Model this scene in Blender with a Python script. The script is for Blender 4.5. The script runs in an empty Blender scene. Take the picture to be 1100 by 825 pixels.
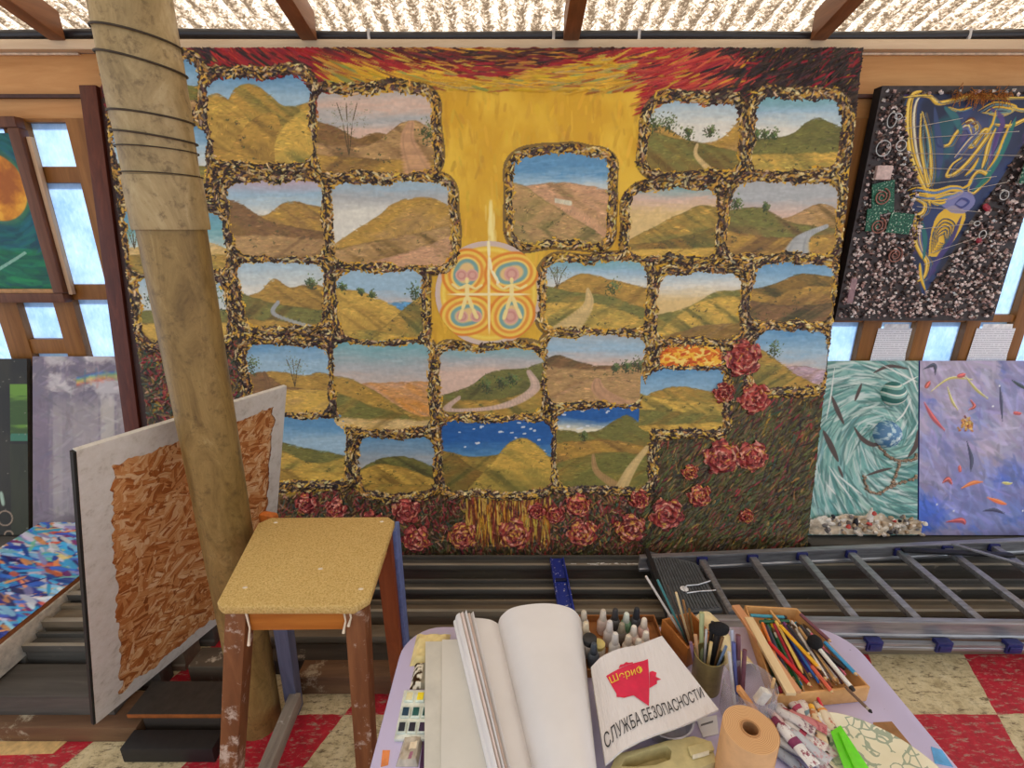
import bpy, bmesh, math, random
import numpy as np
from math import sin, cos, pi, radians, sqrt
from mathutils import Vector, Matrix

# ------------------------------------------------------------------ camera maths (1100 x 825 frame)
F_PX, CAM_H, PITCH = 520.0, 1.66, radians(17.5)
CT, ST = cos(PITCH), sin(PITCH)
def ray(px, py):
    x = (px - 550.0) / F_PX; y = (412.5 - py) / F_PX
    return (x, CT + y * ST, -ST + y * CT)
def at_depth(px, py, d):            # point of the place seen at a pixel, at distance d in front of the camera's stand
    r = ray(px, py); t = d / r[1]
    return Vector((r[0] * t, d, CAM_H + r[2] * t))
def at_height(px, py, z):           # ... at height z
    r = ray(px, py); t = (z - CAM_H) / r[2]
    return Vector((r[0] * t, r[1] * t, z))

# ------------------------------------------------------------------ painter: colour + relief arrays
rng = np.random.default_rng(7)
def lerp(a, b, t): return a + (b - a) * t
def vnoise(H, W, sx, sy, seed):
    r = np.random.default_rng(seed)
    gh, gw = int(H / sy) + 3, int(W / sx) + 3
    g = r.random((gh, gw))
    y = np.arange(H) / sy; x = np.arange(W) / sx
    yi = y.astype(int); xi = x.astype(int)
    fy = y - yi; fx = x - xi
    fy = (fy * fy * (3 - 2 * fy))[:, None]; fx = (fx * fx * (3 - 2 * fx))[None, :]
    a = g[yi][:, xi]; b = g[yi][:, xi + 1]; c = g[yi + 1][:, xi]; d = g[yi + 1][:, xi + 1]
    return lerp(lerp(a, b, fx), lerp(c, d, fx), fy)
def fbm(H, W, sx, sy, seed, octs=4):
    o = np.zeros((H, W)); amp = 1.0; tot = 0
    for k in range(octs):
        o += amp * vnoise(H, W, max(sx / 2 ** k, 1.01), max(sy / 2 ** k, 1.01), seed + k * 17); tot += amp; amp *= .55
    return o / tot
def sm(a, b, x): 
    t = np.clip((x - a) / (b - a), 0, 1); return t * t * (3 - 2 * t)
def C3(c): return np.array(c, float) / 255.0

class Canvas:
    def __init__(s, W, H, col=(128, 128, 128)):
        s.W, s.H = int(W), int(H)
        s.c = np.empty((s.H, s.W, 3)); s.c[:] = C3(col)
        s.h = np.zeros((s.H, s.W))
        s.Y, s.X = np.mgrid[0:s.H, 0:s.W].astype(float)
    def mix(s, m, col):
        s.c += (np.asarray(col, float) - s.c) * m[..., None]
    def stroke(s, x, y, a, L, w, col, h=0.0, al=1.0, k=0.0):
        r = L / 2 + w + 1
        x0, x1 = max(int(x - r), 0), min(int(x + r) + 2, s.W); y0, y1 = max(int(y - r), 0), min(int(y + r) + 2, s.H)
        if x1 <= x0 or y1 <= y0: return
        dx = s.X[y0:y1, x0:x1] - x; dy = s.Y[y0:y1, x0:x1] - y
        ca, sa = cos(a), sin(a)
        u = dx * ca + dy * sa; v = dy * ca - dx * sa
        if k: v = v - k * u * u
        e = 2 * u / L
        m = np.clip(1.6 * (1 - e * e * e * e - (v / w) ** 2), 0, 1)
        ma = m * al
        p = s.c[y0:y1, x0:x1]
        p += (col - p) * ma[..., None]
        if h:
            q = s.h[y0:y1, x0:x1]
            q += (np.maximum(q, h * (.75 + .25 * np.sin(v * 2.7 + x))) - q) * m
    def line(s, pts, w, col, h=0.0, al=1.0, n=None):
        pts = np.asarray(pts, float)
        for (xa, ya), (xb, yb) in zip(pts[:-1], pts[1:]):
            L = math.hypot(xb - xa, yb - ya)
            s.stroke((xa + xb) / 2, (ya + yb) / 2, math.atan2(yb - ya, xb - xa), L + w, w, col, h, al)
    def swoosh(s, pts, w, col, h=0.0, al=1.0, pw=.7, n=14):
        P = spline(pts, n); L = len(P)
        for i in range(L - 1):
            t = (i + .5) / (L - 1); ww = max(w * max(sin(pi * t), .02) ** pw, .55)
            (xa, ya), (xb, yb) = P[i], P[i + 1]
            s.stroke((xa + xb) / 2, (ya + yb) / 2, math.atan2(yb - ya, xb - xa), math.hypot(xb - xa, yb - ya) + 2 * ww + 1, ww, col, h, al)
    def poly(s, pts, soft=0.0):
        pts = np.asarray(pts, float); ins = np.zeros((s.H, s.W), bool)
        n = len(pts); j = n - 1
        for i in range(n):
            xi, yi = pts[i]; xj, yj = pts[j]
            if yi != yj:
                cr = ((yi > s.Y) != (yj > s.Y)) & (s.X < (xj - xi) * (s.Y - yi) / (yj - yi) + xi)
                ins ^= cr
            j = i
        return ins.astype(float)
def jit(c, a=.06):
    return np.clip(np.asarray(c) * (1 + rng.uniform(-a, a) * 1.6) + rng.uniform(-a, a, 3) * .5, 0, 1)
def spline(pts, n=10):
    p = np.asarray(pts, float); out = []
    for i in range(len(p) - 1):
        a = p[max(i - 1, 0)]; b = p[i]; c = p[i + 1]; d = p[min(i + 2, len(p) - 1)]
        for t in np.linspace(0, 1, n, endpoint=False):
            out.append(.5 * ((2 * b) + (c - a) * t + (2 * a - 5 * b + 4 * c - d) * t * t + (3 * b - a - 3 * c + d) * t ** 3))
    out.append(p[-1]); return np.array(out)
# ------------------------------------------------------------------ the little landscapes of the big relief painting
PAL = dict(B=(96, 150, 190), b=(158, 190, 208), g=(176, 180, 180), p=(218, 188, 168), w=(224, 222, 208), t=(116, 172, 178),
           o=(184, 146, 66), O=(138, 108, 50), y=(210, 172, 78), G=(122, 120, 60), D=(82, 80, 46), n=(184, 148, 96), N=(134, 100, 62),
           r=(204, 158, 118), s=(222, 192, 130), k=(38, 98, 168), f=(232, 150, 40), m=(196, 170, 182), c=(232, 226, 196))
PAL = {k: C3(v) for k, v in PAL.items()}
# name: pixel box in the photograph, sky, hill ridges, roads, trees
VIG = [
 ((165,60,216,122),'Bb',[([(0,.5),(1,.5)],'GO'),([(0,.8),(1,.75)],'nN')],[],[]),
 ((222,80,337,178),'Bb',[([(0,.45),(.2,.3),(.3,.15),(.45,.1),(.6,.2),(.75,.34),(1,.3)],'oG'),([(0,.25),(.15,.22),(.38,.45),(.42,.7),(.6,1.1),(1,1.2)],'yO'),([(0,1.2),(.3,.65),(.5,.45),(.68,.48),(.72,1.2),(1,1.2)],'oO'),([(0,1.2),(.55,1.1),(.62,.75),(.75,.5),(1,.32)],'yG'),([(0,.78),(.4,.9),(1,1.05)],'oO')],[],[]),
 ((337,97,468,188),'gpgp',[([(0,.35),(.15,.4),(.35,.55),(.5,.5),(.7,.55),(1,.6)],'NO'),([(0,.6),(.3,.65),(.5,.6),(.7,.4),(.85,.35),(1,.5)],'nN'),([(0,.75),(.5,.8),(1,.8)],'oN')],[([(.8,.38,.06),(.77,.6,.14),(.88,1.02,.36)],'r')],[(.28,.78,.68,1),(.93,.62,.3,0)]),
 ((548,163,655,262),'BBbw',[([(0,.36),(.2,.36),(.5,.32),(1,.4)],'rn'),([(0,.32),(.15,.36),(.4,.55),(.7,.75),(1,.95)],'nG'),([(0,.7),(.4,.85),(1,1.05)],'nG')],[([(.45,.52,.02),(.6,.55,.04)],'c')],[]),
 ((692,108,795,187),'bw',[([(0,.3),(.2,.35),(.5,.55),(.8,.5),(1,.2)],'on'),([(0,.35),(.3,.5),(.55,.55),(1,.7)],'GO')],[([(.55,.6,.03),(.55,.75,.05),(.75,1,.12)],'s')],[(.1,.42,.26,0),(.25,.45,.3,0),(.45,.52,.2,0),(.68,.5,.2,0)]),
 ((805,103,903,186),'tbw',[([(0,.55),(.4,.5),(.6,.35),(.75,.28),(1,.4)],'GD'),([(0,.62),(1,.62)],'GG'),([(0,.75),(1,.72)],'yG')],[],[(.06,.56,.16,0),(.16,.57,.16,0),(.26,.57,.15,0)]),
 ((122,132,225,205),'Bbw',[([(0,.6),(.5,.55),(1,.65)],'GO'),([(0,.8),(1,.75)],'oG')],[],[(.12,.75,.3,0)]),
 ((245,192,350,278),'mbw',[([(0,.3),(.35,.45),(.6,.28),(.8,.3),(1,.35)],'oN'),([(0,.25),(.15,.3),(.4,.5),(.7,.6),(1,.65)],'NO'),([(0,.7),(.5,.7),(1,.75)],'nN')],[],[]),
 ((355,193,487,287),'bgw',[([(0,.75),(.15,.6),(.4,.4),(.55,.25),(.8,.2),(1,.3)],'on'),([(0,.8),(.5,.65),(1,.5)],'nO'),([(0,1.0),(.4,.9),(.75,.75),(1,.6)],'rn')],[],[]),
 ((673,200,772,277),'tps',[([(0,.75),(.3,.55),(.6,.35),(.8,.25),(1,.3)],'oG'),([(0,.8),(.4,.75),(1,.55)],'OG'),([(0,.88),(1,.85)],'yo')],[],[]),
 ((778,193,900,275),'ggp',[([(0,.5),(.5,.5),(.8,.3),(1,.4)],'nO'),([(0,.4),(.3,.35),(.6,.55),(1,.62)],'GN'),([(0,.65),(.5,.75),(1,.7)],'oN')],[([(.9,.6,.04),(.7,.75,.15),(.65,1,.3)],'g')],[(.1,.4,.2,0),(.35,.4,.12,0)]),
 ((133,222,243,295),'Btw',[([(0,.6),(.5,.5),(.8,.5),(1,.6)],'so'),([(0,.7),(1,.7)],'oG')],[],[(.1,.62,.42,1)]),
 ((256,278,350,352),'bw',[([(0,.55),(.25,.45),(.42,.28),(.6,.4),(.85,.35),(1,.4)],'oO'),([(0,.45),(.3,.6),(1,.75)],'GO'),([(0,.85),(1,.95)],'oO')],[([(.45,.62,.04),(.4,.8,.06),(.85,1,.08)],'g')],[(.85,.44,.2,0)]),
 ((360,288,456,367),'bbp',[([(0,.5),(.7,.45),(1,.45)],'Bt'),([(0,.25),(.25,.3),(.5,.4),(.65,.5),(1,.8)],'yo'),([(0,.95),(.5,.8),(.8,.5),(1,.35)],'oG'),([(0,.85),(.5,.85),(1,1)],'yG')],[],[(.9,.42,.25,0),(.1,.3,.12,0),(.3,.36,.1,0),(.42,.4,.1,0)]),
 ((583,278,697,355),'tbw',[([(0,.5),(.25,.25),(.4,.2),(.7,.3),(1,.4)],'oO'),([(0,.35),(.3,.45),(.6,.5),(1,.7)],'Go'),([(0,.6),(.5,.6),(1,.85)],'yG')],[([(.42,.42,.03),(.42,.65,.12),(.2,1,.38)],'s')],[(.13,.4,.32,1),(.65,.5,.25,0)]),
 ((703,290,797,365),'bws',[([(0,.65),(.4,.5),(.7,.3),(1,.28)],'Gy'),([(0,.95),(.3,.6),(.6,.4),(1,.35)],'yG'),([(0,1),(.5,.8),(1,.75)],'On')],[],[]),
 ((803,280,895,348),'Bb',[([(0,.45),(.3,.35),(.6,.2),(1,.25)],'OD'),([(0,.4),(.3,.55),(.6,.4),(1,.4)],'oN'),([(0,.6),(.5,.7),(1,.65)],'ND')],[],[]),
 ((148,296,245,368),'bw',[([(0,.5),(1,.5)],'GO'),([(0,.7),(1,.7)],'yO')],[],[(.2,.55,.45,0),(.9,.55,.5,0)]),
 ((265,367,355,445),'Bbb',[([(0,.5),(.3,.4),(.7,.45),(.85,.4),(1,.45)],'oO'),([(0,.45),(.2,.4),(.45,.6),(1,.65)],'NO'),([(0,.8),(.4,.65),(1,.65)],'yn')],[([(.22,.42,.04),(.25,.6,.08),(.1,.9,.14)],'N')],[(.57,.62,.42,1),(.08,.42,.25,0)]),
 ((357,366,463,462),'tgp',[([(0,.5),(.5,.45),(1,.45)],'rf'),([(0,.38),(.2,.42),(.5,.6),(.8,.8),(1,.85)],'oG'),([(0,.55),(.5,.75),(1,.9)],'Go'),([(0,.85),(1,.88)],'so')],[],[]),
 ((470,372,585,447),'tgp',[([(0,.7),(.3,.55),(.5,.35),(.8,.3),(1,.2)],'GD'),([(0,.75),(.4,.75),(.7,.7),(1,.55)],'oG')],[([(.85,.35,.05),(.9,.6,.12),(.6,.85,.18),(.1,.9,.1),(.2,.72,.03)],'p')],[(.45,.66,.24,0),(.6,.6,.22,0),(.7,.55,.2,0)]),
 ((584,357,694,434),'gbp',[([(0,.35),(.15,.3),(.35,.4),(.6,.45),(1,.4)],'ND'),([(0,.45),(.5,.5),(1,.45)],'nN'),([(0,.95),(.35,.7),(.5,.62),(.7,.65),(1,.7)],'nr')],[([(.52,.65,.06),(.55,.8,.17),(.75,1,.34)],'r')],[(.8,.56,.2,0),(.92,.56,.26,0),(.7,.55,.14,0)]),
 ((708,370,775,393),'ff',[],[],[]),
 ((808,352,888,418),'Bbp',[([(0,.75),(.5,.6),(1,.68)],'mN'),([(0,.3),(.2,.4),(.6,.75),(1,.95)],'oG')],[],[(.28,.48,.3,0)]),
 ((250,445,373,518),'BBb',[([(0,.2),(.5,.42),(1,.6)],'GD'),([(0,.3),(.4,.5),(.7,.7),(1,.6)],'yG'),([(0,.75),(1,.85)],'yo')],[],[]),
 ((384,467,468,530),'Bg',[([(0,.6),(.2,.45),(.4,.35),(.7,.38),(1,.55)],'GD'),([(0,.6),(.3,.48),(.6,.55),(1,.75)],'yO'),([(0,.8),(1,.85)],'oG')],[],[]),
 ((473,450,594,528),'kkB',[([(0,.4),(.3,.5),(.6,.45),(1,.5)],'oG'),([(0,.6),(.12,.46),(.35,.7),(1,1)],'OG'),([(0,1.2),(.2,1.0),(.45,.6),(.6,.32),(.75,.25),(.9,.4),(1,.6)],'yG')],[],[]),
 ((595,435,700,524),'kkc',[([(0,.28),(.4,.3),(.7,.12),(.85,.2),(1,.3)],'GO'),([(0,.45),(.5,.4),(1,.5)],'oN'),([(0,.7),(.3,.6),(.6,.55),(1,.6)],'Go')],[([(.4,.6,.03),(.45,.8,.08),(.7,1,.2)],'n'),([(.95,.5,.05),(.8,.75,.12),(.7,1,.15)],'s')],[(.3,.4,.1,0)]),
 ((687,394,778,463),'Bb',[([(0,.5),(.2,.35),(.5,.3),(1,.4)],'oG'),([(0,.4),(.4,.5),(1,.55)],'yG'),([(0,.65),(.6,.7),(1,.75)],'Go'),([(0,.9),(1,.85)],'yo')],[],[]),
]
def ramp(stops, t):
    cols = np.array([PAL[k] for k in stops]); n = len(cols) - 1
    if n == 0: return np.broadcast_to(cols[0], t.shape + (3,))
    f = np.clip(t, 0, 1) * n; i = np.minimum(f.astype(int), n - 1); fr = (f - i)[..., None]
    return cols[i] * (1 - fr) + cols[i + 1] * fr
def paint_landscape(W, H, spec, seed):
    _, sky, hills, roads, trees = spec
    c = Canvas(W, H); W, H = c.W, c.H
    u = c.X / W; v = c.Y / H
    n1 = fbm(H, W, W * .5, H * .12, seed)
    first = .55 if not hills else max(.25, min(p[1] for p in hills[0][0]) + .15)
    c.c[:] = ramp(sky, v / first + (n1 - .5) * .55)
    r = np.random.default_rng(seed)
    if sky == 'ff':
        for _ in range(260):
            c.stroke(r.uniform(0, W), r.uniform(0, H), r.uniform(-.8, .8), r.uniform(8, 22), r.uniform(1.5, 3.5),
                     C3([(246, 190, 60), (226, 120, 28), (250, 216, 110), (200, 84, 20)][r.integers(4)]), .004)
        return c
    for _ in range(int(W * .9)):
        yy = r.uniform(0, H * .5)
        k = np.clip(ramp(sky, np.array(yy / H / first)) + r.uniform(-.05, .07), 0, 1)
        c.stroke(r.uniform(0, W), yy, r.uniform(-.2, .2), r.uniform(10, 34), r.uniform(1.2, 3), k, 0, .45)
    if sky[0] == 'k' and len(sky) == 3:
        for _ in range(26):
            c.stroke(r.uniform(0, W), r.uniform(0, H * (.5 if sky[-1] == 'B' else .3)), r.uniform(-.3, .3), r.uniform(4, 9), r.uniform(1.2, 2.6), C3((232, 238, 240)), 0, .85)
    for hi, (ridge, cc) in enumerate(hills):
        P = spline(ridge, 8); ry = np.interp(np.arange(W) / W, P[:, 0], P[:, 1]) + (fbm(4, W, W * .12, 4, seed + 31 * hi)[0] - .5) * .035
        dep = v - ry[None, :]
        m = sm(-.006, .012, dep)
        lo, hc = PAL[cc[1]], PAL[cc[0]]
        f = fbm(H, W, W * .28, H * .09, seed + 7 * hi + 3, 5)
        f2 = fbm(H, W, W * .07, H * .035, seed + 9 * hi + 5, 3)
        slope = np.gradient(ry) * W / H
        sgn = 1 if np.interp(.5, P[:, 0], P[:, 1]) > np.interp(.2, P[:, 0], P[:, 1]) else -1
        if (seed + hi) % 3 == 0: sgn = -sgn
        fold = fbm(H, W * 3, W * .13, H * .8, seed + 41 * hi, 3)
        cols_ = (np.arange(W)[None, :] + W + (sgn * 1.3 * np.arange(H))[:, None] + 6 * np.sin(np.arange(H) / H * 5 + hi)[:, None]).astype(int) % (3 * W)
        fold = np.take_along_axis(fold, cols_, 1)
        t = np.clip(.06 + dep * .9 + (f - .5) * .9 + (fold - .5) * 1.5 + np.clip(slope, -.6, .6)[None, :] * .3, 0, 1)
        col = hc + (lo - hc) * t[..., None]
        col = col * (.9 + .2 * f2[..., None]) * (1 - .16 * sm(.6, .78, fold)[..., None])
        c.c += (col - c.c) * m[..., None]
        ns = int(W * H * .022)
        for _ in range(ns):
            x = r.uniform(0, W); d = r.uniform(0, .55) ** 1.2; iy = ry[int(min(x, W - 1))] + d
            if iy > 1: continue
            base = c.c[int(min(iy * H, H - 1)), int(min(x, W - 1))]
            sl = slope[int(min(x, W - 1))]
            k = np.clip(base * r.uniform(.80, 1.2) + r.uniform(-.02, .02, 3), 0, 1)
            c.stroke(x, iy * H, (math.atan(sl) + r.uniform(-.35, .35)) if d < .3 else pi / 2 + r.normal(0, .5), r.uniform(4, 13) if d < .3 else r.uniform(3, 7), r.uniform(.6, 1.3), k, 0, .7)
        if hi and cc[1] in 'GDON':
            for _ in range(int(r.integers(6, 16))):
                x = r.uniform(0, W); d = r.uniform(0, .3); iy = ry[int(min(x, W - 1))] + d
                if iy < .97:
                    for _k in range(5): c.stroke(x + r.normal(0, 2), iy * H + r.normal(0, 1.2), r.uniform(0, 3), r.uniform(2, 4), r.uniform(.7, 1.4), jit(PAL['D'] * .95, .12), 0, .6)
        ed = np.exp(-(dep / .018) ** 2) * .35 * m
        c.mix(ed, np.clip(lo * .75, 0, 1))
    for pts, key in roads:
        P = spline([(p[0], p[1]) for p in pts], 12); wd = np.interp(np.linspace(0, 1, len(P)), np.linspace(0, 1, len(pts)), [p[2] for p in pts])
        for (a, b), w in zip(P, wd):
            c.stroke(a * W, b * H, 0, w * W, max(H * .03, 1.2), PAL[key] * r.uniform(.93, 1.06), 0, .8)
        for off in (-.28, .24):
            for (a, b), w in list(zip(P, wd))[::1]:
                c.stroke((a + off * w) * W, b * H, 1.4, H * .07, max(w * W * .05, .7), PAL[key] * .8, 0, .3)
    for (a, b, s, kind) in trees:
        hh = s * H
        if kind == 1:
            for dx in (-.06, 0, .07):
                c.line([(a * W, b * H), ((a + dx * .6) * W, (b - s * .6) * H), ((a + dx * 1.3) * W, (b - s * .95) * H)], .9, C3((84, 70, 44)))
            for _ in range(130):
                q = r.normal(0, 1, 2)
                c.stroke(a * W + q[0] * hh * .2, (b - s * .68) * H + q[1] * hh * .16, r.uniform(0, 3), r.uniform(1.6, 3), r.uniform(.6, .9), jit(C3((112, 116, 72)), .12), 0, .6)
        else:
            c.line([(a * W, b * H), (a * W, (b - s * .5) * H)], .9, C3((70, 58, 38)))
            for _ in range(90):
                q = r.normal(0, 1, 2)
                c.stroke(a * W + q[0] * hh * .2, (b - s * .45) * H + q[1] * hh * .22, r.uniform(0, 3), r.uniform(2, 5), r.uniform(.8, 1.6), jit(C3((78, 92, 52)) * (1.25 if q[0] - q[1] > .4 else .85), .1), 0, .85)
    c.c *= (.95 + .1 * fbm(H, W, 5, 5, seed + 77, 2))[..., None]
    c.h += fbm(H, W, 6, 6, seed + 99, 2) * .0008
    np.clip(c.c, 0, 1, out=c.c)
    return c
# ------------------------------------------------------------------ the big relief painting, leaning on the wall
class Plane:
    """A flat rectangle standing in the place: bl = bottom left corner, U right, V up, N towards the viewer."""
    def __init__(s, bl, br, tl):
        s.bl = Vector(bl); s.U = Vector(br) - s.bl; s.V = Vector(tl) - s.bl
        s.w, s.h = s.U.length, s.V.length; s.U /= s.w; s.V /= s.h; s.N = s.U.cross(s.V)
    def uv(s, px, py):                 # metres right / up from bl of the point seen at a pixel
        d = Vector(ray(px, py)); o = Vector((0, 0, CAM_H))
        t = (s.bl - o).dot(s.N) / d.dot(s.N); p = o + d * t - s.bl
        return p.dot(s.U), p.dot(s.V)
    def pt(s, u, v, n=0.0): return s.bl + s.U * u + s.V * v + s.N * n
BIG = Plane((-1.766, 2.0858, .035), (1.495, 2.0858, .035), (-1.766, 2.40, 2.404))
BIG_RES = 325.0                        # cells per metre
BW, BH = int(BIG.w * BIG_RES), int(BIG.h * BIG_RES)
def bp(px, py):                        # photo pixel -> big canvas cell (x right, y down)
    u, v = BIG.uv(px, py); return u * BIG_RES, (BIG.h - v) * BIG_RES
def vig_box(b):
    xs, ys = zip(*[bp(x, y) for x, y in ((b[0], b[1]), (b[2], b[1]), (b[0], b[3]), (b[2], b[3]))])
    return ((xs[0] + xs[2]) / 2, (ys[0] + ys[1]) / 2, (xs[1] + xs[3]) / 2, (ys[2] + ys[3]) / 2)
def sd_round(X, Y, b, r, seed=0):
    cx, cy = (b[0] + b[2]) / 2, (b[1] + b[3]) / 2; hx, hy = (b[2] - b[0]) / 2, (b[3] - b[1]) / 2
    r = min(r, hx * .8, hy * .8)
    an = np.arctan2(Y - cy, X - cx)
    wob = 2.2 * np.sin(3 * an + seed) + 1.6 * np.sin(5 * an + 2.1 * seed) + 1.2 * np.sin(9 * an + 1.3 * seed)
    qx = np.abs(X - cx) - hx + r; qy = np.abs(Y - cy) - hy + r
    return np.hypot(np.maximum(qx, 0), np.maximum(qy, 0)) + np.minimum(np.maximum(qx, qy), 0) - r + wob * .8
BOXES = [vig_box(v[0]) for v in VIG]
MED = bp(525, 316); MED_R = (bp(583, 316)[0] - bp(467, 316)[0]) / 2

def paint_big():
    c = Canvas(BW, BH, (222, 172, 44)); W, H = c.W, c.H
    D = np.full((H, W), 1e9)
    for i, b in enumerate(BOXES):
        x0, x1, y0, y1 = max(int(b[0]) - 60, 0), min(int(b[2]) + 60, W), max(int(b[1]) - 60, 0), min(int(b[3]) + 60, H)
        D[y0:y1, x0:x1] = np.minimum(D[y0:y1, x0:x1], sd_round(c.X[y0:y1, x0:x1], c.Y[y0:y1, x0:x1], b, 22, i))
    K = lambda *a: [C3(x) for x in a]
    # photo-pixel coordinates of each cell (inverse by interpolation along rows / columns of the plane)
    vv = (H - np.arange(H)) / BIG_RES
    P0 = [BIG.pt(0, v) for v in vv]
    fw = np.array([p.y * CT - (p.z - CAM_H) * ST for p in P0]); up = np.array([p.y * ST + (p.z - CAM_H) * CT for p in P0])
    PY = (412.5 - F_PX * up / fw)[:, None] * np.ones((1, W))
    PX = 550 + F_PX * ((BIG.bl.x + np.arange(W) / BIG_RES)[None, :] / fw[:, None])
    n = fbm(H, W, 60, 60, 3); n2 = fbm(H, W, 12, 40, 5)
    c.c[:] = C3((218, 168, 40)); c.mix(sm(.35, .75, n), C3((236, 194, 62))); c.mix(sm(.55, .8, n2) * .5, C3((196, 142, 34)))
    c.h[:] = .002 + fbm(H, W, 9, 9, 11, 3) * .004
    # dark, planted lower band and side bands
    edge = 470 + 55 * (1 - sm(560, 720, PX)) - 95 * sm(700, 830, PX) + 30 * (n - .5)
    low = sm(-8, 14, PY - edge)
    low = np.maximum(low, sm(-4, 8, 262 - PX) * sm(350, 372, PY))
    c.mix(low, C3((74, 62, 38)))
    tq = (PX - 570) / 350.0; qq = (PY - 52) / (34 + 60 * np.minimum(tq * tq, 1.4)); topz = sm(1.35, 1.1, qq)
    c.mix(topz * sm(.3, .42, tq), C3((180, 60, 50))); c.mix(topz * sm(-.55, -.7, tq), C3((130, 40, 44))); c.mix(topz * sm(.52, .66, tq), C3((56, 42, 38))); c.mix(topz * sm(-.88, -1.02, tq), C3((70, 46, 44)))
    # yellow field: vertical soft strokes
    for _ in range(2600):
        x, y = rng.uniform(0, W), rng.uniform(0, H * .75); iy, ix = int(y), int(x)
        if D[iy, ix] < 3: continue
        c.stroke(x, y, pi / 2 + rng.normal(0, .25), rng.uniform(10, 34), rng.uniform(1.5, 3.5), jit(K((222, 174, 50), (230, 188, 62), (204, 154, 44), (226, 180, 54))[rng.integers(4)], .05), rng.uniform(.003, .006), .5)
    # flowing top: red / black / maroon / yellow bands swinging down from both corners
    def flow_angle(px, py):
        t = (px - 570) / 330.0
        return -math.atan(.85 * np.sign(t) * min(abs(t), 1.25) ** 1.3 * .85)
    def flow_colour(px, py):
        t = (px - 570) / 350.0
        d = py - 52 - (26 + 50 * min(t * t, 1.3) if True else 0)
        q = (py - 52) / (34 + 60 * t * t) + .25 * sin(px * .021) + .12 * sin(px * .05 + py * .2)
        if abs(t) > .58 + .1 * sin(py * .3) and t > 0: return K((52, 38, 34), (40, 30, 28), (74, 52, 46), (96, 50, 48), (150, 30, 44))[rng.choice(5, p=[.33, .27, .2, .1, .1])]
        if t < -.98: return K((46, 34, 34), (70, 46, 44), (104, 34, 44), (140, 36, 50), (160, 120, 60))[rng.choice(5, p=[.3, .22, .2, .18, .1])]
        if t < -.64: return K((176, 36, 40), (150, 30, 44), (70, 34, 36), (44, 30, 30), (196, 60, 48))[rng.choice(5, p=[.35, .25, .17, .1, .13])]
        if t > .3: return K((196, 66, 56), (176, 40, 46), (208, 96, 66), (214, 160, 50), (104, 40, 40))[rng.choice(5, p=[.34, .28, .16, .12, .1])]
        if q < .34: return K((120, 36, 40), (86, 40, 36), (64, 36, 32), (150, 60, 40), (190, 130, 50))[rng.choice(5, p=[.27, .25, .18, .16, .14])]
        if q < .62: return K((176, 44, 44), (156, 40, 40), (206, 150, 60), (110, 44, 36), (214, 174, 70))[rng.choice(5, p=[.36, .24, .14, .12, .14])]
        return K((226, 180, 52), (214, 164, 50), (190, 160, 84), (150, 158, 80), (180, 110, 50))[rng.choice(5, p=[.42, .28, .12, .06, .12])]
    for _ in range(9500):
        x, y = rng.uniform(0, W), rng.uniform(0, H * .2); ix, iy = int(x), int(y)
        px, py = PX[iy, ix], PY[iy, ix]; t = (px - 570) / 350.0
        lim = 52 + (74 if t < -.6 else 66) + (16 if t > .35 else 0) - 20 * (abs(t) < .35)
        if py > lim or D[iy, ix] < 2: continue
        dark = t > .6 or t < -.9
        c.stroke(x, y, flow_angle(px, py) + rng.normal(0, .1 if not dark else .3), rng.uniform(18, 56) if not dark else rng.uniform(10, 30), rng.uniform(.9, 2.2), jit(flow_colour(px, py), .05), rng.uniform(.006, .016), 1)
    # lower band: green, brown, crimson, ochre dabs
    pal_low = K((78, 70, 46), (58, 48, 38), (98, 98, 58), (116, 90, 60), (124, 52, 52), (150, 62, 60), (160, 124, 68), (66, 88, 70), (176, 134, 108))
    for _ in range(24000):
        x, y = rng.uniform(0, W), rng.uniform(H * .5, H); ix, iy = int(x), int(y)
        if low[iy, ix] < .5 or D[iy, ix] < 0: continue
        px, py = PX[iy, ix], PY[iy, ix]
        if px > 690: pr = [.24, .12, .34, .16, .04, .03, .05, .02, .0]; a = -1.0 + rng.normal(0, .3)
        elif px < 265: pr = [.14, .26, .05, .05, .14, .12, .03, .16, .05]; a = rng.uniform(0, pi)
        else: pr = [.11, .13, .08, .15, .16, .15, .1, .06, .06]; a = pi / 2 + rng.normal(0, .7)
        if py > 585 and px > 300: pr = [.2, .25, .07, .28, .08, .06, .03, .01, .02]
        pr = np.array(pr); pr /= pr.sum()
        c.stroke(x, y, a, rng.uniform(9, 26) if px > 690 else rng.uniform(7, 18), rng.uniform(1.0, 1.9), jit(pal_low[rng.choice(9, p=pr)], .08), rng.uniform(.004, .014), 1)
    # hanging ochre streaks below the cone hill
    for _ in range(420):
        q = bp(rng.uniform(500, 590), rng.uniform(532, 580))
        c.stroke(q[0], q[1], pi / 2 + rng.normal(0, .1), rng.uniform(20, 50), rng.uniform(1, 2), jit(K((196, 140, 50), (150, 70, 44), (214, 176, 80), (110, 60, 40))[rng.integers(4)], .08), rng.uniform(.006, .012), 1)
    # raised braided ridges round every landscape: thick dark and pale dabs
    for b in range(len(BOXES)):
        pass
    ys, xs = np.where((D > -3.5) & (D < 17))
    pick = rng.integers(0, len(ys), 34000)
    gy, gx = np.gradient(D)
    c.mix((D < 11) * (D > -4) * .75, C3((104, 84, 58)))
    pal_r = K((46, 34, 30), (70, 52, 44), (216, 172, 72), (228, 206, 150), (178, 134, 62), (106, 84, 74), (140, 108, 76), (184, 164, 128))
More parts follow.
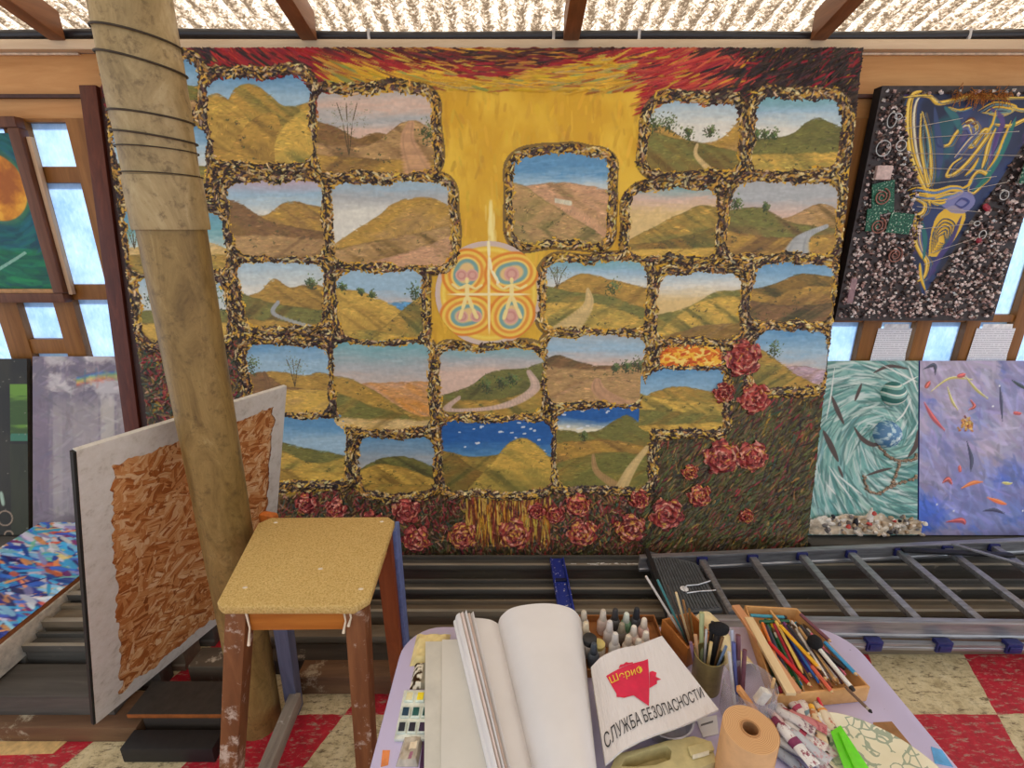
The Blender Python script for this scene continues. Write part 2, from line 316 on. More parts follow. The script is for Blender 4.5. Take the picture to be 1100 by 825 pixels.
    for i in pick:
        y, x = ys[i], xs[i]; d = D[y, x]
        px, py = PX[y, x], PY[y, x]
        ctr = math.exp(-((px - 560) / 150.0) ** 2) * (1 if py < 400 else .4)
        if d > 12 - 6 * ctr and (ctr > .3 or low[y, x] > .5): continue
        if d > 10 and py < 120: continue
        if px > 860: g = .65
        else: g = ctr
        pr = np.array([.27 - .1 * g, .17, .14 + .2 * g, .13 + .05 * g, .12, .07, .06, .04]); 
        if d > 6 or d < -1: pr[:2] *= 1.9
        if low[y, x] > .5: pr[2] *= 1.3
        pr /= pr.sum()
        a = math.atan2(gx[y, x], -gy[y, x]) + rng.normal(0, .55)
        hh = (.011 + .008 * math.exp(-((d - 5) / 5.0) ** 2)) * rng.uniform(.6, 1.1)
        c.stroke(x, y, a, rng.uniform(6, 12), rng.uniform(1.0, 1.8), jit(pal_r[rng.choice(8, p=pr)], .07), hh, 1)
    # column of pale light above the medallion
    q0, q1 = bp(527, 215), bp(526, 262)
    for _ in range(60):
        q = bp(rng.normal(527, 2.2), rng.uniform(222, 268)); c.stroke(q[0], q[1], pi / 2, 26, 1.8, C3((250, 232, 150)), .004, .35)
    np.clip(c.c, 0, 1, out=c.c)
    return c, D
def paint_medallion(R):
    S = int(R * 2 * 1.5) + 2; c = Canvas(S, S, (212, 190, 176)); k = S / 2.0
    x = (c.X - k) / k; y = (c.Y - k) / k; r = np.hypot(x, y)
    c.mix(sm(.95, .8, r), C3((206, 188, 180)))
    q = np.hypot(x / .93, (y - .0) / .93)
    c.mix(sm(.98, .94, q), C3((232, 178, 48)))
    c.mix(np.exp(-((q - .9) / .05) ** 2), C3((246, 214, 90)))
    c.mix(sm(.86, .8, q), C3((238, 184, 62)))
    for sx in (-1, 1):
        for sy in (-1, 1):
            d = np.hypot((x - sx * .42) / .48, (y - sy * .40) / .43)
            a = np.arctan2(y - sy * .40, (x - sx * .42))
            d = d + .08 * np.sin(2 * a + sx * sy)
            for lo, hi, col in ((1.04, .94, (226, 134, 40)), (.92, .84, (244, 206, 84)), (.80, .70, (232, 150, 56)), (.66, .6, (246, 208, 104)), (.58, .50, (124, 166, 160)), (.44, .32, (232, 196, 130))):
                c.mix(sm(lo, hi, d), C3(col))
    for (ox, oy, rr) in ((-.5, -.36, .12), (-.3, -.36, .12), (.42, -.38, .15), (-.5, .42, .12), (-.24, .42, .12), (.4, .42, .16)):
        d = np.hypot((x - ox) / rr, (y - oy) / rr); c.mix(sm(1, .85, d), C3((222, 170, 150))); c.mix(np.exp(-((d - .55) / .14) ** 2) * .6, C3((196, 124, 116)))
    pale = C3((248, 226, 150)); P = lambda l: [(k + a * k, k + b * k) for a, b in l]
    for ox in (-.4, .42):
        for l, w in (([(0, -.3), (0, -.22)], .04), ([(0, -.2), (0, .06)], .05), ([(0, -.18), (-.16, -.1), (-.28, -.2)], .03), ([(0, -.18), (.16, -.1), (.28, -.18)], .03),
                     ([(-.02, .05), (-.09, .28), (-.15, .48)], .045), ([(.02, .05), (.1, .28), (.18, .46)], .045)):
            c.line(P([(ox + a, b) for a, b in l]), w * k, pale, .002)
    c.line(P([(-.8, 0), (.8, 0)]), .03 * k, C3((250, 232, 170)), .001); c.line(P([(0, -.8), (0, .8)]), .03 * k, C3((250, 232, 170)), .001)
    c.line(P([(.0, -1), (0.01, -.7), (.05, -.45), (.17, -.25)]), .035 * k, C3((252, 240, 190)), .002); c.stroke(k * 1.17, k * .77, 0, 8, 4, C3((252, 240, 200)), .002)
    c.h += .001 * fbm(S, S, 5, 5, 5, 2)
    return c
# ------------------------------------------------------------------ scene helpers
scene = bpy.context.scene
COL = scene.collection
def lin(c):
    c = np.asarray(c, float) / 255.0
    return tuple(np.where(c <= .04045, c / 12.92, ((c + .055) / 1.055) ** 2.4))
def lin_arr(c): return np.where(c <= .04045, c / 12.92, ((np.maximum(c, 0) + .055) / 1.055) ** 2.4)
class NT:
    def __init__(s, name):
        s.m = bpy.data.materials.new(name); s.m.use_nodes = True; s.t = s.m.node_tree; s.t.nodes.clear()
        s.out = s.n('ShaderNodeOutputMaterial')
    def n(s, t, **k):
        q = s.t.nodes.new(t)
        for a, b in k.items(): setattr(q, a, b)
        return q
    def l(s, a, b): s.t.links.new(a, b)
    def obj(s): return s.n('ShaderNodeTexCoord').outputs['Object']
    def mapped(s, scale):
        m = s.n('ShaderNodeMapping'); m.inputs['Scale'].default_value = scale; s.l(s.obj(), m.inputs['Vector']); return m.outputs[0]
    def noise(s, vec, scale, detail=4, rough=.6, dist=0):
        q = s.n('ShaderNodeTexNoise'); q.inputs['Scale'].default_value = scale; q.inputs['Detail'].default_value = detail
        q.inputs['Roughness'].default_value = rough; q.inputs['Distortion'].default_value = dist
        if vec is not None: s.l(vec, q.inputs['Vector'])
        return q.outputs['Fac']
    def ramp(s, fac, stops):
        q = s.n('ShaderNodeValToRGB'); e = q.color_ramp.elements
        while len(e) < len(stops): e.new(.5)
        for a, (p, c) in zip(e, stops): a.position = p; a.color = (*lin(c), 1)
        s.l(fac, q.inputs[0]); return q.outputs[0]
    def mixc(s, fac, a, b, mode='MIX'):
        q = s.n('ShaderNodeMix', data_type='RGBA', blend_type=mode)
        for i, v in ((0, fac), (6, a), (7, b)):
            if isinstance(v, (int, float)): q.inputs[i].default_value = v
            elif isinstance(v, tuple): q.inputs[i].default_value = (*lin(v), 1)
            else: s.l(v, q.inputs[i])
        return q.outputs[2]
    def math(s, op, a, b=0.0):
        q = s.n('ShaderNodeMath', operation=op)
        for i, v in enumerate((a, b)):
            if isinstance(v, (int, float)): q.inputs[i].default_value = v
            else: s.l(v, q.inputs[i])
        return q.outputs[0]
    def bsdf(s, col, rough=.6, metal=0.0, spec=.4, bump=None, bstr=.3, bdist=.004, **k):
        b = s.n('ShaderNodeBsdfPrincipled')
        if isinstance(col, tuple): b.inputs['Base Color'].default_value = (*lin(col), 1)
        else: s.l(col, b.inputs['Base Color'])
        if isinstance(rough, (int, float)): b.inputs['Roughness'].default_value = rough
        else: s.l(rough, b.inputs['Roughness'])
        b.inputs['Metallic'].default_value = metal; b.inputs['Specular IOR Level'].default_value = spec
        for a, v in k.items(): b.inputs[a.replace('_', ' ')].default_value = v
        if bump is not None:
            q = s.n('ShaderNodeBump'); q.inputs['Strength'].default_value = bstr; q.inputs['Distance'].default_value = bdist
            s.l(bump, q.inputs['Height']); s.l(q.outputs[0], b.inputs['Normal'])
        s.l(b.outputs[0], s.out.inputs[0]); return b
_M = {}
def plain(name, c, rough=.55, metal=0.0, spec=.4, var=.12, scale=40):
    if name in _M: return _M[name]
    t = NT(name); n = t.noise(t.obj(), scale)
    a = tuple(max(0, x * (1 - var)) for x in c); b = tuple(min(255, x * (1 + var)) for x in c)
    t.bsdf(t.ramp(n, [(.3, a), (.7, b)]), rough, metal, spec, n, .12, .002)
    _M[name] = t.m; return t.m
def wood(name, c1, c2, axis=0, scale=9.0, rough=.6, stretch=14.0, wear=None, wear_amt=.62):
    if name in _M: return _M[name]
    t = NT(name); sc = [stretch] * 3; sc[axis] = 1.0
    v = t.mapped(tuple(sc)); g = t.noise(v, scale * .35, 6, .65, .6); g2 = t.noise(t.obj(), scale * .5, 3)
    mid = tuple((a + b) / 2 for a, b in zip(c1, c2))
    col = t.ramp(g, [(.28, c1), (.5, mid), (.72, c2)])
    col = t.mixc(t.math('MULTIPLY', g2, .35), col, c1)
    if wear:
        w = t.noise(t.obj(), scale * 1.3, 8, .72); col = t.mixc(t.ramp(w, [(wear_amt - .02, (0, 0, 0)), (wear_amt + .05, (255, 255, 255))]), col, wear)
    t.bsdf(col, rough, 0, .35, g, .25, .003); _M[name] = t.m; return t.m
def paint_mat(name, rough=.45, spec=.35, bump_scale=500, bstr=.25):
    if name in _M: return _M[name]
    t = NT(name); a = t.n('ShaderNodeVertexColor', layer_name='Col'); n = t.noise(t.obj(), bump_scale, 3)
    t.bsdf(a.outputs[0], rough, 0, spec, n, bstr, .001); _M[name] = t.m; return t.m

def link(o, parent=None):
    COL.objects.link(o)
    if parent is not None: o.parent = parent
    return o
def base_of(parent):
    p = Vector((0, 0, 0))
    while parent is not None: p = p + parent.location; parent = parent.parent
    return p
def tag(o, label=None, cat=None, group=None, kind=None):
    for k, v in (('label', label), ('category', cat), ('group', group), ('kind', kind)):
        if v: o[k] = v
    return o
def thing(name, loc, label, cat, group=None):
    o = bpy.data.objects.new(name, None); o.empty_display_size = .05; o.location = loc; link(o)
    return tag(o, label, cat, group)
def structure(name, loc=(0, 0, 0)):
    o = bpy.data.objects.new(name, None); o.empty_display_size = .05; o.location = loc; link(o); o['kind'] = 'structure'; return o

class MB:
    """collects shapes given in the place's own metres; build() links them as one mesh object"""
    def __init__(s): s.v = []; s.f = []; s.c = None
    def add(s, vs, fs):
        b = len(s.v); s.v += [tuple(q) for q in vs]; s.f += [tuple(i + b for i in f) for f in fs]; return s
    def box(s, x0, x1, y0, y1, z0, z1, M=None):
        vs = [Vector((x, y, z)) for z in (z0, z1) for y in (y0, y1) for x in (x0, x1)]
        if M is not None: vs = [M @ q for q in vs]
        return s.add(vs, [(0, 2, 3, 1), (4, 5, 7, 6), (0, 1, 5, 4), (2, 6, 7, 3), (0, 4, 6, 2), (1, 3, 7, 5)])
    def hexa(s, q):                                       # eight corners, bottom four then top four, anticlockwise from above
        return s.add(q, [(3, 2, 1, 0), (4, 5, 6, 7), (0, 1, 5, 4), (1, 2, 6, 5), (2, 3, 7, 6), (3, 0, 4, 7)])
    def quad_slab(s, q, n, t):                            # four corners anticlockwise seen from n, thickness t backwards
        n = Vector(n).normalized() * t; q = [Vector(a) for a in q]
        return s.hexa([a - n for a in q] + q)
    def bar(s, a, b, w, h, up=(0, 0, 1), w2=None, h2=None):
        a, b = Vector(a), Vector(b); d = (b - a).normalized(); side = d.cross(Vector(up)).normalized(); u = side.cross(d)
        w2 = w if w2 is None else w2; h2 = h if h2 is None else h2
        vs = []
        for p, ww, hh in ((a, w, h), (b, w2, h2)):
            for sx, sy in ((-1, -1), (1, -1), (1, 1), (-1, 1)): vs.append(p + side * sx * ww / 2 + u * sy * hh / 2)
        return s.add(vs, [(3, 2, 1, 0), (4, 5, 6, 7), (0, 1, 5, 4), (1, 2, 6, 5), (2, 3, 7, 6), (3, 0, 4, 7)])
    def prism(s, pts, z0, z1):
        n = len(pts); vs = [Vector((p[0], p[1], z0)) for p in pts] + [Vector((p[0], p[1], z1)) for p in pts]
        return s.add(vs, [tuple(range(n))[::-1], tuple(range(n, 2 * n))] + [(i, (i + 1) % n, n + (i + 1) % n, n + i) for i in range(n)])
    def rings(s, rings, cap0=True, cap1=True, close=True):
        n = len(rings[0]); vs = [p for r in rings for p in r]; fs = []
        for k in range(len(rings) - 1):
            for i in range(n if close else n - 1):
                j = (i + 1) % n; fs.append((k * n + i, k * n + j, (k + 1) * n + j, (k + 1) * n + i))
        if cap0: fs.append(tuple(range(n))[::-1])
        if cap1: fs.append(tuple(range((len(rings) - 1) * n, len(rings) * n)))
        return s.add(vs, fs)
    def tube(s, pts, r, n=8, cap=True):
        pts = [Vector(p) for p in pts]; R = []; rr = r if hasattr(r, '__len__') else [r] * len(pts)
        up = None
        for i, p in enumerate(pts):
            d = (pts[min(i + 1, len(pts) - 1)] - pts[max(i - 1, 0)]).normalized()
            if up is None: up = d.orthogonal().normalized()
            up = (up - d * up.dot(d)).normalized(); sd = d.cross(up)
            R.append([p + (up * cos(2 * pi * k / n) + sd * sin(2 * pi * k / n)) * rr[i] for k in range(n)])
        return s.rings(R, cap, cap)
    def lathe(s, prof, c, n=24, M=None, cap0=True, cap1=True, sx=1, sy=1):
        R = []
        for r, z in prof:
            q = [Vector((r * sx * cos(2 * pi * k / n), r * sy * sin(2 * pi * k / n), z)) for k in range(n)]
            R.append([(M @ p if M is not None else p) + Vector(c) for p in q])
        return s.rings(R, cap0, cap1)
    def build(s, name, mat, parent=None, bevel=0.0, smooth=None, seg=2, sub=0):
        off = base_of(parent); me = bpy.data.meshes.new(name)
        me.from_pydata([(x - off.x, y - off.y, z - off.z) for x, y, z in s.v], [], s.f)
        if bevel:
            bm = bmesh.new(); bm.from_mesh(me); bmesh.ops.recalc_face_normals(bm, faces=bm.faces)
            ed = [e for e in bm.edges if len(e.link_faces) == 2 and e.calc_face_angle(0) > radians(35)]
            bmesh.ops.bevel(bm, geom=ed, offset=bevel, segments=seg, affect='EDGES', clamp_overlap=True, profile=.6)
            bm.to_mesh(me); bm.free()
        else:
            bm = bmesh.new(); bm.from_mesh(me); bmesh.ops.recalc_face_normals(bm, faces=bm.faces); bm.to_mesh(me); bm.free()
        me.materials.append(mat)
        if smooth or bevel: me.shade_smooth(); me.set_sharp_from_angle(angle=radians(smooth or 40))
        me.update()
        o = bpy.data.objects.new(name, me); link(o, parent)
        return o
def canvas_mesh(name, c, fn, mat, parent=None, mask=None, skip=1):
    """painted canvas -> relief mesh; fn(u 0..1 right, v 0..1 up, h) gives points (arrays)"""
    H, W = c.H, c.W
    u = (np.arange(W) + .5) / W; v = 1 - (np.arange(H) + .5) / H
    u[0], u[-1], v[0], v[-1] = 0, 1, 1, 0
    U, V = np.meshgrid(u, v)
    P = fn(U, V, c.h); off = base_of(parent); P = P - np.array(off)
    idx = np.arange(H * W).reshape(H, W)
    q = np.stack([idx[1:, :-1], idx[1:, 1:], idx[:-1, 1:], idx[:-1, :-1]], -1).reshape(-1, 4)
    if mask is not None:
        mk = mask[1:, :-1] | mask[1:, 1:] | mask[:-1, 1:] | mask[:-1, :-1]
        q = q[mk.ravel()]
    used = np.unique(q); rem = np.full(H * W, -1); rem[used] = np.arange(len(used)); q = rem[q]
    pts = P.reshape(-1, 3)[used].astype(np.float32); col = lin_arr(np.clip(c.c, 0, 1)).reshape(-1, 3)[used]
    me = bpy.data.meshes.new(name)
    me.vertices.add(len(pts)); me.vertices.foreach_set('co', pts.ravel())
    me.loops.add(len(q) * 4); me.loops.foreach_set('vertex_index', q.ravel().astype(np.int32))
    me.polygons.add(len(q)); me.polygons.foreach_set('loop_start', np.arange(len(q), dtype=np.int32) * 4)
    me.update(calc_edges=True)
    a = me.color_attributes.new('Col', 'FLOAT_COLOR', 'POINT'); rgba = np.ones((len(pts), 4), np.float32); rgba[:, :3] = col; a.data.foreach_set('color', rgba.ravel())
    me.shade_smooth(); me.materials.append(mat); me.update()
    o = bpy.data.objects.new(name, me); return link(o, parent)
def plane_fn(pl, u0, u1, v0, v1, n0=0.0):
    bl, U, V, N = (np.array(a) for a in (pl.bl, pl.U, pl.V, pl.N))
    def fn(u, v, h): return bl + (u0 + (u1 - u0) * u)[..., None] * U + (v0 + (v1 - v0) * v)[..., None] * V + (n0 + h)[..., None] * N
    return fn
def copy_thing(o, loc, label, group=None):
    r = o.copy(); COL.objects.link(r); r.location = loc; r['label'] = label
    if group: r['group'] = group
    for ch in o.children:
        k = ch.copy(); COL.objects.link(k); k.parent = r
        for g in ch.children:
            d = g.copy(); COL.objects.link(d); d.parent = k
    return r
# ------------------------------------------------------------------ camera, light
cam = bpy.data.cameras.new('camera'); cam.sensor_fit = 'HORIZONTAL'; cam.sensor_width = 36.0; cam.lens = 36.0 * F_PX / 1100.0; cam.clip_start = .02
co = bpy.data.objects.new('camera', cam); co.location = (0, 0, CAM_H); co.rotation_euler = (pi / 2 - PITCH, 0, 0); COL.objects.link(co); scene.camera = co
w = bpy.data.worlds.new('daylight'); scene.world = w; w.use_nodes = True; nt = w.node_tree; nt.nodes.clear()
wo = nt.nodes.new('ShaderNodeOutputWorld'); bg = nt.nodes.new('ShaderNodeBackground'); nt.links.new(bg.outputs[0], wo.inputs[0])
tc = nt.nodes.new('ShaderNodeTexCoord'); sp = nt.nodes.new('ShaderNodeSeparateXYZ'); nt.links.new(tc.outputs['Generated'], sp.inputs[0])
cr = nt.nodes.new('ShaderNodeValToRGB'); nt.links.new(sp.outputs[2], cr.inputs[0]); e = cr.color_ramp.elements
e[0].position = 0.0; e[0].color = (.75, .80, .88, 1); e[1].position = .6; e[1].color = (.86, .95, 1.05, 1)
nt.links.new(cr.outputs[0], bg.inputs[0]); bg.inputs[1].default_value = .86
sun = bpy.data.lights.new('sun', 'SUN'); sun.energy = 6.5; sun.angle = radians(3); sun.color = (.96, .98, 1)
so = bpy.data.objects.new('sun', sun); so.rotation_euler = (radians(-38), radians(12), 0); COL.objects.link(so)
scene.view_settings.view_transform = 'Standard'; scene.view_settings.look = 'None'; scene.view_settings.gamma = 1; scene.view_settings.exposure = 0.56
scene.view_settings.use_curve_mapping = False
scene.cycles.use_denoising = True; scene.cycles.max_bounces = 8; scene.cycles.transparent_max_bounces = 8
scene.cycles.caustics_reflective = False; scene.cycles.caustics_refractive = False

# ------------------------------------------------------------------ floor
t = NT('worn_checker_lino'); sx = t.n('ShaderNodeSeparateXYZ'); t.l(t.obj(), sx.inputs[0])
wob = t.noise(t.obj(), 9, 3); wob = t.math('MULTIPLY', t.math('SUBTRACT', wob, .5), .02)
s_ = t.math('ADD', t.math('SUBTRACT', sx.outputs[0], t.math('MULTIPLY', sx.outputs[1], .42)), wob)
a = t.math('FLOOR', t.math('DIVIDE', t.math('SUBTRACT', s_, 1.2), .392)); b = t.math('FLOOR', t.math('DIVIDE', t.math('SUBTRACT', t.math('ADD', sx.outputs[1], wob), 1.305), .4))
par = t.math('PINGPONG', t.math('ADD', t.math('ADD', a, b), 200), 1.0)
red = t.ramp(t.noise(t.obj(), 22, 6, .7), [(.3, (150, 18, 34)), (.6, (190, 28, 48)), (.8, (206, 70, 78))])
crm = t.ramp(t.noise(t.obj(), 18, 6, .7), [(.25, (150, 130, 92)), (.5, (206, 188, 146)), (.8, (226, 212, 176))])
col = t.mixc(par, red, crm)
mp = t.mapped((14, 46, 1)); sc1 = t.noise(mp, 1.6, 8, .75)
col = t.mixc(t.ramp(sc1, [(.53, (0, 0, 0)), (.62, (255, 255, 255))]), col, t.mixc(par, (170, 136, 118), (110, 92, 66)))
sc2 = t.noise(t.obj(), 60, 5, .8); col = t.mixc(t.ramp(sc2, [(.53, (0, 0, 0)), (.68, (200, 200, 200))]), col, (76, 62, 46))
t.bsdf(col, .5, 0, .4, sc2, .2, .002)
fl = MB().box(-4.5, 4.5, -3.0, 2.6, -.08, 0).build('floor', t.m); fl['kind'] = 'structure'

# ------------------------------------------------------------------ walls: back wall of boards with two bands of little windows
ply = wood('plywood', (192, 134, 76), (222, 170, 110), 0, 5, .5, 9)
dpan = wood('dark_panel', (70, 52, 38), (104, 80, 58), 0, 7, .7, 10)
frame_m = wood('window_wood', (122, 78, 34), (164, 112, 56), 2, 8, .5, 12)
WY = 2.49
wl = structure('wall_back')
MB().box(-4.2, -1.72, WY, WY + .03, 2.15, 2.412).box(-1.72, .72, WY, WY + .03, 2.15, 2.412).box(.722, 2.36, WY, WY + .03, 2.15, 2.412).box(2.364, 4.2, WY, WY + .03, 2.15, 2.412).build('upper_board', ply, wl, .002)
MB().box(-1.84, 1.56, WY, WY + .03, 0, 2.15).build('middle_board', ply, wl)
MB().box(-4.2, -1.84, WY, WY + .03, 0, .985).box(1.56, 4.2, WY, WY + .03, 0, .985).build('lower_board', dpan, wl)
beam_m = wood('cream_beam', (206, 178, 142), (232, 208, 174), 0, 6, .5, 10)
bm_ = MB().box(-4.2, 4.2, 2.44, WY + .04, 2.414, 2.452).build('trim_1', beam_m, None, .003); bm_['kind'] = 'structure'
fz = MB().box(-4.2, 4.2, WY + .005, WY + .03, 2.4525, 2.478).build('trim_2', wood('fascia', (120, 96, 70), (160, 132, 98), 0, 6), None); fz['kind'] = 'structure'
rail_m = plain('rail_brown', (74, 44, 36), .5)
for k, (xa, xb) in enumerate(((-4.2, -1.915), (1.53, 4.2))):
    r_ = MB().box(xa, xb, 2.468, WY - .001, 2.234, 2.25).build('trim_%d' % (3 + k), rail_m, None, .002); r_['kind'] = 'structure'
    r_ = MB().box(xa, xb, 2.475, WY - .001, 2.404, 2.412).build('trim_%d' % (5 + k), plain('bead_cream', (226, 204, 176), .5), None, .001); r_['kind'] = 'structure'
MB().box(-4.2, -3.301, WY, WY + .03, .985, 2.15).box(3.301, 4.2, WY, WY + .03, .985, 2.15).build('side_board', ply, wl)
# frosted, weathered film panes, lit by the day outside
t = NT('pane_film'); mp = t.mapped((90, 90, 40)); n1 = t.noise(mp, 1.0, 5, .7); n2 = t.noise(t.obj(), 5, 3)
col = t.mixc(.5, t.ramp(n1, [(.3, (160, 186, 214)), (.55, (190, 208, 230)), (.75, (220, 232, 246))]), t.ramp(n2, [(.35, (168, 190, 210)), (.55, (198, 212, 230)), (.7, (206, 222, 212))]))
tr = t.n('ShaderNodeBsdfTranslucent'); t.l(col, tr.inputs[0]); gl = t.n('ShaderNodeBsdfGlossy'); gl.inputs['Roughness'].default_value = .12
mx = t.n('ShaderNodeMixShader'); mx.inputs[0].default_value = .06; t.l(tr.outputs[0], mx.inputs[1]); t.l(gl.outputs[0], mx.inputs[2]); t.l(mx.outputs[0], t.out.inputs[0]); pane_m = t.m
def lattice(win, cols, xa, xb, rows_of):
    f = MB(); xs = [xa]
    for c in cols: xs += [c[0], c[1]]
    xs.append(xb)
    for i in range(0, len(xs), 2): f.box(xs[i], xs[i + 1], 2.455, 2.525, .985, 2.15)
    for ci, c in enumerate(cols):
        rows = rows_of(ci); zs = [.985]
        for r in rows: zs += [r[0], r[1]]
        zs.append(2.15)
        for i in range(0, len(zs), 2):
            if zs[i + 1] - zs[i] > .004: f.box(c[0], c[1], 2.463, 2.517, zs[i], zs[i + 1])
        for r in rows:
            p = MB()
            p.add([(c[0] - .004, 2.492, r[0] - .004), (c[1] + .004, 2.492, r[0] - .004), (c[1] + .004, 2.492, r[1] + .004), (c[0] - .004, 2.492, r[1] + .004),
                   (c[0] - .004, 2.494, r[0] - .004), (c[1] + .004, 2.494, r[0] - .004), (c[1] + .004, 2.494, r[1] + .004), (c[0] - .004, 2.494, r[1] + .004)], [(3, 2, 1, 0), (4, 5, 6, 7), (0, 1, 5, 4), (1, 2, 6, 5), (2, 3, 7, 6), (3, 0, 4, 7)])
            p.build('pane', pane_m, win)
    f.build('window_frame', frame_m, win, .003)
w1 = structure('window_1'); lattice(w1, [(-3.10, -2.92), (-2.80, -2.62), (-2.505, -2.32), (-2.22, -2.03)], -3.3, -1.84,
    lambda i: [(1.0, 1.05), (1.126, 1.315), (1.42, 1.879), (1.949, 2.135)] if i == 2 else [(1.0, 1.33), (1.405, 1.879), (1.949, 2.135)])
w2 = structure('window_2'); lattice(w2, [(1.62, 1.80), (1.895, 2.075), (2.15, 2.33), (2.40, 2.57), (2.64, 2.82), (2.90, 3.08)], 1.56, 3.3,
    lambda i: [(1.0, 1.215), (1.253, 1.91), (1.955, 2.135)])

# ------------------------------------------------------------------ roof of weathered translucent corrugated sheets on rafters
SL = .262
def roof_z(y): return 2.548 + (2.44 - y) * SL
t = NT('weathered_sheet'); mp = t.mapped((1, .35, 1)); n1 = t.noise(t.obj(), 70, 5, .75); n2 = t.noise(mp, 26, 5, .7); wv = t.n('ShaderNodeTexWave', wave_type='BANDS', bands_direction='X')
wv.inputs['Scale'].default_value = 2 * pi / .076 / 20.0; wv.inputs['Distortion'].default_value = 1.2; wv.inputs['Detail'].default_value = 3; wv.inputs['Detail Scale'].default_value = 6; t.l(t.obj(), wv.inputs['Vector'])
dirt = t.math('ADD', t.math('MULTIPLY', n1, .75), t.math('ADD', t.math('MULTIPLY', n2, .45), t.math('MULTIPLY', wv.outputs['Fac'], .10)))
col = t.ramp(dirt, [(.44, (240, 240, 238)), (.54, (222, 214, 200)), (.62, (164, 142, 118)), (.72, (88, 72, 56))])
tr = t.n('ShaderNodeBsdfTranslucent'); t.l(col, tr.inputs[0]); df = t.n('ShaderNodeBsdfDiffuse'); t.l(col, df.inputs[0])
mx = t.n('ShaderNodeMixShader'); mx.inputs[0].default_value = .12; t.l(tr.outputs[0], mx.inputs[1]); t.l(df.outputs[0], mx.inputs[2]); t.l(mx.outputs[0], t.out.inputs[0])
roof = structure('ceiling')
nx, ny = 640, 24; xs = np.linspace(-4.2, 4.2, nx); ys = np.linspace(2.62, -1.2, ny)
X, Y = np.meshgrid(xs, ys); Z = 2.548 + .0095 + (2.44 - Y) * SL + .009 * np.cos(2 * pi * X / .076)
vs = np.stack([X, Y, Z], -1).reshape(-1, 3).tolist()
fs = [(j * nx + i, j * nx + i + 1, (j + 1) * nx + i + 1, (j + 1) * nx + i) for j in range(ny - 1) for i in range(nx - 1)]
m_ = MB(); m_.v = [tuple(q) for q in vs]; m_.f = fs; m_.build('corrugated_sheet', t.m, roof, 0, 80)
raft_m = wood('rafter_wood', (112, 70, 42), (164, 108, 68), 1, 7, .5, 10)
for x in (-3.04, -1.957, -.873, .255, 1.318, 2.40, 3.45):
    MB().hexa([(x - .034, -1.2, roof_z(-1.2) - .1), (x + .034, -1.2, roof_z(-1.2) - .1), (x + .034, 2.435, roof_z(2.435) - .105), (x - .034, 2.435, roof_z(2.435) - .105),
               (x - .034, -1.2, roof_z(-1.2) - .001), (x + .034, -1.2, roof_z(-1.2) - .001), (x + .034, 2.435, roof_z(2.435) - .001), (x - .034, 2.435, roof_z(2.435) - .001)]).build('rafter', raft_m, roof, .003)

# black cable conduit along the wall plate
pt = thing('conduit_pipe', (0, 2.468, 2.47), 'thin black conduit pipe running along the top of the wall under the roof', 'pipe')
pts = [(x, 2.466, 2.474 + .004 * sin(x * 3.1) - .004 * sin(x * 1.3 + 1)) for x in np.linspace(-3.6, 2.0, 50)] + [(2.2, 2.466, 2.479), (2.4, 2.464, 2.488), (2.6, 2.46, 2.497)]
MB().tube(pts, .0185, 12).build('pipe', plain('conduit_black', (38, 38, 42), .35, 0, .5), pt, 0, 40)
for x in (-.62, .18, .55, 1.98): MB().box(x - .006, x + .006, 2.4475, 2.4865, 2.4525, 2.494).build('clip', plain('clip_white', (200, 196, 190), .5), pt, .002)
# ------------------------------------------------------------------ big relief painting
pm = paint_mat('oil_paint', .42, .35)
bigT = thing('relief_painting', BIG.pt(BIG.w / 2, 0), 'huge thick-relief oil painting of many small hill landscapes on golden yellow, leaning on the wall', 'painting')
bc, BD = paint_big()
canvas_mesh('painted_board', bc, plane_fn(BIG, 0, BIG.w, 0, BIG.h), pm, bigT, BD > -7)
q = [BIG.pt(0, 0, .0005), BIG.pt(BIG.w, 0, .0005), BIG.pt(BIG.w, BIG.h, .0005), BIG.pt(0, BIG.h, .0005)]
MB().quad_slab([p - BIG.N * .001 for p in q], BIG.N, .028).build('backing_board', plain('board_edge', (86, 62, 44), .8), bigT)
for i, (v, b) in enumerate(zip(VIG, BOXES)):
    x0, y0, x1, y1 = b; x0 = max(x0, 0) - 0; x1 = min(x1, BW - 1)
    W, H = int((x1 - x0) * 1.15), int((y1 - y0) * 1.15)
    k = paint_landscape(W, H, v, 100 + i * 13)
    gx = x0 + (np.arange(W) + .5) * (x1 - x0) / W; gy = y0 + (np.arange(H) + .5) * (y1 - y0) / H
    GX, GY = np.meshgrid(gx, gy)
    m = sd_round(GX, GY, b, 22, i) < 3
    lay = .0045 + (.0015 if i in (22,) else 0) + (.001 * (i % 3) if i >= 22 else 0)
    o = canvas_mesh('landscape_panel', k, plane_fn(BIG, x0 / BIG_RES, x1 / BIG_RES, BIG.h - y1 / BIG_RES, BIG.h - y0 / BIG_RES, lay), pm, bigT, m)
md = paint_medallion(MED_R); k = md.W / 2.0
canvas_mesh('round_emblem', md, plane_fn(BIG, (MED[0] - MED_R) / BIG_RES, (MED[0] + MED_R) / BIG_RES, BIG.h - (MED[1] + MED_R * .96) / BIG_RES, BIG.h - (MED[1] - MED_R * .96) / BIG_RES, .0075), pm, bigT, np.hypot(md.X - k, md.Y - k) < k * .985)
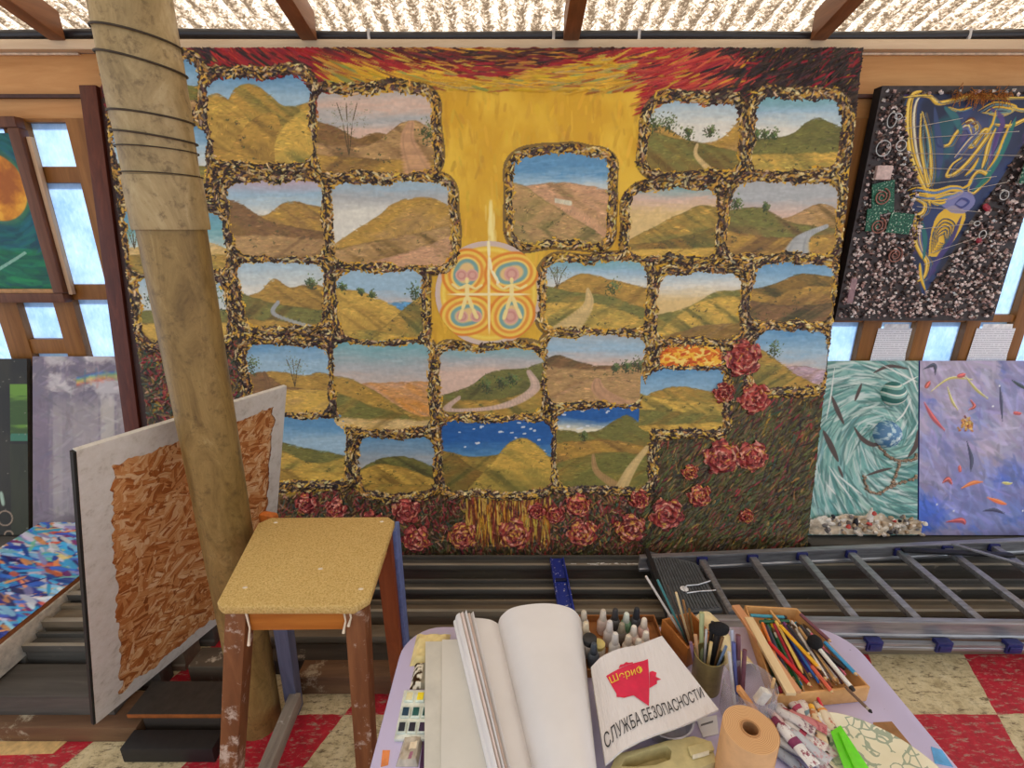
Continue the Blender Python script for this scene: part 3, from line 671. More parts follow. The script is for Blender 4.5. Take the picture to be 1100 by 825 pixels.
# relief roses
def rose(px, py, r_px, seed, yel=.2):
    u, v = BIG.uv(px, py); R = r_px * 1.55 / BIG_RES; S = 72
    c = Canvas(S, S, (120, 34, 40)); k = S / 2.0; r = np.random.default_rng(seed)
    x = (c.X - k) / k; y = (c.Y - k) / k; d = np.hypot(x, y); a = np.arctan2(y, x)
    ph = r.uniform(0, 6); pet = d + .07 * np.sin(5 * a + ph) + .05 * np.sin(3 * a + 2 * ph + d * 7)
    g = np.sin(pet * 17 + a + ph); n = fbm(S, S, 7, 7, seed)
    c.c[:] = C3((126, 52, 50)); c.mix(sm(.0, -.9, g) * .6, C3((86, 30, 34)))
    pr = [C3(q_) for q_ in ((160, 64, 60), (196, 96, 84), (230, 166, 140), (104, 34, 38), (218, 164, 78))]
    for _ in range(330):
        aa, dd = r.uniform(0, 2 * pi), sqrt(r.random()) * .98; x_, y_ = k + k * dd * cos(aa), k + k * dd * sin(aa)
        gg = g[min(int(y_), S - 1), min(int(x_), S - 1)]
        pp = np.array([.3, .2 + .15 * gg, max(.12 + .18 * gg, .01), max(.2 - .2 * gg, .02), yel * .6]); pp = np.maximum(pp, .01); pp /= pp.sum()
        c.stroke(x_, y_, aa + pi / 2 + r.normal(0, .45), r.uniform(6, 16), r.uniform(1.2, 2.6), jit(pr[r.choice(5, p=pp)], .06), 0, .9)
    c.h[:] = .006 + .03 * np.sqrt(np.clip(1 - d ** 2, 0, 1)) * .7 + .006 * g * (d < .9) + .006 * (n - .5)
    edge = .84 + .1 * np.sin(5 * a + ph) + .06 * np.sin(9 * a + 2 * ph) + .25 * (fbm(S, S, 6, 6, seed + 3) - .5)
    canvas_mesh('relief_rose', c, plane_fn(BIG, u - R, u + R, v - R, v + R, 0), pm, bigT, d < edge)
for i, (px, py, r, yl) in enumerate([(796, 384, 21, .05), (809, 427, 18, .05), (776, 421, 12, .05), (773, 490, 21, .1), (806, 489, 18, .1), (437, 547, 17, .05), (447, 577, 17, .1), (497, 574, 17, .35), (552, 572, 20, .35),
        (620, 541, 15, .3), (596, 551, 12, .1), (625, 571, 18, .4), (676, 566, 18, .4), (715, 551, 20, .15), (686, 535, 12, .1), (750, 531, 14, .3), (740, 506, 10, .6), (400, 560, 15, .05), (362, 545, 13, .05), (330, 540, 13, .05), (800, 553, 9, .3), (576, 548, 11, .05)]):
    rose(px, py, r, 40 + i, yl)
# ------------------------------------------------------------------ the other paintings
K3 = lambda *a: [C3(x) for x in a]
class Painting:
    def __init__(s, name, label, cat, bl, br, tl, res, base, thick=.02, edge=(200, 190, 176)):
        s.pl = Plane(bl, br, tl); s.res = res; s.c = Canvas(s.pl.w * res, s.pl.h * res, base); s.thick = thick; s.edge = edge
        s.root = thing(name, s.pl.pt(s.pl.w / 2, 0, -thick), label, cat)
    def cp(s, px, py):
        u, v = s.pl.uv(px, py); return u * s.res, (s.pl.h - v) * s.res
    def pts(s, l): return np.array([s.cp(*p) for p in l])
    def done(s, mat=None, part='painted_canvas'):
        pl = s.pl
        canvas_mesh(part, s.c, plane_fn(pl, 0, pl.w, 0, pl.h), mat or pm, s.root)
        q = [pl.pt(0, 0), pl.pt(pl.w, 0), pl.pt(pl.w, pl.h), pl.pt(0, pl.h)]
        MB().quad_slab([p - pl.N * .0015 for p in q], pl.N, s.thick - .0015).build('stretcher', plain('edge_%d_%d_%d' % s.edge, s.edge, .8), s.root, .001)

# --- planet picture hanging on the window bars
p = Painting('planet_painting', 'framed picture of an orange planet over a teal green swirl, hung on the window bars', 'painting', (-2.93, 2.435, 1.385), (-2.256, 2.435, 1.385), (-2.93, 2.435, 2.085), 260, (8, 78, 84), .02, (110, 70, 50))
c = p.c; cx, cy = p.cp(-8, 200); X, Y = c.X, c.Y
c.mix(fbm(c.H, c.W, 40, 40, 4), C3((4, 104, 96))); 
for _ in range(1500):
    x, y = rng.uniform(0, c.W), rng.uniform(0, c.H); a = math.atan2(y - cy, x - cx) + pi / 2; low = y > c.H * .72
    c.stroke(x, y, a + (.0 if not low else .2), rng.uniform(12, 40), rng.uniform(1.5, 4), jit((K3((8, 84, 92), (6, 66, 86), (14, 112, 100), (20, 100, 120)) if not low else K3((16, 120, 76), (30, 140, 88), (10, 92, 74), (8, 76, 70)))[rng.integers(4)], .05), 0, .5)
d = np.hypot(X - cx, Y - cy); R = p.cp(27, 200)[0] - cx
nn = fbm(c.H, c.W, 18, 18, 9, 5)
c.mix(sm(R * 1.25, R, d) * .35, C3((160, 150, 60))); m = sm(R + 1, R - 1, d); c.mix(m, C3((214, 138, 28))); c.mix(m * sm(.4, .7, nn), C3((168, 92, 18))); c.mix(m * sm(.55, .75, 1 - nn), C3((240, 176, 48)))
for k_ in range(3):
    q = spline(p.pts([(-6, 290), (12, 279), (26, 270)])); c.line(q + k_ * .8, .8, C3((170, 206, 190)), 0, .7)
p.done()
fm = wood('picture_frame_wood', (84, 50, 34), (128, 82, 56), 2, 8, .45, 12)
fr = MB()
for a, b in (((-2.975, 1.345), (-2.212, 1.345)), ((-2.212, 2.125), (-2.975, 2.125))): fr.box(a[0] if a[0] < b[0] else b[0], max(a[0], b[0]), 2.405, 2.452, a[1] - .022, a[1] + .024)
fr.box(-2.258, -2.206, 2.405, 2.452, 1.3695, 2.1025).box(-2.979, -2.9285, 2.405, 2.452, 1.3695, 2.1025)
fr.build('frame', fm, p.root, .006)
fr = MB().box(-2.261, -2.254, 2.412, 2.4345, 1.392, 2.083).box(-2.922, -2.26, 2.412, 2.4345, 1.3695, 1.389); fr.build('inner_fillet', plain('gilt_dull', (176, 132, 84), .45), p.root, .002)
MB().box(-2.2045, -2.186, 2.43, 2.452, 1.36, 2.07).build('back_batten', wood('pale_batten', (196, 160, 124), (226, 196, 164), 2, 8), p.root, .002)

# --- dusty rainbow painting and the dark one, standing on the planks at the wall
p = Painting('rainbow_painting', 'dusty mauve grey painting of pale columns under a small rainbow, standing below the window', 'painting', (-2.474, 2.150, .165), (-1.962, 2.150, .165), (-2.474, 2.425, 1.045), 260, (150, 138, 146), .022, (206, 190, 168))
c = p.c; H, W = c.H, c.W; n = fbm(H, W, 30, 40, 2, 5); u = c.X / W; v = c.Y / H
c.mix(sm(.35, .7, n) * .55, C3((112, 104, 124))); top = sm(.4, .18, v); cl = fbm(H, W, 26, 18, 8, 5)
c.mix(top * sm(.42, .62, cl), C3((196, 190, 192))); c.mix(top * sm(.52, .36, cl) * .7, C3((112, 106, 126)))
for a, b, col, m_ in ((0, .16, (116, 102, 122), .55), (.2, .3, (186, 178, 172), .5), (.3, .4, (166, 158, 158), .5), (.4, .66, (176, 168, 164), .6), (.68, .82, (204, 196, 182), .75), (.84, 1, (178, 166, 160), .5)):
    c.mix(sm(a - .012, a + .012, u) * sm(b + .012, b - .012, u) * sm(.18, .3, v) * m_, C3(col))
c.mix(sm(.86, .9, v) * .5, C3((124, 112, 124)))
for k_, col in enumerate(((70, 110, 190), (86, 170, 170), (150, 190, 100), (226, 206, 96), (228, 150, 70), (204, 90, 76))):
    c.line(spline(p.pts([(82, 405.5 + k_ * 1.6), (108, 400 + k_ * 1.6), (146, 398.5 + k_ * 1.6)])), 1.9, C3(col), 0, .45)
for _ in range(500):
    x, y = rng.uniform(0, W), rng.uniform(0, H); c.stroke(x, y, rng.choice([pi / 2, .4, 2.6]) + rng.normal(0, .15), rng.uniform(8, 30), rng.uniform(1, 3), jit(c.c[int(y), int(x)] * rng.uniform(.85, 1.15), .04), 0, .4)
p.done()
p = Painting('dark_painting', 'tall near-black painting with a glowing green block, standing next to the rainbow painting', 'painting', (-2.99, 2.150, .165), (-2.497, 2.150, .165), (-2.99, 2.415, 1.035), 260, (34, 32, 28), .022, (60, 54, 46))
c = p.c; n = fbm(c.H, c.W, 20, 60, 2, 4); c.mix(sm(.4, .7, n) * .6, C3((58, 54, 42)))
G = c.poly(p.pts([(10, 412), (29, 412), (30, 470), (11, 470)])); c.mix(G * .85, C3((62, 96, 40))); c.mix(G * sm(.4, .6, fbm(c.H, c.W, 60, 9, 5)), C3((104, 148, 52))); c.mix(c.poly(p.pts([(11, 465), (30, 465), (30, 473), (11, 473)])), C3((60, 120, 96)))
c.mix(c.poly(p.pts([(10, 476), (30, 476), (32, 590), (12, 590)])) * .5, C3((58, 66, 40)))
for (x, y, r_) in ((5, 556, 7), (9, 574, 4), (2, 586, 5)):
    a_ = np.linspace(0, 2 * pi, 20); x0, y0 = p.cp(x, y); c.line(np.stack([x0 + np.cos(a_) * r_ * 1.4, y0 + np.sin(a_) * r_ * 1.4], 1), 1.2, C3((176, 150, 128)), .001, .8)
c.stroke(*p.cp(2, 535), 1.4, 22, 3, C3((190, 220, 200)), .002, .8)
for _ in range(60): c.stroke(rng.uniform(0, c.W), rng.uniform(0, c.H), 0, 2, .8, C3((150, 146, 130)), 0, .7)
p.done()

# --- flat-lying abstract canvas on a white slab
p = Painting('abstract_painting', 'bright blue and orange dabbed abstract board lying flat on a thick white slab', 'painting', (-2.337, 1.285, .281), (-1.813, 1.285, .281), (-2.337, 2.085, .281), 260, (70, 90, 180), .017, (150, 92, 52))
c = p.c; H, W = c.H, c.W; pal = K3((40, 60, 150), (60, 110, 214), (64, 170, 226), (140, 200, 236), (226, 226, 236), (232, 150, 96), (214, 96, 70), (120, 40, 96), (40, 36, 96), (150, 140, 200), (120, 190, 170), (230, 200, 130))
c.mix(fbm(H, W, 20, 20, 6, 4), C3((90, 96, 160)))
for _ in range(3000):
    y = rng.uniform(0, H); far = y < H * .35
    pr = np.array([.14, .15, .14, .1, .08, .07, .06, .05, .12, .06, .02, .01]) if not far else np.array([.06, .1, .16, .14, .14, .06, .03, .05, .04, .08, .08, .06]); pr /= pr.sum()
    c.stroke(rng.uniform(0, W), y, rng.normal(.3, .3), rng.uniform(12, 44), rng.uniform(1.4, 4), jit(pal[rng.choice(12, p=pr)], .07), rng.uniform(.001, .004), .9)
p.done(paint_mat('wet_oil', .22, .5))
wt = thing('white_slab', (-2.075, 1.7, .155), 'thick white painted slab under the flat abstract board', 'slab')
MB().box(-2.345, -1.806, 1.277, 2.095, .155, .263).build('slab', plain('slab_white', (196, 190, 176), .6), wt, .004)

# --- trophy assemblage hanging over the other window
J = Painting('trophy_assemblage', 'black hung panel with a yellow swirling cup painted amid glued chips, buttons and wires', 'artwork', (1.605, 2.39, 1.236), (2.39, 2.39, 1.236), (1.605, 2.39, 2.262), 380, (40, 34, 36), .05, (30, 26, 28))
c = J.c; H, W = c.H, c.W
z4 = lambda l: J.pts([(880 + a / 2.75, 60 + b / 2.75) for a, b in l])
cup = spline(z4([(250, 112), (256, 230), (280, 330), (292, 400), (272, 440), (300, 490), (280, 560), (276, 600), (292, 650), (306, 706), (330, 670), (372, 612), (420, 530), (470, 450), (530, 370), (588, 280), (650, 190), (690, 108), (560, 118), (400, 112), (300, 112)]), 6)
inside = c.poly(cup) > .5
c.c[:] = C3((58, 48, 46)) * (.6 + .8 * fbm(H, W, 8, 8, 3, 3))[..., None]
n = fbm(H, W, 50, 70, 12, 4); I = inside.astype(float)
c.mix(I, C3((34, 40, 66))); c.mix(I * sm(.4, .6, n), C3((44, 60, 104))); c.mix(I * sm(.55, .75, fbm(H, W, 40, 60, 15)), C3((32, 84, 92))); c.mix(I * sm(.6, .75, fbm(H, W, 40, 40, 19)), C3((74, 50, 98)))
c.mix(I * np.exp(-((c.X - z4([(470, 250)])[0][0]) ** 2 + (c.Y - z4([(470, 250)])[0][1]) ** 2) / 2500.) * .4, C3((130, 140, 200)))
Yl, Yd, Gb, Pu = C3((232, 188, 56)), C3((190, 140, 36)), C3((104, 140, 140)), C3((120, 110, 168))
def sw(l, w, col, h=.003):
    q = z4(l)
    if w > 2.4: c.swoosh(q, w * 1.45, C3((52, 58, 92)), 0, .9, .5)
    c.swoosh(q, w * 1.15, col, h, 1, .5)
    if w > 2.4: c.swoosh(q + np.array([w * .35, w * .2]), w * .22, C3((120, 96, 40)), h, .9); c.swoosh(q - np.array([w * .3, w * .2]), w * .3, C3((246, 220, 120)), h, .8)
    for e_ in (2.1, 3.0):
        if w > 3: c.swoosh(q + np.array([w * e_ * .8, w * .3]), .9, C3((110, 140, 160)) if e_ < 3 else C3((150, 120, 60)), 0, .7)
sw([(300, 104), (272, 120), (262, 180), (268, 270), (290, 340), (318, 400), (326, 440)], 5.5, Yl); sw([(304, 112), (284, 140), (278, 200), (288, 290), (308, 350)], 2, C3((236, 226, 190)))
sw([(300, 170), (298, 250), (310, 330), (322, 380), (330, 330), (322, 240), (304, 165)], 3.2, Yl); sw([(306, 200), (306, 260), (316, 330), (322, 280), (314, 220), (306, 200)], 1.3, Gb)
sw([(250, 122), (320, 118), (350, 138), (400, 130), (450, 120), (560, 124), (640, 122)], 3.4, Yl)
for k_ in range(4): sw([(470 + k_ * 8, 160 + k_ * 4), (520, 136 + k_ * 7), (580 - k_ * 6, 150 + k_ * 4), (540, 176 - k_ * 3), (480 + k_ * 8, 166)], 1.5, (Yl, Gb)[k_ % 2])
sw([(345, 240), (352, 262), (380, 262), (400, 232), (430, 200), (452, 196), (462, 214), (440, 250), (452, 264), (486, 220), (496, 236), (440, 310), (400, 346), (376, 352), (392, 320), (420, 300)], 3.6, Yl)
sw([(400, 300), (440, 250), (470, 222)], 4, C3((70, 96, 168))); sw([(420, 214), (440, 206), (450, 232)], 5, C3((90, 104, 170))); sw([(432, 196), (448, 190), (458, 200)], 4, C3((120, 70, 40)))
sw([(510, 200), (560, 206), (600, 190), (640, 170)], 3, Yl); sw([(520, 214), (500, 260), (490, 300), (480, 330)], 3.6, Yl); sw([(530, 216), (520, 260), (500, 300)], 2.2, C3((150, 120, 190))); sw([(560, 206), (540, 250), (510, 300)], 2, Gb)
sw([(440, 400), (444, 370), (470, 340), (500, 356), (480, 380), (456, 404), (440, 400)], 3, Yl)
for k_ in range(3): sw([(262, 396 + k_ * 8), (290, 388 + k_ * 8), (340, 396 + k_ * 7), (390, 384 + k_ * 6), (420, 392 + k_ * 5), (380, 410 + k_ * 6), (320, 414 + k_ * 6), (270, 404 + k_ * 6)], 1.9, (Yl, C3((96, 130, 176)), Yl)[k_])
sw([(280, 420), (310, 436), (306, 460), (286, 480), (284, 540), (300, 580), (318, 610), (310, 650), (290, 664)], 4.4, Yl); sw([(300, 470), (296, 540), (310, 590)], 3, Pu)
c.mix(c.poly(spline(z4([(322, 590), (330, 520), (352, 466), (400, 440), (432, 470), (400, 540), (352, 592)]), 8)), Yl)
for k_ in range(5): sw([(330 + k_ * 5, 580 - k_ * 8), (336 + k_ * 4, 520 + k_ * 3), (366, 480 + k_ * 11), (400 - k_ * 8, 500 + k_ * 6), (370, 560 - k_ * 2), (336 + k_ * 5, 582 - k_ * 8)], 1.1, C3((60, 84, 110)), .005)
c.mix(c.poly(spline(z4([(360, 440), (390, 410), (440, 400), (460, 430), (430, 462), (390, 462)]), 8)) * .85, C3((140, 140, 190))); sw([(400, 436), (420, 420), (440, 430), (420, 446), (400, 436)], 2, C3((60, 70, 130)))
for l_, w_, c_ in (([(340, 150), (350, 230), (356, 300), (350, 360)], 7, C3((60, 76, 120))), ([(370, 150), (400, 180), (420, 230)], 6, C3((52, 110, 116))), ([(500, 150), (540, 190), (520, 250), (500, 330)], 5, C3((92, 70, 130))), ([(580, 180), (550, 260), (500, 350), (450, 400)], 6, C3((40, 120, 110))), ([(420, 470), (390, 540), (350, 600), (320, 660)], 6, C3((70, 60, 120))), ([(300, 480), (312, 540), (306, 600)], 5, C3((40, 110, 108)))):
    c.swoosh(z4(l_), w_, c_, 0, .6)
for l_, w_ in (([(560, 150), (600, 160), (640, 150)], 2.6), ([(566, 190), (544, 240), (520, 300), (492, 340)], 2.2), ([(470, 300), (452, 330), (430, 352)], 2.4), ([(380, 150), (410, 160), (450, 150)], 2), ([(340, 420), (370, 410), (400, 404)], 2.4), ([(296, 610), (300, 650), (312, 690)], 3), ([(520, 160), (510, 200), (486, 236)], 2), ([(420, 390), (440, 380), (452, 360)], 2.2), ([(330, 430), (352, 436), (372, 430)], 2.6)):
    c.swoosh(z4(l_), w_ * 1.2, Yl, .003); c.swoosh(z4(l_) + np.array([3.2, 1.5]), 1.1, Gb, 0, .8)
J.done()
jr = np.random.default_rng(5)
def inside_cup(u, v): return inside[min(max(int((J.pl.h - v) * 380), 0), H - 1), min(max(int(u * 380), 0), W - 1)]
def spot():
    while True:
        u, v = jr.uniform(.015, J.pl.w - .015), jr.uniform(.015, J.pl.h - .02)
        if not inside_cup(u, v): return u, v
chip_mats = [plain('chip_pearl', (226, 210, 204), .3), plain('chip_rose', (176, 146, 140), .4), plain('chip_brown', (110, 88, 80), .5), plain('chip_dark', (58, 50, 50), .5), plain('chip_metal', (190, 188, 186), .35, .6)]
bits = [MB() for _ in chip_mats]
for i in range(2300):
    u, v = spot()
    low = v < .45 * J.pl.h
    k_ = jr.choice(5, p=[.30, .22, .2, .2, .08] if low else [.12, .16, .26, .34, .12]); r_ = jr.uniform(.005, .012)
    p0 = J.pl.pt(u, v, jr.uniform(.0, .012)); M = Matrix.Rotation(jr.uniform(0, 6), 3, Vector(jr.normal(0, 1, 3))).to_4x4()
    b = bits[k_]; s = len(b.v)
    vs = [p0 + (M @ Vector(q)) * r_ for q in ((1, 0, 0), (-1, .1, 0), (0, 1, .1), (0, -1, 0), (.1, 0, .8), (0, .1, -.8))]
    b.add(vs, [(0, 2, 4), (2, 1, 4), (1, 3, 4), (3, 0, 4), (2, 0, 5), (1, 2, 5), (3, 1, 5), (0, 3, 5)])
for b, m_ in zip(bits, chip_mats): b.build('mosaic_chip', m_, J.root)['kind'] = 'stuff'
pcb = NT('circuit_green'); nn = pcb.noise(pcb.obj(), 120, 2); pcb.bsdf(pcb.ramp(nn, [(.45, (10, 70, 50)), (.6, (20, 110, 76)), (.68, (200, 210, 190))]), .4)
for (x, y, w_, h_, an) in ((946, 213, .10, .14, .2), (964, 240, .11, .09, -.1), (935, 236, .06, .1, .1), (1098, 185, .06, .1, 0)):
    u, v = J.pl.uv(x, y); o = J.pl.pt(u, v, .012 + .0021 * abs(x - 946) / 20); ca, sa = cos(an), sin(an); A = J.pl.U * ca + J.pl.V * sa; B = J.pl.V * ca - J.pl.U * sa
    MB().quad_slab([o - A * w_ / 2 - B * h_ / 2 + J.pl.N * .004, o + A * w_ / 2 - B * h_ / 2 + J.pl.N * .004, o + A * w_ / 2 + B * h_ / 2 + J.pl.N * .004, o - A * w_ / 2 + B * h_ / 2 + J.pl.N * .004], J.pl.N, .004).build('circuit_board', pcb.m, J.root)
def ring(o, R, r, n=20, e=1.0): return [o + J.pl.U * R * cos(a) + J.pl.V * R * e * sin(a) for a in np.linspace(0, 2 * pi, n + 1)]
metal = plain('scrap_metal', (190, 186, 180), .35, .7)
for (x, y, R, e_) in ((946, 160, .032, 1), (965, 157, .022, 1), (955, 130, .02, 1.5), (962, 126, .016, .7), (1052, 252, .016, 1.2), (1046, 240, .014, .7), (1094, 192, .014, 1.8), (1075, 210, .02, 1)):
    u, v = J.pl.uv(x, y); MB().tube(ring(J.pl.pt(u, v, .016), R, 0, 20, e_), .0028, 6, False).build('metal_ring', metal, J.root, 0, 60)
for (x, y) in ((940, 243), (944, 212), (958, 274)):
    u, v = J.pl.uv(x, y); o = J.pl.pt(u, v, .02)
    MB().tube([o + J.pl.U * (.006 + .0022 * a) * cos(a) + J.pl.V * (.006 + .0022 * a) * sin(a) for a in np.linspace(0, 14, 60)], .0035, 6).build('cord_coil', plain('cord_rose', (150, 104, 92), .6), J.root, 0, 60)
for (x, y) in ((1056, 222), (1049, 258), (1058, 224)):
    u, v = J.pl.uv(x, y); MB().lathe([(.012, 0), (.014, .006), (.008, .012)], J.pl.pt(u, v, .008), 10, J.pl.N.to_track_quat('Z', 'Y').to_matrix().to_4x4()).build('red_button', plain('button_red', (150, 40, 56), .4), J.root, 0, 40)
u, v = J.pl.uv(946, 186); M_ = Matrix((J.pl.U, J.pl.V, J.pl.N)).transposed()
def jbox(o, w_, h_, d_): return MB().quad_slab([o + J.pl.U * a * w_ / 2 + J.pl.V * b * h_ / 2 + J.pl.N * d_ for a, b in ((-1, -1), (1, -1), (1, 1), (-1, 1))], J.pl.N, d_)
jbox(J.pl.pt(u, v, .004), .07, .06, .02).build('plastic_gear', plain('old_white', (200, 176, 168), .5), J.root, .004)
jbox(J.pl.pt(J.pl.uv(911, 312)[0] + .01, J.pl.uv(911, 312)[1], .004), .03, .12, .012).build('plastic_strip', plain('strip_mauve', (150, 120, 124), .5), J.root, .003)
for (a, b) in (((965, 140), (1030, 128)), ((968, 150), (1090, 142)), ((968, 165), (1094, 168)), ((970, 180), (1060, 184)), ((975, 200), (1066, 190)), ((978, 216), (1078, 196)), ((982, 222), (1050, 228)), ((985, 246), (1044, 240)), ((990, 284), (1040, 266)), ((996, 272), (1062, 250))):
    q0, q1 = J.pl.uv(*a), J.pl.uv(*b); MB().tube([J.pl.pt(*q0, .014), J.pl.pt(*q1, .02)], .0012, 5).build('stretched_wire', metal, J.root)
tuft = MB()
for i in range(160):
    a = jr.uniform(1022, 1080); q0 = J.pl.uv(a, 103 + jr.normal(0, 2)); o = J.pl.pt(*q0, .005); d = Vector(jr.normal(0, 1, 3)) * .012
    tuft.tube([o, o + d + J.pl.N * .012, o + d * 1.6 + J.pl.N * .008 - J.pl.V * .012], .0012, 4)
tuft.build('fibre_tuft', plain('tuft_brown', (150, 96, 44), .9, var=.4, scale=200), J.root)['kind'] = 'stuff'

# --- teal seascape with shells, and the violet fish picture
S_ = Painting('shell_seascape', 'teal swirling seascape canvas with two balls and a ledge of glued shells', 'painting', (1.53, 2.165, .153), (2.108, 2.165, .153), (1.53, 2.43, 1.02), 300, (126, 176, 168), .024, (70, 110, 110))
c = S_.c; H, W = c.H, c.W; b1 = S_.cp(959, 423); b2 = S_.cp(952, 466)
c.mix(sm(.35, .65, fbm(H, W, 60, 60, 3)), C3((96, 154, 148))); c.mix(sm(.55, .75, fbm(H, W, 50, 70, 8)), C3((176, 206, 194)))
for _ in range(1500):
    x, y = rng.uniform(0, W), rng.uniform(0, H); a = math.atan2(y - b2[1], x - b2[0]) + pi / 2 + .5
    if y > H * .62: a = .9 + .5 * sin(x * .03)
    c.stroke(x, y, a, rng.uniform(16, 60), rng.uniform(1.5, 5), jit(K3((122, 178, 168), (90, 150, 142), (170, 206, 194), (66, 122, 116), (206, 220, 208), (140, 190, 190))[rng.choice(6, p=[.26, .22, .18, .1, .12, .12])], .04), 0, .45, rng.uniform(-.004, .004))
for _ in range(420):
    x, y = rng.uniform(0, W), rng.uniform(0, H); a = math.atan2(y - b2[1], x - b2[0]) + pi / 2 + .5 + rng.normal(0, .15)
    c.stroke(x, y, a, rng.uniform(20, 60), rng.uniform(.8, 2.6), C3([(222, 232, 224), (232, 236, 230), (58, 104, 100), (84, 120, 114)][rng.integers(4)]), 0, .55, rng.uniform(-.004, .004))
for l, w_ in (([(893, 425), (899, 440), (906, 455)], 4), ([(884, 462), (892, 478), (900, 495)], 5), ([(917, 458), (925, 470), (937, 477), (950, 474)], 4), ([(975, 490), (983, 478), (986, 460)], 4), ([(930, 510), (945, 505), (958, 502)], 2.5), ([(938, 400), (955, 393), (975, 396)], 3), ([(900, 500), (905, 512)], 2.5), ([(918, 430), (925, 412)], 3)):
    c.swoosh(S_.pts(l), w_, C3((84, 68, 62)), .001, .8)
for l in ([(978, 428), (970, 444), (962, 452)], [(985, 404), (965, 415)], [(975, 392), (985, 420)], [(900, 510), (912, 520), (925, 530)], [(890, 500), (900, 516), (915, 535)], [(888, 520), (897, 530)], [(896, 395), (892, 425), (887, 450)], [(948, 392), (968, 402), (985, 410)]):
    c.swoosh(S_.pts(l), 1.6, C3((232, 236, 228)), .001, .75)
S_.done()
def ball(px, py, r_, cols, nm, bands):
    u, v = S_.pl.uv(px, py); k = Canvas(64, 64, cols[0]); x = (k.X - 32) / 32; y = (k.Y - 32) / 32; d = np.hypot(x, y)
    if bands: k.mix(sm(-.1, .2, np.sin(9 * (y + .25 * x + .5 * x * x))), C3(cols[1])); k.mix(sm(.75, .95, np.sin(9 * (y + .25 * x + .5 * x * x) + .8)), C3(cols[2]))
    else: n = fbm(64, 64, 10, 10, 3, 4); k.mix(sm(.45, .6, n), C3(cols[1])); k.mix(sm(.6, .75, n), C3(cols[2]))
    k.h[:] = r_ * .8 * np.sqrt(np.clip(1 - d * d, 0, 1))
    canvas_mesh(nm, k, plane_fn(S_.pl, u - r_, u + r_, v - r_, v + r_, .0005), paint_mat('wet_oil'), S_.root, d < .99)
ball(959, 423, .064, ((60, 120, 112), (150, 196, 184), (226, 232, 220)), 'striped_ball', True)
ball(952, 466, .07, ((84, 130, 170), (180, 210, 220), (236, 242, 244)), 'silver_blue_ball', False)
def chain(nm, l):
    b = MB()
    for x, y in spline(l, 12):
        u, v = S_.pl.uv(x + rng.normal(0, .6), y + rng.normal(0, .6)); u = min(u, S_.pl.w - .012); b.lathe([(.001, -.006), (.0065, -.002), (.006, .003), (.001, .007)], S_.pl.pt(u, v, .004), 6, Matrix.Rotation(rng.uniform(0, 3), 4, 'X'))
    b.build(nm, plain('pebble', (150, 128, 108), .8, var=.3, scale=90), S_.root, 0, 50)['kind'] = 'stuff'
chain('pebble_chain', [(944, 480), (955, 491), (966, 494), (980, 494), (991, 489)]); chain('pebble_chain', [(928, 512), (931, 525), (943, 530), (955, 523), (972, 517), (990, 511)]); chain('pebble_chain', [(966, 496), (962, 510), (957, 522)])
# the shell ledge: sand bank with shells
z0 = .145
def sp_(px, py, n=0.0): u, v = S_.pl.uv(px, py); return S_.pl.pt(u, v, n)
Lg = Canvas(150, 26, (196, 176, 150)); Lg.h = .01 + .03 * fbm(26, 150, 14, 8, 3, 4); Lg.c *= (.7 + .6 * fbm(26, 150, 9, 5, 6, 4))[..., None]; Lg.mix(sm(.55, .7, fbm(26, 150, 8, 6, 9)), C3((226, 214, 196)))
vb = S_.pl.uv(940, 574)[1]; vt = S_.pl.uv(940, 548)[1]
canvas_mesh('sand_ledge', Lg, plane_fn(S_.pl, .003, S_.pl.w - .002, max(.012, vb - .03), vt, 0), pm, S_.root, (Lg.Y > 4 + 9 * fbm(26, 150, 16, 8, 31, 3) - 4 * np.sin(Lg.X / 40)))
shell_m = [plain('shell_white', (226, 214, 200), .5), plain('shell_tan', (176, 150, 120), .6), plain('shell_grey', (120, 112, 108), .6), plain('shell_black', (30, 30, 38), .3), plain('shell_red', (190, 70, 60), .5)]
for i in range(84):
    px, py = rng.uniform(882, 987), rng.uniform(553, 573); r_ = rng.uniform(.009, .02); o = sp_(px, py, .03); k_ = rng.choice(5, p=[.36, .36, .2, .04, .04])
    b = MB().lathe([(r_ * .15, -r_ * .5), (r_, -r_ * .2), (r_ * .8, r_ * .35), (r_ * .15, r_ * .7)], o, 9, Matrix.Rotation(rng.uniform(0, 3), 4, 'X') @ Matrix.Rotation(rng.uniform(0, 3), 4, 'Y'), sy=.6)
    b.build('shell', shell_m[k_], S_.root, 0, 50)
b = MB().lathe([(.004, -.03), (.014, -.02), (.012, 0), (.005, .02)], sp_(915, 558, .03), 10); b.build('black_figurine', shell_m[3], S_.root, 0, 50)
b = MB().lathe([(.02, -.03), (.016, 0), (.01, .02), (.004, .045)], sp_(930, 552, .03), 10); b.build('spired_shell', shell_m[0], S_.root, 0, 50)
for (px, py, k_) in ((905, 563, 4), (932, 549, 4), (986, 560, 0), (980, 562, 1)):
    MB().lathe([(.003, -.012), (.012, -.004), (.010, .006), (.003, .012)], sp_(px, py, .045), 9).build('shell', shell_m[k_], S_.root, 0, 50)

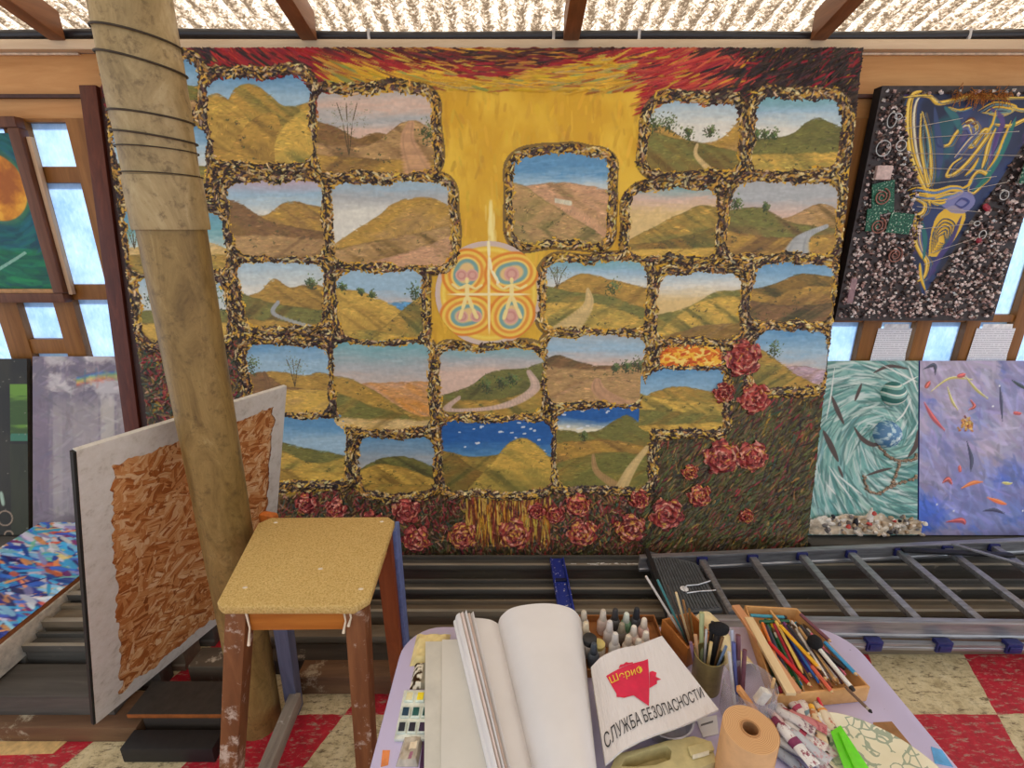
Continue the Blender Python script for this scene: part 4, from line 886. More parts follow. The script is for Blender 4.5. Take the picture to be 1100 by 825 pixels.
p = Painting('fish_painting', 'periwinkle blue painting of small darting fish and petals, standing next to the teal seascape', 'painting', (2.116, 2.165, .153), (2.86, 2.165, .153), (2.116, 2.43, 1.02), 260, (132, 136, 190), .024, (60, 70, 140))
c = p.c; H, W = c.H, c.W
c.mix(sm(.35, .65, fbm(H, W, 60, 60, 3, 4)), C3((160, 152, 186))); c.mix(sm(.46, .62, fbm(H, W, 70, 50, 8, 4)), C3((78, 110, 208))); c.mix(sm(.55, .68, fbm(H, W, 50, 60, 28, 4)), C3((176, 166, 190)))
for _ in range(1600):
    x, y = rng.uniform(0, W), rng.uniform(0, H); c.stroke(x, y, rng.normal(.8, .5), rng.uniform(10, 40), rng.uniform(1.5, 4), jit(c.c[int(y), int(x)] * rng.uniform(.86, 1.14), .04), 0, .5)
dk, rd, og, yl = C3((60, 66, 80)), C3((176, 86, 80)), C3((206, 110, 66)), C3((196, 186, 110))
for l, w_, col in (([(1038, 474), (1043, 492), (1042, 506)], 2.6, dk), ([(1073, 414), (1075, 432), (1076, 452)], 2.2, dk), ([(1056, 548), (1068, 547), (1078, 551)], 2.4, dk), ([(992, 432), (1002, 448), (1014, 462)], 3, rd), ([(1000, 420), (1020, 406), (1044, 408)], 1.6, yl), ([(1017, 416), (1022, 430), (1028, 440)], 1.8, yl), ([(1036, 404), (1048, 418), (1060, 428)], 1.8, yl), ([(1060, 534), (1072, 538), (1080, 541)], 2.8, og), ([(1032, 524), (1044, 518), (1055, 517)], 2.6, og),
                 ([(1086, 408), (1096, 414), (1104, 418)], 2.4, dk), ([(1016, 560), (1032, 558), (1036, 562)], 3.4, rd), ([(1012, 518), (1018, 514), (1022, 520)], 3, rd), ([(1042, 430), (1046, 436), (1040, 440)], 2, rd), ([(1028, 404), (1036, 402)], 3, rd), ([(994, 416), (998, 410)], 3, rd), ([(1076, 518), (1086, 519)], 1.8, yl), ([(1088, 443), (1096, 444)], 2.4, rd), ([(1030, 500), (1031, 506)], 2.4, rd), ([(992, 396), (1003, 392), (1004, 402)], 2.5, dk)):
    c.swoosh(p.pts(l), w_ * 1.15, jit(col, .08), .0005, .8, 1.3); c.swoosh(p.pts(l) + np.array([.8, -1.2]), w_ * .45, np.clip(col * 1.5, 0, 1), 0, .5, 1.3)
q = p.cp(1038, 455)
for _ in range(70): c.stroke(q[0] + rng.normal(0, 4), q[1] + rng.normal(0, 4), rng.uniform(0, 3), 5, 1.6, jit(K3((190, 130, 60), (150, 70, 60), (214, 170, 90))[rng.integers(3)], .1), .003)
for x, y in ((1066, 436), (1024, 548), (1006, 541), (1073, 414), (1098, 548)): c.stroke(*p.cp(x, y), 0, 3, 1.4, C3((230, 230, 236)), .001)
p.done()

# --- printed sheets leaning in the small panes
sheet = NT('printed_sheet'); sxyz = sheet.n('ShaderNodeSeparateXYZ'); sheet.l(sheet.obj(), sxyz.inputs[0])
ln = sheet.math('SINE', sheet.math('MULTIPLY', sxyz.outputs[2], 560.)); nn = sheet.noise(sheet.mapped((160, 1, 40)), 1.0, 2)
ink = sheet.math('MULTIPLY', sheet.math('GREATER_THAN', ln, .35), sheet.math('GREATER_THAN', nn, .42))
sheet.bsdf(sheet.mixc(sheet.math('MULTIPLY', ink, .5), (236, 238, 244), (120, 124, 140)), .7)
for i, (x0, x1, zt, lb) in enumerate(((1.868, 2.045, 1.186, 'printed white sheet in the small pane above the teal seascape'), (2.372, 2.575, 1.186, 'printed white sheet in the small pane above the fish painting'))):
    r_ = thing('printed_sheet', ((x0 + x1) / 2, 2.45, .987), lb, 'paper sheet')
    MB().quad_slab([(x0, 2.447, .987), (x1, 2.447, .987), (x1 + .006, 2.451, zt), (x0 + .01, 2.451, zt)], (0, -1, 0), .0012).build('sheet', sheet.m, r_)
    MB().quad_slab([(x0 + .03, 2.4505, .987), (x1 + .012, 2.4505, .987), (x1 - .012, 2.4535, zt + .022), (x0 + .04, 2.4535, zt + .022)], (0, -1, 0), .001).build('back_sheet', plain('sheet_plain', (228, 230, 238), .7), r_)
# red-brown frame leaning behind the big painting
ft = thing('empty_frame', (-1.5, 2.17, .0), 'dark red-brown wooden frame leaning behind the huge relief painting', 'frame')
A0, A1 = Vector((-1.9, 2.105, .002)), Vector((-1.9, 2.435, 2.27)); Vd = (A1 - A0).normalized(); Nn = Vector((1, 0, 0)).cross(Vd)
red_w = wood('red_brown_wood', (70, 30, 22), (112, 56, 38), 2, 8, .4, 12)
L_ = (A1 - A0).length
def fbar(u0, u1, v0, v1, d0, d1):
    return [A0 + Vector((u, 0, 0)) + Vd * v + Nn * d for d in (d0, d1) for u, v in ((u0, v0), (u1, v0), (u1, v1), (u0, v1))]
MB().hexa(fbar(0, .075, 0, L_, -.02, .018)).build('stile', red_w, ft, .004); MB().hexa(fbar(.0765, .125, 0, L_ - .051, -.02, .004)).build('inner_rebate', plain('rebate_dark', (56, 30, 24), .5), ft, .003)
MB().hexa(fbar(.0765, .9, L_ - .05, L_, -.02, .0)).build('top_rail', red_w, ft, .003)
# ------------------------------------------------------------------ planks and profiles stacked on the floor along the wall
gm = lambda n, a, b: wood(n, a, b, 0, 6, .55, 9, (150, 140, 124), .66)
steel = gm('grey_board', (66, 63, 58), (104, 100, 93)); tan = gm('tan_board', (96, 84, 68), (142, 126, 104)); lite = wood('lit_edge', (126, 118, 104), (164, 154, 136), 0, 9, .5, 9); darkb = gm('dark_board', (44, 38, 34), (74, 64, 54)); brown = wood('brown_plank', (84, 58, 40), (134, 100, 70), 0, 6, .6, 9, (176, 160, 134), .6)
black = plain('black_board', (34, 31, 30), .55); splot = wood('splotched_board', (84, 74, 62), (120, 104, 84), 0, 6, .6, 9, (206, 194, 172), .54)
def plank(lb, x0, x1, y0, y1, z0, z1, m, prof=False, name='plank', bev=.003):
    b = MB()
    if prof:                                             # channel: a web with two standing lips along its length
        w = (y1 - y0)
        pts = [(y0, z0), (y1, z0), (y1, z1), (y1 - w * .16, z1), (y1 - w * .16, z1 - .02), (y0 + w * .22, z1 - .02), (y0 + w * .22, z1), (y0, z1), (y0, z1 - .028), (y0 + .006, z1 - .034), (y0 + .006, z0 + .03), (y0, z0 + .024)]
        vs = [Vector((x, y, z)) for x in (x0, x1) for y, z in pts]; n = len(pts)
        b.add(vs, [tuple(range(n)), tuple(range(n, 2 * n))[::-1]] + [(i, n + i, n + (i + 1) % n, (i + 1) % n) for i in range(n)])
    else: b.box(x0, x1, y0, y1, z0, z1)
    o = b.build(name, m, None, bev if not prof else .0015); o.data.transform(Matrix.Translation((-(x0 + x1) / 2, -(y0 + y1) / 2, -z0))); o.location = ((x0 + x1) / 2, (y0 + y1) / 2, z0)
    if prof:
        e_ = MB().box(x0 + .002, x1 - .002, y0 - .0006, y0 + (y1 - y0) * .2, z1 + .0002, z1 + .0012).build('lit_edge', lite, None); e_.data.transform(Matrix.Translation((-(x0 + x1) / 2, -(y0 + y1) / 2, -z0))); e_.parent = o  # pale bar along the front lip: light caught on the edge, put into colour
    return tag(o, lb, 'plank', 'planks stacked along the wall')
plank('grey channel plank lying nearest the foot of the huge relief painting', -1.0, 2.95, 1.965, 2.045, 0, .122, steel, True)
sp0 = MB(); r_ = np.random.default_rng(4)
for k_ in range(22):
    x = r_.uniform(.26, .60); y = r_.uniform(1.968, 1.98); a = r_.uniform(-.3, .3); L = r_.uniform(.01, .035); sp0.bar((x, y, .1236), (x + L * cos(a), y + .004 * sin(a * 5), .1236), .0035, .0006)
o_ = sp0.build('white_paint_splash', plain('splash_white', (222, 220, 214), .5), None); pk_ = [o for o in bpy.data.objects if o.name == 'plank'][0]; o_.data.transform(Matrix.Translation(-pk_.location)); o_.parent = pk_
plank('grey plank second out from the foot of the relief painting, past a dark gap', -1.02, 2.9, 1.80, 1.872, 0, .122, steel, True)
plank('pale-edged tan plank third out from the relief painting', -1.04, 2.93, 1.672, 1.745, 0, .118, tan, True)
plank('brown-grey plank outermost under the ladder, beside the bare floor', -1.02, 2.95, 1.565, 1.628, 0, .092, tan)
plank('weathered grey plank under the teal seascape', 1.52, 2.95, 2.10, 2.30, 0, .1425, steel)
plank('low dark plank behind the stool between the floor and the grey planks', -.955, -.02, 1.47, 1.55, 0, .07, darkb)
plank('paint-splotched brown plank lying on the floor behind the stool legs', -.80, -.02, 1.385, 1.462, 0, .083, brown)
plank('cream-splotched plank between the chipboard sheet and the metal post', -1.22, -.965, 1.415, 1.505, 0, .1, splot)
plank('bare brown wood plank lowest in front of the white slab', -2.9, -1.268, 1.207, 1.345, 0, .064, brown)
plank('wide dark plank with a smooth grey top in front of the white slab', -2.9, -1.372, 1.252, 1.384, .0645, .148, wood('grey_top_dark', (60, 56, 52), (112, 106, 98), 0, 6, .5, 9))
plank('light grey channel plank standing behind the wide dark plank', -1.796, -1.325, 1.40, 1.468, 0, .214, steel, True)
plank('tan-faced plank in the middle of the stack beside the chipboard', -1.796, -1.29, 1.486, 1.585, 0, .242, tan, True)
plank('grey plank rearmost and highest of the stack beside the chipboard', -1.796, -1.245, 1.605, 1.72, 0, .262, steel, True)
plank('dusty grey plank beneath the white slab', -2.9, -1.80, 1.40, 1.72, 0, .1545, steel); plank('dusty grey plank beneath the foot of the rainbow painting', -2.9, -1.915, 1.74, 2.26, 0, .1545, steel)
plank('short black board end lying on the floor before the metal post', -1.272, -.972, 1.14, 1.205, 0, .06, black, name='board_offcut')
plank('dark brown offcut under the orange-edged board', -1.255, -.985, 1.226, 1.355, 0, .083, darkb, name='board_offcut')
bo = thing('shelf_board', (-1.145, 1.29, .0835), 'dark-topped board with a bare orange edge lying by the post', 'board', 'planks stacked along the wall')
MB().box(-1.306, -.985, 1.226, 1.355, .0835, .099).build('board', plain('board_orange_edge', (150, 84, 36), .55), bo, .002); MB().box(-1.304, -.987, 1.228, 1.353, .0991, .1015).build('dark_face', plain('dark_face', (60, 54, 48), .5), bo)
cp_ = thing('cardboard_sheet', (-1.6, 1.16, .001), 'thin tan sheet of cardboard lying on the red floor tile', 'sheet')
q = [at_height(-40, 812, .003), at_height(57, 809, .003), at_height(73, 795, .003), at_height(-40, 796, .003)]
MB().quad_slab(q, (0, 0, 1), .003).build('sheet', plain('card_tan', (206, 170, 112), .7), cp_)

# blue paint-spattered bar lying across the planks
t = NT('spattered_blue'); nn = t.noise(t.obj(), 70, 2, .5); t.bsdf(t.ramp(nn, [(.64, (34, 52, 140)), (.68, (214, 214, 220))]), .4, 0, .4)
bt = thing('blue_bar', (.17, 1.84, .124), 'blue paint-spattered flat metal bar lying across the grey planks', 'bar')
a, b_ = at_height(598, 601, .13), at_height(609, 660, .13)
MB().bar(a, b_, .07, .014).build('bar', t.m, bt, .003); d = (b_ - a)
MB().bar(a + d * .02 + Vector((-.03, 0, .012)), a + d * .98 + Vector((-.03, 0, .012)), .008, .012).bar(a + d * .02 + Vector((.03, 0, .012)), a + d * .98 + Vector((.03, 0, .012)), .008, .012).build('raised_edge', t.m, bt, .002)
MB().bar(a + d * .42 + Vector((0, 0, .011)), a + d * .47 + Vector((0, 0, .011)), .05, .008).build('latch', plain('latch_dark', (26, 30, 60), .5), bt, .002)

# ------------------------------------------------------------------ ladder lying flat on the planks
alu = NT('aluminium'); nn = alu.noise(alu.mapped((3, 40, 40)), 2, 4); alu.bsdf(alu.ramp(nn, [(.3, (128, 128, 130)), (.7, (176, 176, 180))]), .34, .6, .5); alu = alu.m
dblue = plain('cap_blue', (36, 40, 96), .45); blackp = plain('platform_black', (84, 87, 90), .5)
lt = thing('ladder', (1.7, 1.78, .124), 'aluminium step ladder with dark blue clamps lying on its side across the planks', 'ladder')
def far_y(x): return 1.925 + (x - .6) * .068
def near_y(x): return 1.553 - (x - .6) * .02
def rail(fy, x0, x1, z0, z1, w, nm, pr=True):
    b = MB(); P = []
    prof = [(-w / 2, z0), (w / 2, z0), (w / 2, z1), (-w / 2, z1), (-w / 2, z1 - .012), (-w / 2 + .006, z1 - .016), (-w / 2 + .006, z0 + .016), (-w / 2, z0 + .012)]
    vs = [Vector((x, fy(x) + y, z)) for x in (x0, x1) for y, z in prof]; n = len(prof)
    b.add(vs, [tuple(range(n)), tuple(range(n, 2 * n))[::-1]] + [(i, n + i, n + (i + 1) % n, (i + 1) % n) for i in range(n)])
    return b.build(nm, alu, lt, .0015)
rail(far_y, .60, 3.0, .128, .205, .028, 'rail'); rail(near_y, .62, 3.0, .128, .205, .028, 'rail')
for i in range(7):
    x = .895 + .245 * i; b = MB()
    b.bar((x, far_y(x) - .0145, .180), (x - .014, near_y(x) + .0145, .180), .034, .026).build('rung', alu, lt, .004)
    MB().box(x - .025, x + .025, far_y(x) - .026, far_y(x) - .0145, .16, .2).build('rung_cap', dblue, lt, .003)
rail(lambda x: 1.522 - (x - .6) * .02, .95, 3.0, .097, .127, .02, 'lower_rail')
for px in (937, 1010, 1083):
    x = at_height(px, 688, .13).x; y = 1.522 - (x - .6) * .02
    MB().box(x - .03, x + .03, y - .018, y + .012, .095, .142).box(x - .024, x + .024, y - .024, y - .018, .105, .13).build('clamp', dblue, lt, .004)
MB().bar((1.86, far_y(1.9) - .05, .211), (2.35, far_y(2.35) - .12, .211), .03, .012).build('hinge_arm', plain('hinge_dark', (40, 40, 44), .4, .5), lt, .003)
MB().bar((2.12, far_y(2.1) - .03, .222), (2.6, near_y(2.6) + .1, .222), .016, .01).build('stay_strut', alu, lt, .002)
# ribbed black tool tray at the narrow end
pl4 = [at_height(697, 592, .2), at_height(748, 605, .2), at_height(776, 655, .2), at_height(722, 660, .2)]
P0, P1, P2, P3 = pl4
pb = MB().quad_slab([P3, P2, P1, P0], (0, 0, 1), .018)
for k in range(15):
    f = (k + .7) / 15.6; a = P0.lerp(P1, f); b = P3.lerp(P2, f); pb.bar(a.lerp(b, .04) + Vector((0, 0, .002)), a.lerp(b, .96) + Vector((0, 0, .002)), .007, .005)
pb.build('platform', blackp, lt)
MB().bar(P0 + Vector((-.012, 0, -.004)), P3 + Vector((-.012, 0, -.004)), .02, .04).build('platform_edge', plain('edge_dark', (36, 38, 40), .4), lt, .003)
MB().tube([P1 + Vector((.03, .0, .0)), P2 + Vector((.03, -.02, .0))], .014, 10).build('tray_tube', alu, lt, 0, 50)
c0 = at_height(735, 633, .206)
MB().tube([at_height(763, 624, .208), at_height(750, 628, .212), at_height(738, 629, .212), at_height(734, 632, .21), at_height(738, 637, .21), at_height(752, 635, .212), at_height(769, 634, .208)], .0028, 6).build('wire_loop', plain('wire_white', (220, 220, 222), .35, .3), lt, 0, 60)
MB().lathe([(.012, 0), (.018, .003), (.004, .006)], c0, 9).build('paint_blob', plain('blob_white', (226, 226, 228), .4), lt, 0, 60)

# ------------------------------------------------------------------ the metal post
t = NT('stained_post'); n1 = t.noise(t.mapped((11, 11, 3)), 1.6, 8, .75, .8); n2 = t.noise(t.obj(), 38, 5, .7); n3 = t.noise(t.obj(), 150, 2)
col = t.ramp(n1, [(.25, (84, 64, 32)), (.42, (126, 100, 54)), (.58, (150, 122, 70)), (.78, (178, 154, 104))]); col = t.mixc(t.ramp(n2, [(.54, (0, 0, 0)), (.70, (210, 210, 210))]), col, (84, 64, 34)); col = t.mixc(t.ramp(n3, [(.70, (0, 0, 0)), (.74, (190, 190, 190))]), col, (60, 48, 28))
t.bsdf(col, .42, .15, .45, n2, .12, .002); post_m = t.m
t = NT('pale_sleeve'); n1 = t.noise(t.mapped((6, 6, 3)), 1.6, 6, .7, .8); n2 = t.noise(t.obj(), 30, 5, .7)
col = t.ramp(n1, [(.3, (128, 106, 66)), (.5, (170, 146, 100)), (.7, (200, 180, 136))]); col = t.mixc(t.ramp(n2, [(.54, (0, 0, 0)), (.68, (220, 220, 220))]), col, (96, 76, 46)); t.bsdf(col, .45, .1, .45, n2, .1, .002); sleeve_m = t.m
pp = thing('support_post', (-.892, 1.278, 0), 'leaning tan metal post with a patched sleeve tied by wires, behind the stool', 'post')
def ax(z): return Vector((-.892 + .0225 * z, 1.278, z))
MB().rings([[ax(z) + Vector((r * cos(a), r * sin(a), 0)) for a in np.linspace(0, 2 * pi, 33)[:-1]] for z, r in ((0, .0685), (.8, .071), (1.4, .0745), (1.70, .076))]).build('shaft', post_m, pp, 0, 50)
MB().rings([[ax(z) + Vector((r * cos(a), r * sin(a), 0)) for a in np.linspace(0, 2 * pi, 33)[:-1]] for z, r in ((1.664, .0765), (1.664, .0835), (1.672, .0845), (1.785, .0835), (1.785, .0765))], False, False).build('collar', sleeve_m, pp, 0, 40)
MB().rings([[ax(z) + Vector((r * cos(a), r * sin(a), 0)) for a in np.linspace(0, 2 * pi, 33)[:-1]] for z, r in ((1.786, .079), (1.90, .0805), (1.905, .082), (2.04, .082), (2.045, .0805), (roof_z(1.278) - .05, .081))]).build('sleeve', sleeve_m, pp, 0, 40)
wire_m = plain('binding_wire', (62, 50, 36), .5, .4)
for z, tilt, r in ((2.075, .16, .084), (2.024, .2, .0845), (1.872, .12, .084), (1.845, .05, .0835), (1.915, .1, .0835), (1.79, .03, .0845)):
    pts = []
    for a in np.linspace(0, 2 * pi, 41):
        p = ax(z) + Vector((r * cos(a), r * sin(a), -tilt * r * cos(a))); pts.append(p)
    MB().tube(pts, .0024 if tilt > .06 else .0016, 6, False).build('binding_wire', wire_m, pp, 0, 60)

# ------------------------------------------------------------------ chipboard sheet leaning on the post
osb = NT('chipboard')
uvc = osb.n('ShaderNodeCombineXYZ')
for k_, d_ in ((0, (.336, .942, 0)), (1, (.28, -.1, .955))):
    dp = osb.n('ShaderNodeVectorMath', operation='DOT_PRODUCT'); osb.l(osb.obj(), dp.inputs[0]); dp.inputs[1].default_value = d_; osb.l(dp.outputs['Value'], uvc.inputs[k_])
UV2 = uvc.outputs[0]
def strands(sc, rot, seed):
    m = osb.n('ShaderNodeMapping'); m.inputs['Rotation'].default_value = rot; m.inputs['Location'].default_value = (seed, seed, seed)
    nz = osb.n('ShaderNodeTexNoise'); nz.inputs['Scale'].default_value = 9; nz.inputs['Detail'].default_value = 2; osb.l(osb.obj(), nz.inputs['Vector'])
    ad = osb.n('ShaderNodeVectorMath', operation='MULTIPLY_ADD'); osb.l(nz.outputs['Color'], ad.inputs[0]); ad.inputs[1].default_value = (.05, .05, .05); osb.l(UV2, ad.inputs[2]); osb.l(ad.outputs[0], m.inputs['Vector'])
    m2 = osb.n('ShaderNodeMapping'); m2.inputs['Scale'].default_value = sc; osb.l(m.outputs[0], m2.inputs['Vector'])
    v = osb.n('ShaderNodeTexVoronoi'); v.inputs['Scale'].default_value = 1.0; osb.l(m2.outputs[0], v.inputs['Vector']); s_ = osb.n('ShaderNodeSeparateColor'); osb.l(v.outputs['Color'], s_.inputs[0])
    m3 = osb.n('ShaderNodeMapping'); m3.inputs['Scale'].default_value = (sc[0] * .8, sc[1] * 3.2, sc[2] * 3.2); osb.l(m.outputs[0], m3.inputs['Vector']); fi = osb.noise(m3.outputs[0], 1.0, 5, .7)
    return osb.math('ADD', osb.math('MULTIPLY', s_.outputs[0], .55), osb.math('MULTIPLY', fi, .62)), v.outputs['Distance']
CH = [(.22, (96, 46, 16)), (.36, (158, 90, 40)), (.52, (196, 128, 70)), (.68, (218, 164, 106)), (.86, (238, 206, 160))]
a1, d1 = strands((13, 80, 1), (0, 0, -.75), 0); a2, d2 = strands((15, 90, 1), (0, 0, .45), 3); a3, d3 = strands((11, 60, 1), (0, 0, -1.5), 7)
cA, cB, cD = osb.ramp(a1, CH), osb.ramp(a2, CH), osb.ramp(a3, CH)
ms = osb.noise(osb.obj(), 17, 3); col = osb.mixc(osb.ramp(ms, [(.47, (0, 0, 0)), (.50, (255, 255, 255))]), cA, cB); ms2 = osb.noise(osb.obj(), 25, 3); col = osb.mixc(osb.ramp(ms2, [(.54, (0, 0, 0)), (.57, (255, 255, 255))]), col, cD)
gr = a1; big = osb.noise(osb.obj(), 4, 2); col = osb.mixc(osb.math('MULTIPLY', big, .35), col, (190, 106, 48))
osb.bsdf(col, .6, 0, .35, gr, .12, .002); osb_m = osb.m
O_BL, O_BR, O_TL, O_TR = Vector((-1.365, 1.18, .1195)), Vector((-1.117, 1.875, .1195)), Vector((-1.055, 1.069, 1.151)), Vector((-.876, 1.79, 1.085))
O_N = (O_BR - O_BL).cross(O_TL - O_BL).normalized()
ot = thing('chipboard_sheet', (O_BL + O_BR) / 2, 'orange-brown chipboard sheet with a white painted border leaning behind the metal post', 'board')
MB().quad_slab([O_BL, O_BR, O_TR, O_TL], O_N, .012).build('sheet', osb_m, ot, 0)
def ob(u, v, n=.0012): return O_BL.lerp(O_BR, u).lerp(O_TL.lerp(O_TR, u), v) + O_N * n
wp = NT('rough_white'); nn = wp.noise(wp.obj(), 26, 6, .75); wp.bsdf(wp.ramp(nn, [(.25, (176, 166, 152)), (.45, (214, 208, 198)), (.8, (230, 226, 220))]), .65, 0, .3, nn, .3, .004); wp = wp.m
def ragged(side):
    out, inn = [], []; N = 90; r = np.random.default_rng(3 + side); nz = np.convolve(r.normal(0, 1, N + 9), np.ones(3) / 3, 'valid')[:N + 1]
    for i in range(N + 1):
        t_ = i / N; d = (.105, .085, .10, .05)[side] + .012 * nz[min(i, len(nz) - 1)]
        if side == 0: a, b = ob(0, t_), ob(d, t_)
        elif side == 1: a, b = ob(1, t_), ob(1 - d, t_)
        elif side == 2: a, b = ob(t_, 1), ob(t_, 1 - d * .75)
        else: a, b = ob(t_, 0), ob(t_, d)
        out.append(a); inn.append(b)
    top = out + inn; dn = [p - O_N * .0011 for p in top]; n = N + 1
    fs = []
    for i in range(N): fs += [(i, i + 1, n + i + 1, n + i), (2 * n + i, 3 * n + i, 3 * n + i + 1, 2 * n + i + 1), (i, 2 * n + i, 2 * n + i + 1, i + 1), (n + i, n + i + 1, 3 * n + i + 1, 3 * n + i)]
    return MB().add([p + O_N * .0002 * side for p in top + dn], fs)
for s_i in range(4): ragged(s_i).build('white_border', wp, ot)
MB().quad_slab([O_TL + O_N * .001, O_TR + O_N * .001, O_TR + (O_TR - O_BR) * .003 + O_N * .001, O_TL + (O_TL - O_BL) * .003 + O_N * .001], O_N, .014).build('white_edge', wp, ot)
MB().quad_slab([O_BL - O_N * .0005, O_BL + (O_TL - O_BL) * .0 + Vector((-.003, -.006, 0)) - O_N * .0005, O_TL + Vector((-.003, -.006, 0)) - O_N * .0005, O_TL - O_N * .0005], O_N, .012).build('dark_edge', plain('edge_black', (30, 32, 30), .6), ot)

# ------------------------------------------------------------------ stool with a mustard carpet seat
SZ = .82
st = thing('tall_stool', (-.58, 1.115, 0), 'tall old wooden stool with a mustard carpet-covered seat and paint drips', 'stool')
sw_ = wood('stool_wood', (98, 56, 28), (150, 96, 56), 2, 8, .6, 10, (196, 174, 156), .57); so_ = wood('stool_orange', (150, 82, 26), (196, 122, 48), 0, 6, .4, 9)
slate = wood('slate_paint', (74, 76, 96), (112, 116, 140), 2, 8, .6, 10); blu = plain('blue_paint', (96, 112, 160), .55)
FL, FR, BR_, BL_ = Vector((-.70, .928, 0)), Vector((-.342, .928, 0)), Vector((-.360, 1.305, 0)), Vector((-.775, 1.30, 0))
def corner(p, a, b, d): return [p + (a - p).normalized() * d, p + (b - p).normalized() * d]
poly = corner(FL, BL_, FR, .016) + corner(FR, FL, BR_, .030) + corner(BR_, FR, BL_, .022) + corner(BL_, BR_, FL, .03)
t = NT('mustard_carpet'); nn = t.noise(t.obj(), 210, 3, .8); n2 = t.noise(t.obj(), 14, 4)
t.bsdf(t.mixc(t.math('MULTIPLY', n2, .4), t.ramp(nn, [(.3, (174, 136, 74)), (.5, (222, 186, 116)), (.7, (240, 214, 152))]), (212, 172, 100)), .95, 0, .1, nn, .9, .006)
cm = sum((p for p in poly), Vector()) / len(poly)
b = MB(); b.rings([[Vector((*(cm + (p - cm) * f).xy, z)) for p in poly] for f, z in ((.985, SZ - .026), (1.0, SZ - .02), (1.0, SZ - .004), (.975, SZ))]); b.build('seat', t.m, st, .003)
pale = plain('drip_cream', (226, 208, 180), .5)
for k, (x, y) in enumerate(((-.66, .99), (-.372, .985), (-.395, 1.275), (-.715, 1.27), (-.50, 1.06))):
    MB().lathe([(.006, 0), (.0045, .002), (.001, .0025)], (x, y, SZ - .0005), 9, None, True, True, 1.2, .7).build('tack', pale, st, 0, 60)
def leg(top, bot, m, w=.05, w2=.044, nm='leg'): return MB().bar(Vector((*top, SZ - .027)), Vector((*bot, 0)), w, w, (0, 1, 0), w2, w2).build(nm, m, st, .004)
lFL = ((-.661, .964), (-.80, .905)); lFR = ((-.378, .968), (-.395, .91)); lBL = ((-.735, 1.268), (-.79, 1.325)); lBR = ((-.39, 1.268), (-.40, 1.325))
for l, m in ((lFL, sw_), (lFR, sw_), (lBL, slate), (lBR, wood('stool_red', (110, 50, 24), (150, 80, 40), 2, 8, .5, 10))): leg(*l, m)
MB().bar(Vector((-.360, 1.296, SZ - .03)), Vector((-.371, 1.352, 0)), .012, .05, (0, 1, 0)).build('blue_strip', blu, st, .002)
z = SZ - .058
MB().bar((-.635, .955, z), (-.405, .958, z), .022, .058).build('apron', so_, st, .002); MB().bar((-.70, 1.275, z), (-.42, 1.275, z), .022, .058).build('apron', so_, st, .002)
MB().bar((-.668, .992, z), (-.727, 1.24, z), .022, .058).build('apron', so_, st, .002); MB().bar((-.379, .996, z), (-.388, 1.24, z), .022, .058).build('apron', so_, st, .002)
MB().bar((-.765, 1.30, .085), (-.745, .93, .085), .04, .05).build('stretcher', wood('stretcher_grey', (120, 108, 96), (168, 156, 142), 1, 8, .7, 10, (206, 200, 190)), st, .004)
b = MB(); q = [at_height(271, 557, SZ - .012), at_height(299, 561, SZ - .012)]
a0, a1 = Vector((-.796, 1.338, SZ - .03)), Vector((-.74, 1.322, SZ - .03))
MB().bar(a0, a1, .03, .05).build('rear_block', plain('orange_wood', (196, 106, 40), .45), st, .012)
for (x, y, z0, z1) in ((-.636, .9395, .70, .792), (-.403, .942, .735, .793), (-.389, .942, .755, .793)):
    MB().tube([(x, y, z1), (x + .002, y - .0005, (z0 + z1) / 2), (x - .004, y - .008, z0)], [.0028, .0022, .0038], 8).build('paint_drip', pale, st, 0, 60)
# ------------------------------------------------------------------ lavender plastic table and everything on it
TZ = .72
def T(px, py, h=0.0): return at_height(px, py, TZ + h)
t = NT('lavender_plastic'); nn = t.noise(t.obj(), 95, 2); n2 = t.noise(t.obj(), 4, 3)
c_ = t.mixc(t.math('MULTIPLY', n2, .5), (206, 196, 226), (190, 180, 214)); c_ = t.mixc(t.ramp(nn, [(.76, (0, 0, 0)), (.78, (255, 255, 255))]), c_, (84, 78, 110)); t.bsdf(c_, .4, 0, .45)
tb = thing('plastic_table', (.28, .58, 0), 'lavender plastic table with rounded corners, covered in art supplies', 'table')
def rrect(x0, x1, y0, y1, r, n=8):
    o = []
    for cx, cy, a0 in ((x1 - r, y1 - r, 0), (x0 + r, y1 - r, pi / 2), (x0 + r, y0 + r, pi), (x1 - r, y0 + r, 3 * pi / 2)):
        o += [Vector((cx + r * cos(a0 + k * pi / 2 / n), cy + r * sin(a0 + k * pi / 2 / n), 0)) for k in range(n + 1)]
    return o
X0, X1, Y0, Y1 = -.262, .822, .18, .972
R = [(.02, TZ - .03), (0, TZ - .024), (0, TZ - .004), (.004, TZ)]
b = MB(); b.rings([[Vector((p.x, p.y, z)) for p in rrect(X0 + d, X1 - d, Y0 + d, Y1 - d, .09 - d)] for d, z in R]); b.build('table_top', t.m, tb, 0, 50)
for x, y in ((X0 + .07, Y0 + .07), (X1 - .07, Y0 + .07), (X0 + .07, Y1 - .07), (X1 - .07, Y1 - .07)):
    MB().bar((x, y, TZ - .0245), (x, y, 0), .055, .055, (0, 1, 0), .04, .04).build('leg', t.m, tb, .006)
sm_ = MB().add([p + Vector((0, 0, .0006)) for p in (T(1000, 802), T(1012, 806), T(1024, 824), T(1004, 820))] + [p for p in (T(1000, 802), T(1012, 806), T(1024, 824), T(1004, 820))], [(0, 1, 2, 3), (0, 4, 5, 1), (1, 5, 6, 2), (2, 6, 7, 3), (3, 7, 4, 0)]).build('blue_smear', plain('smear_blue', (90, 160, 214), .4), tb)
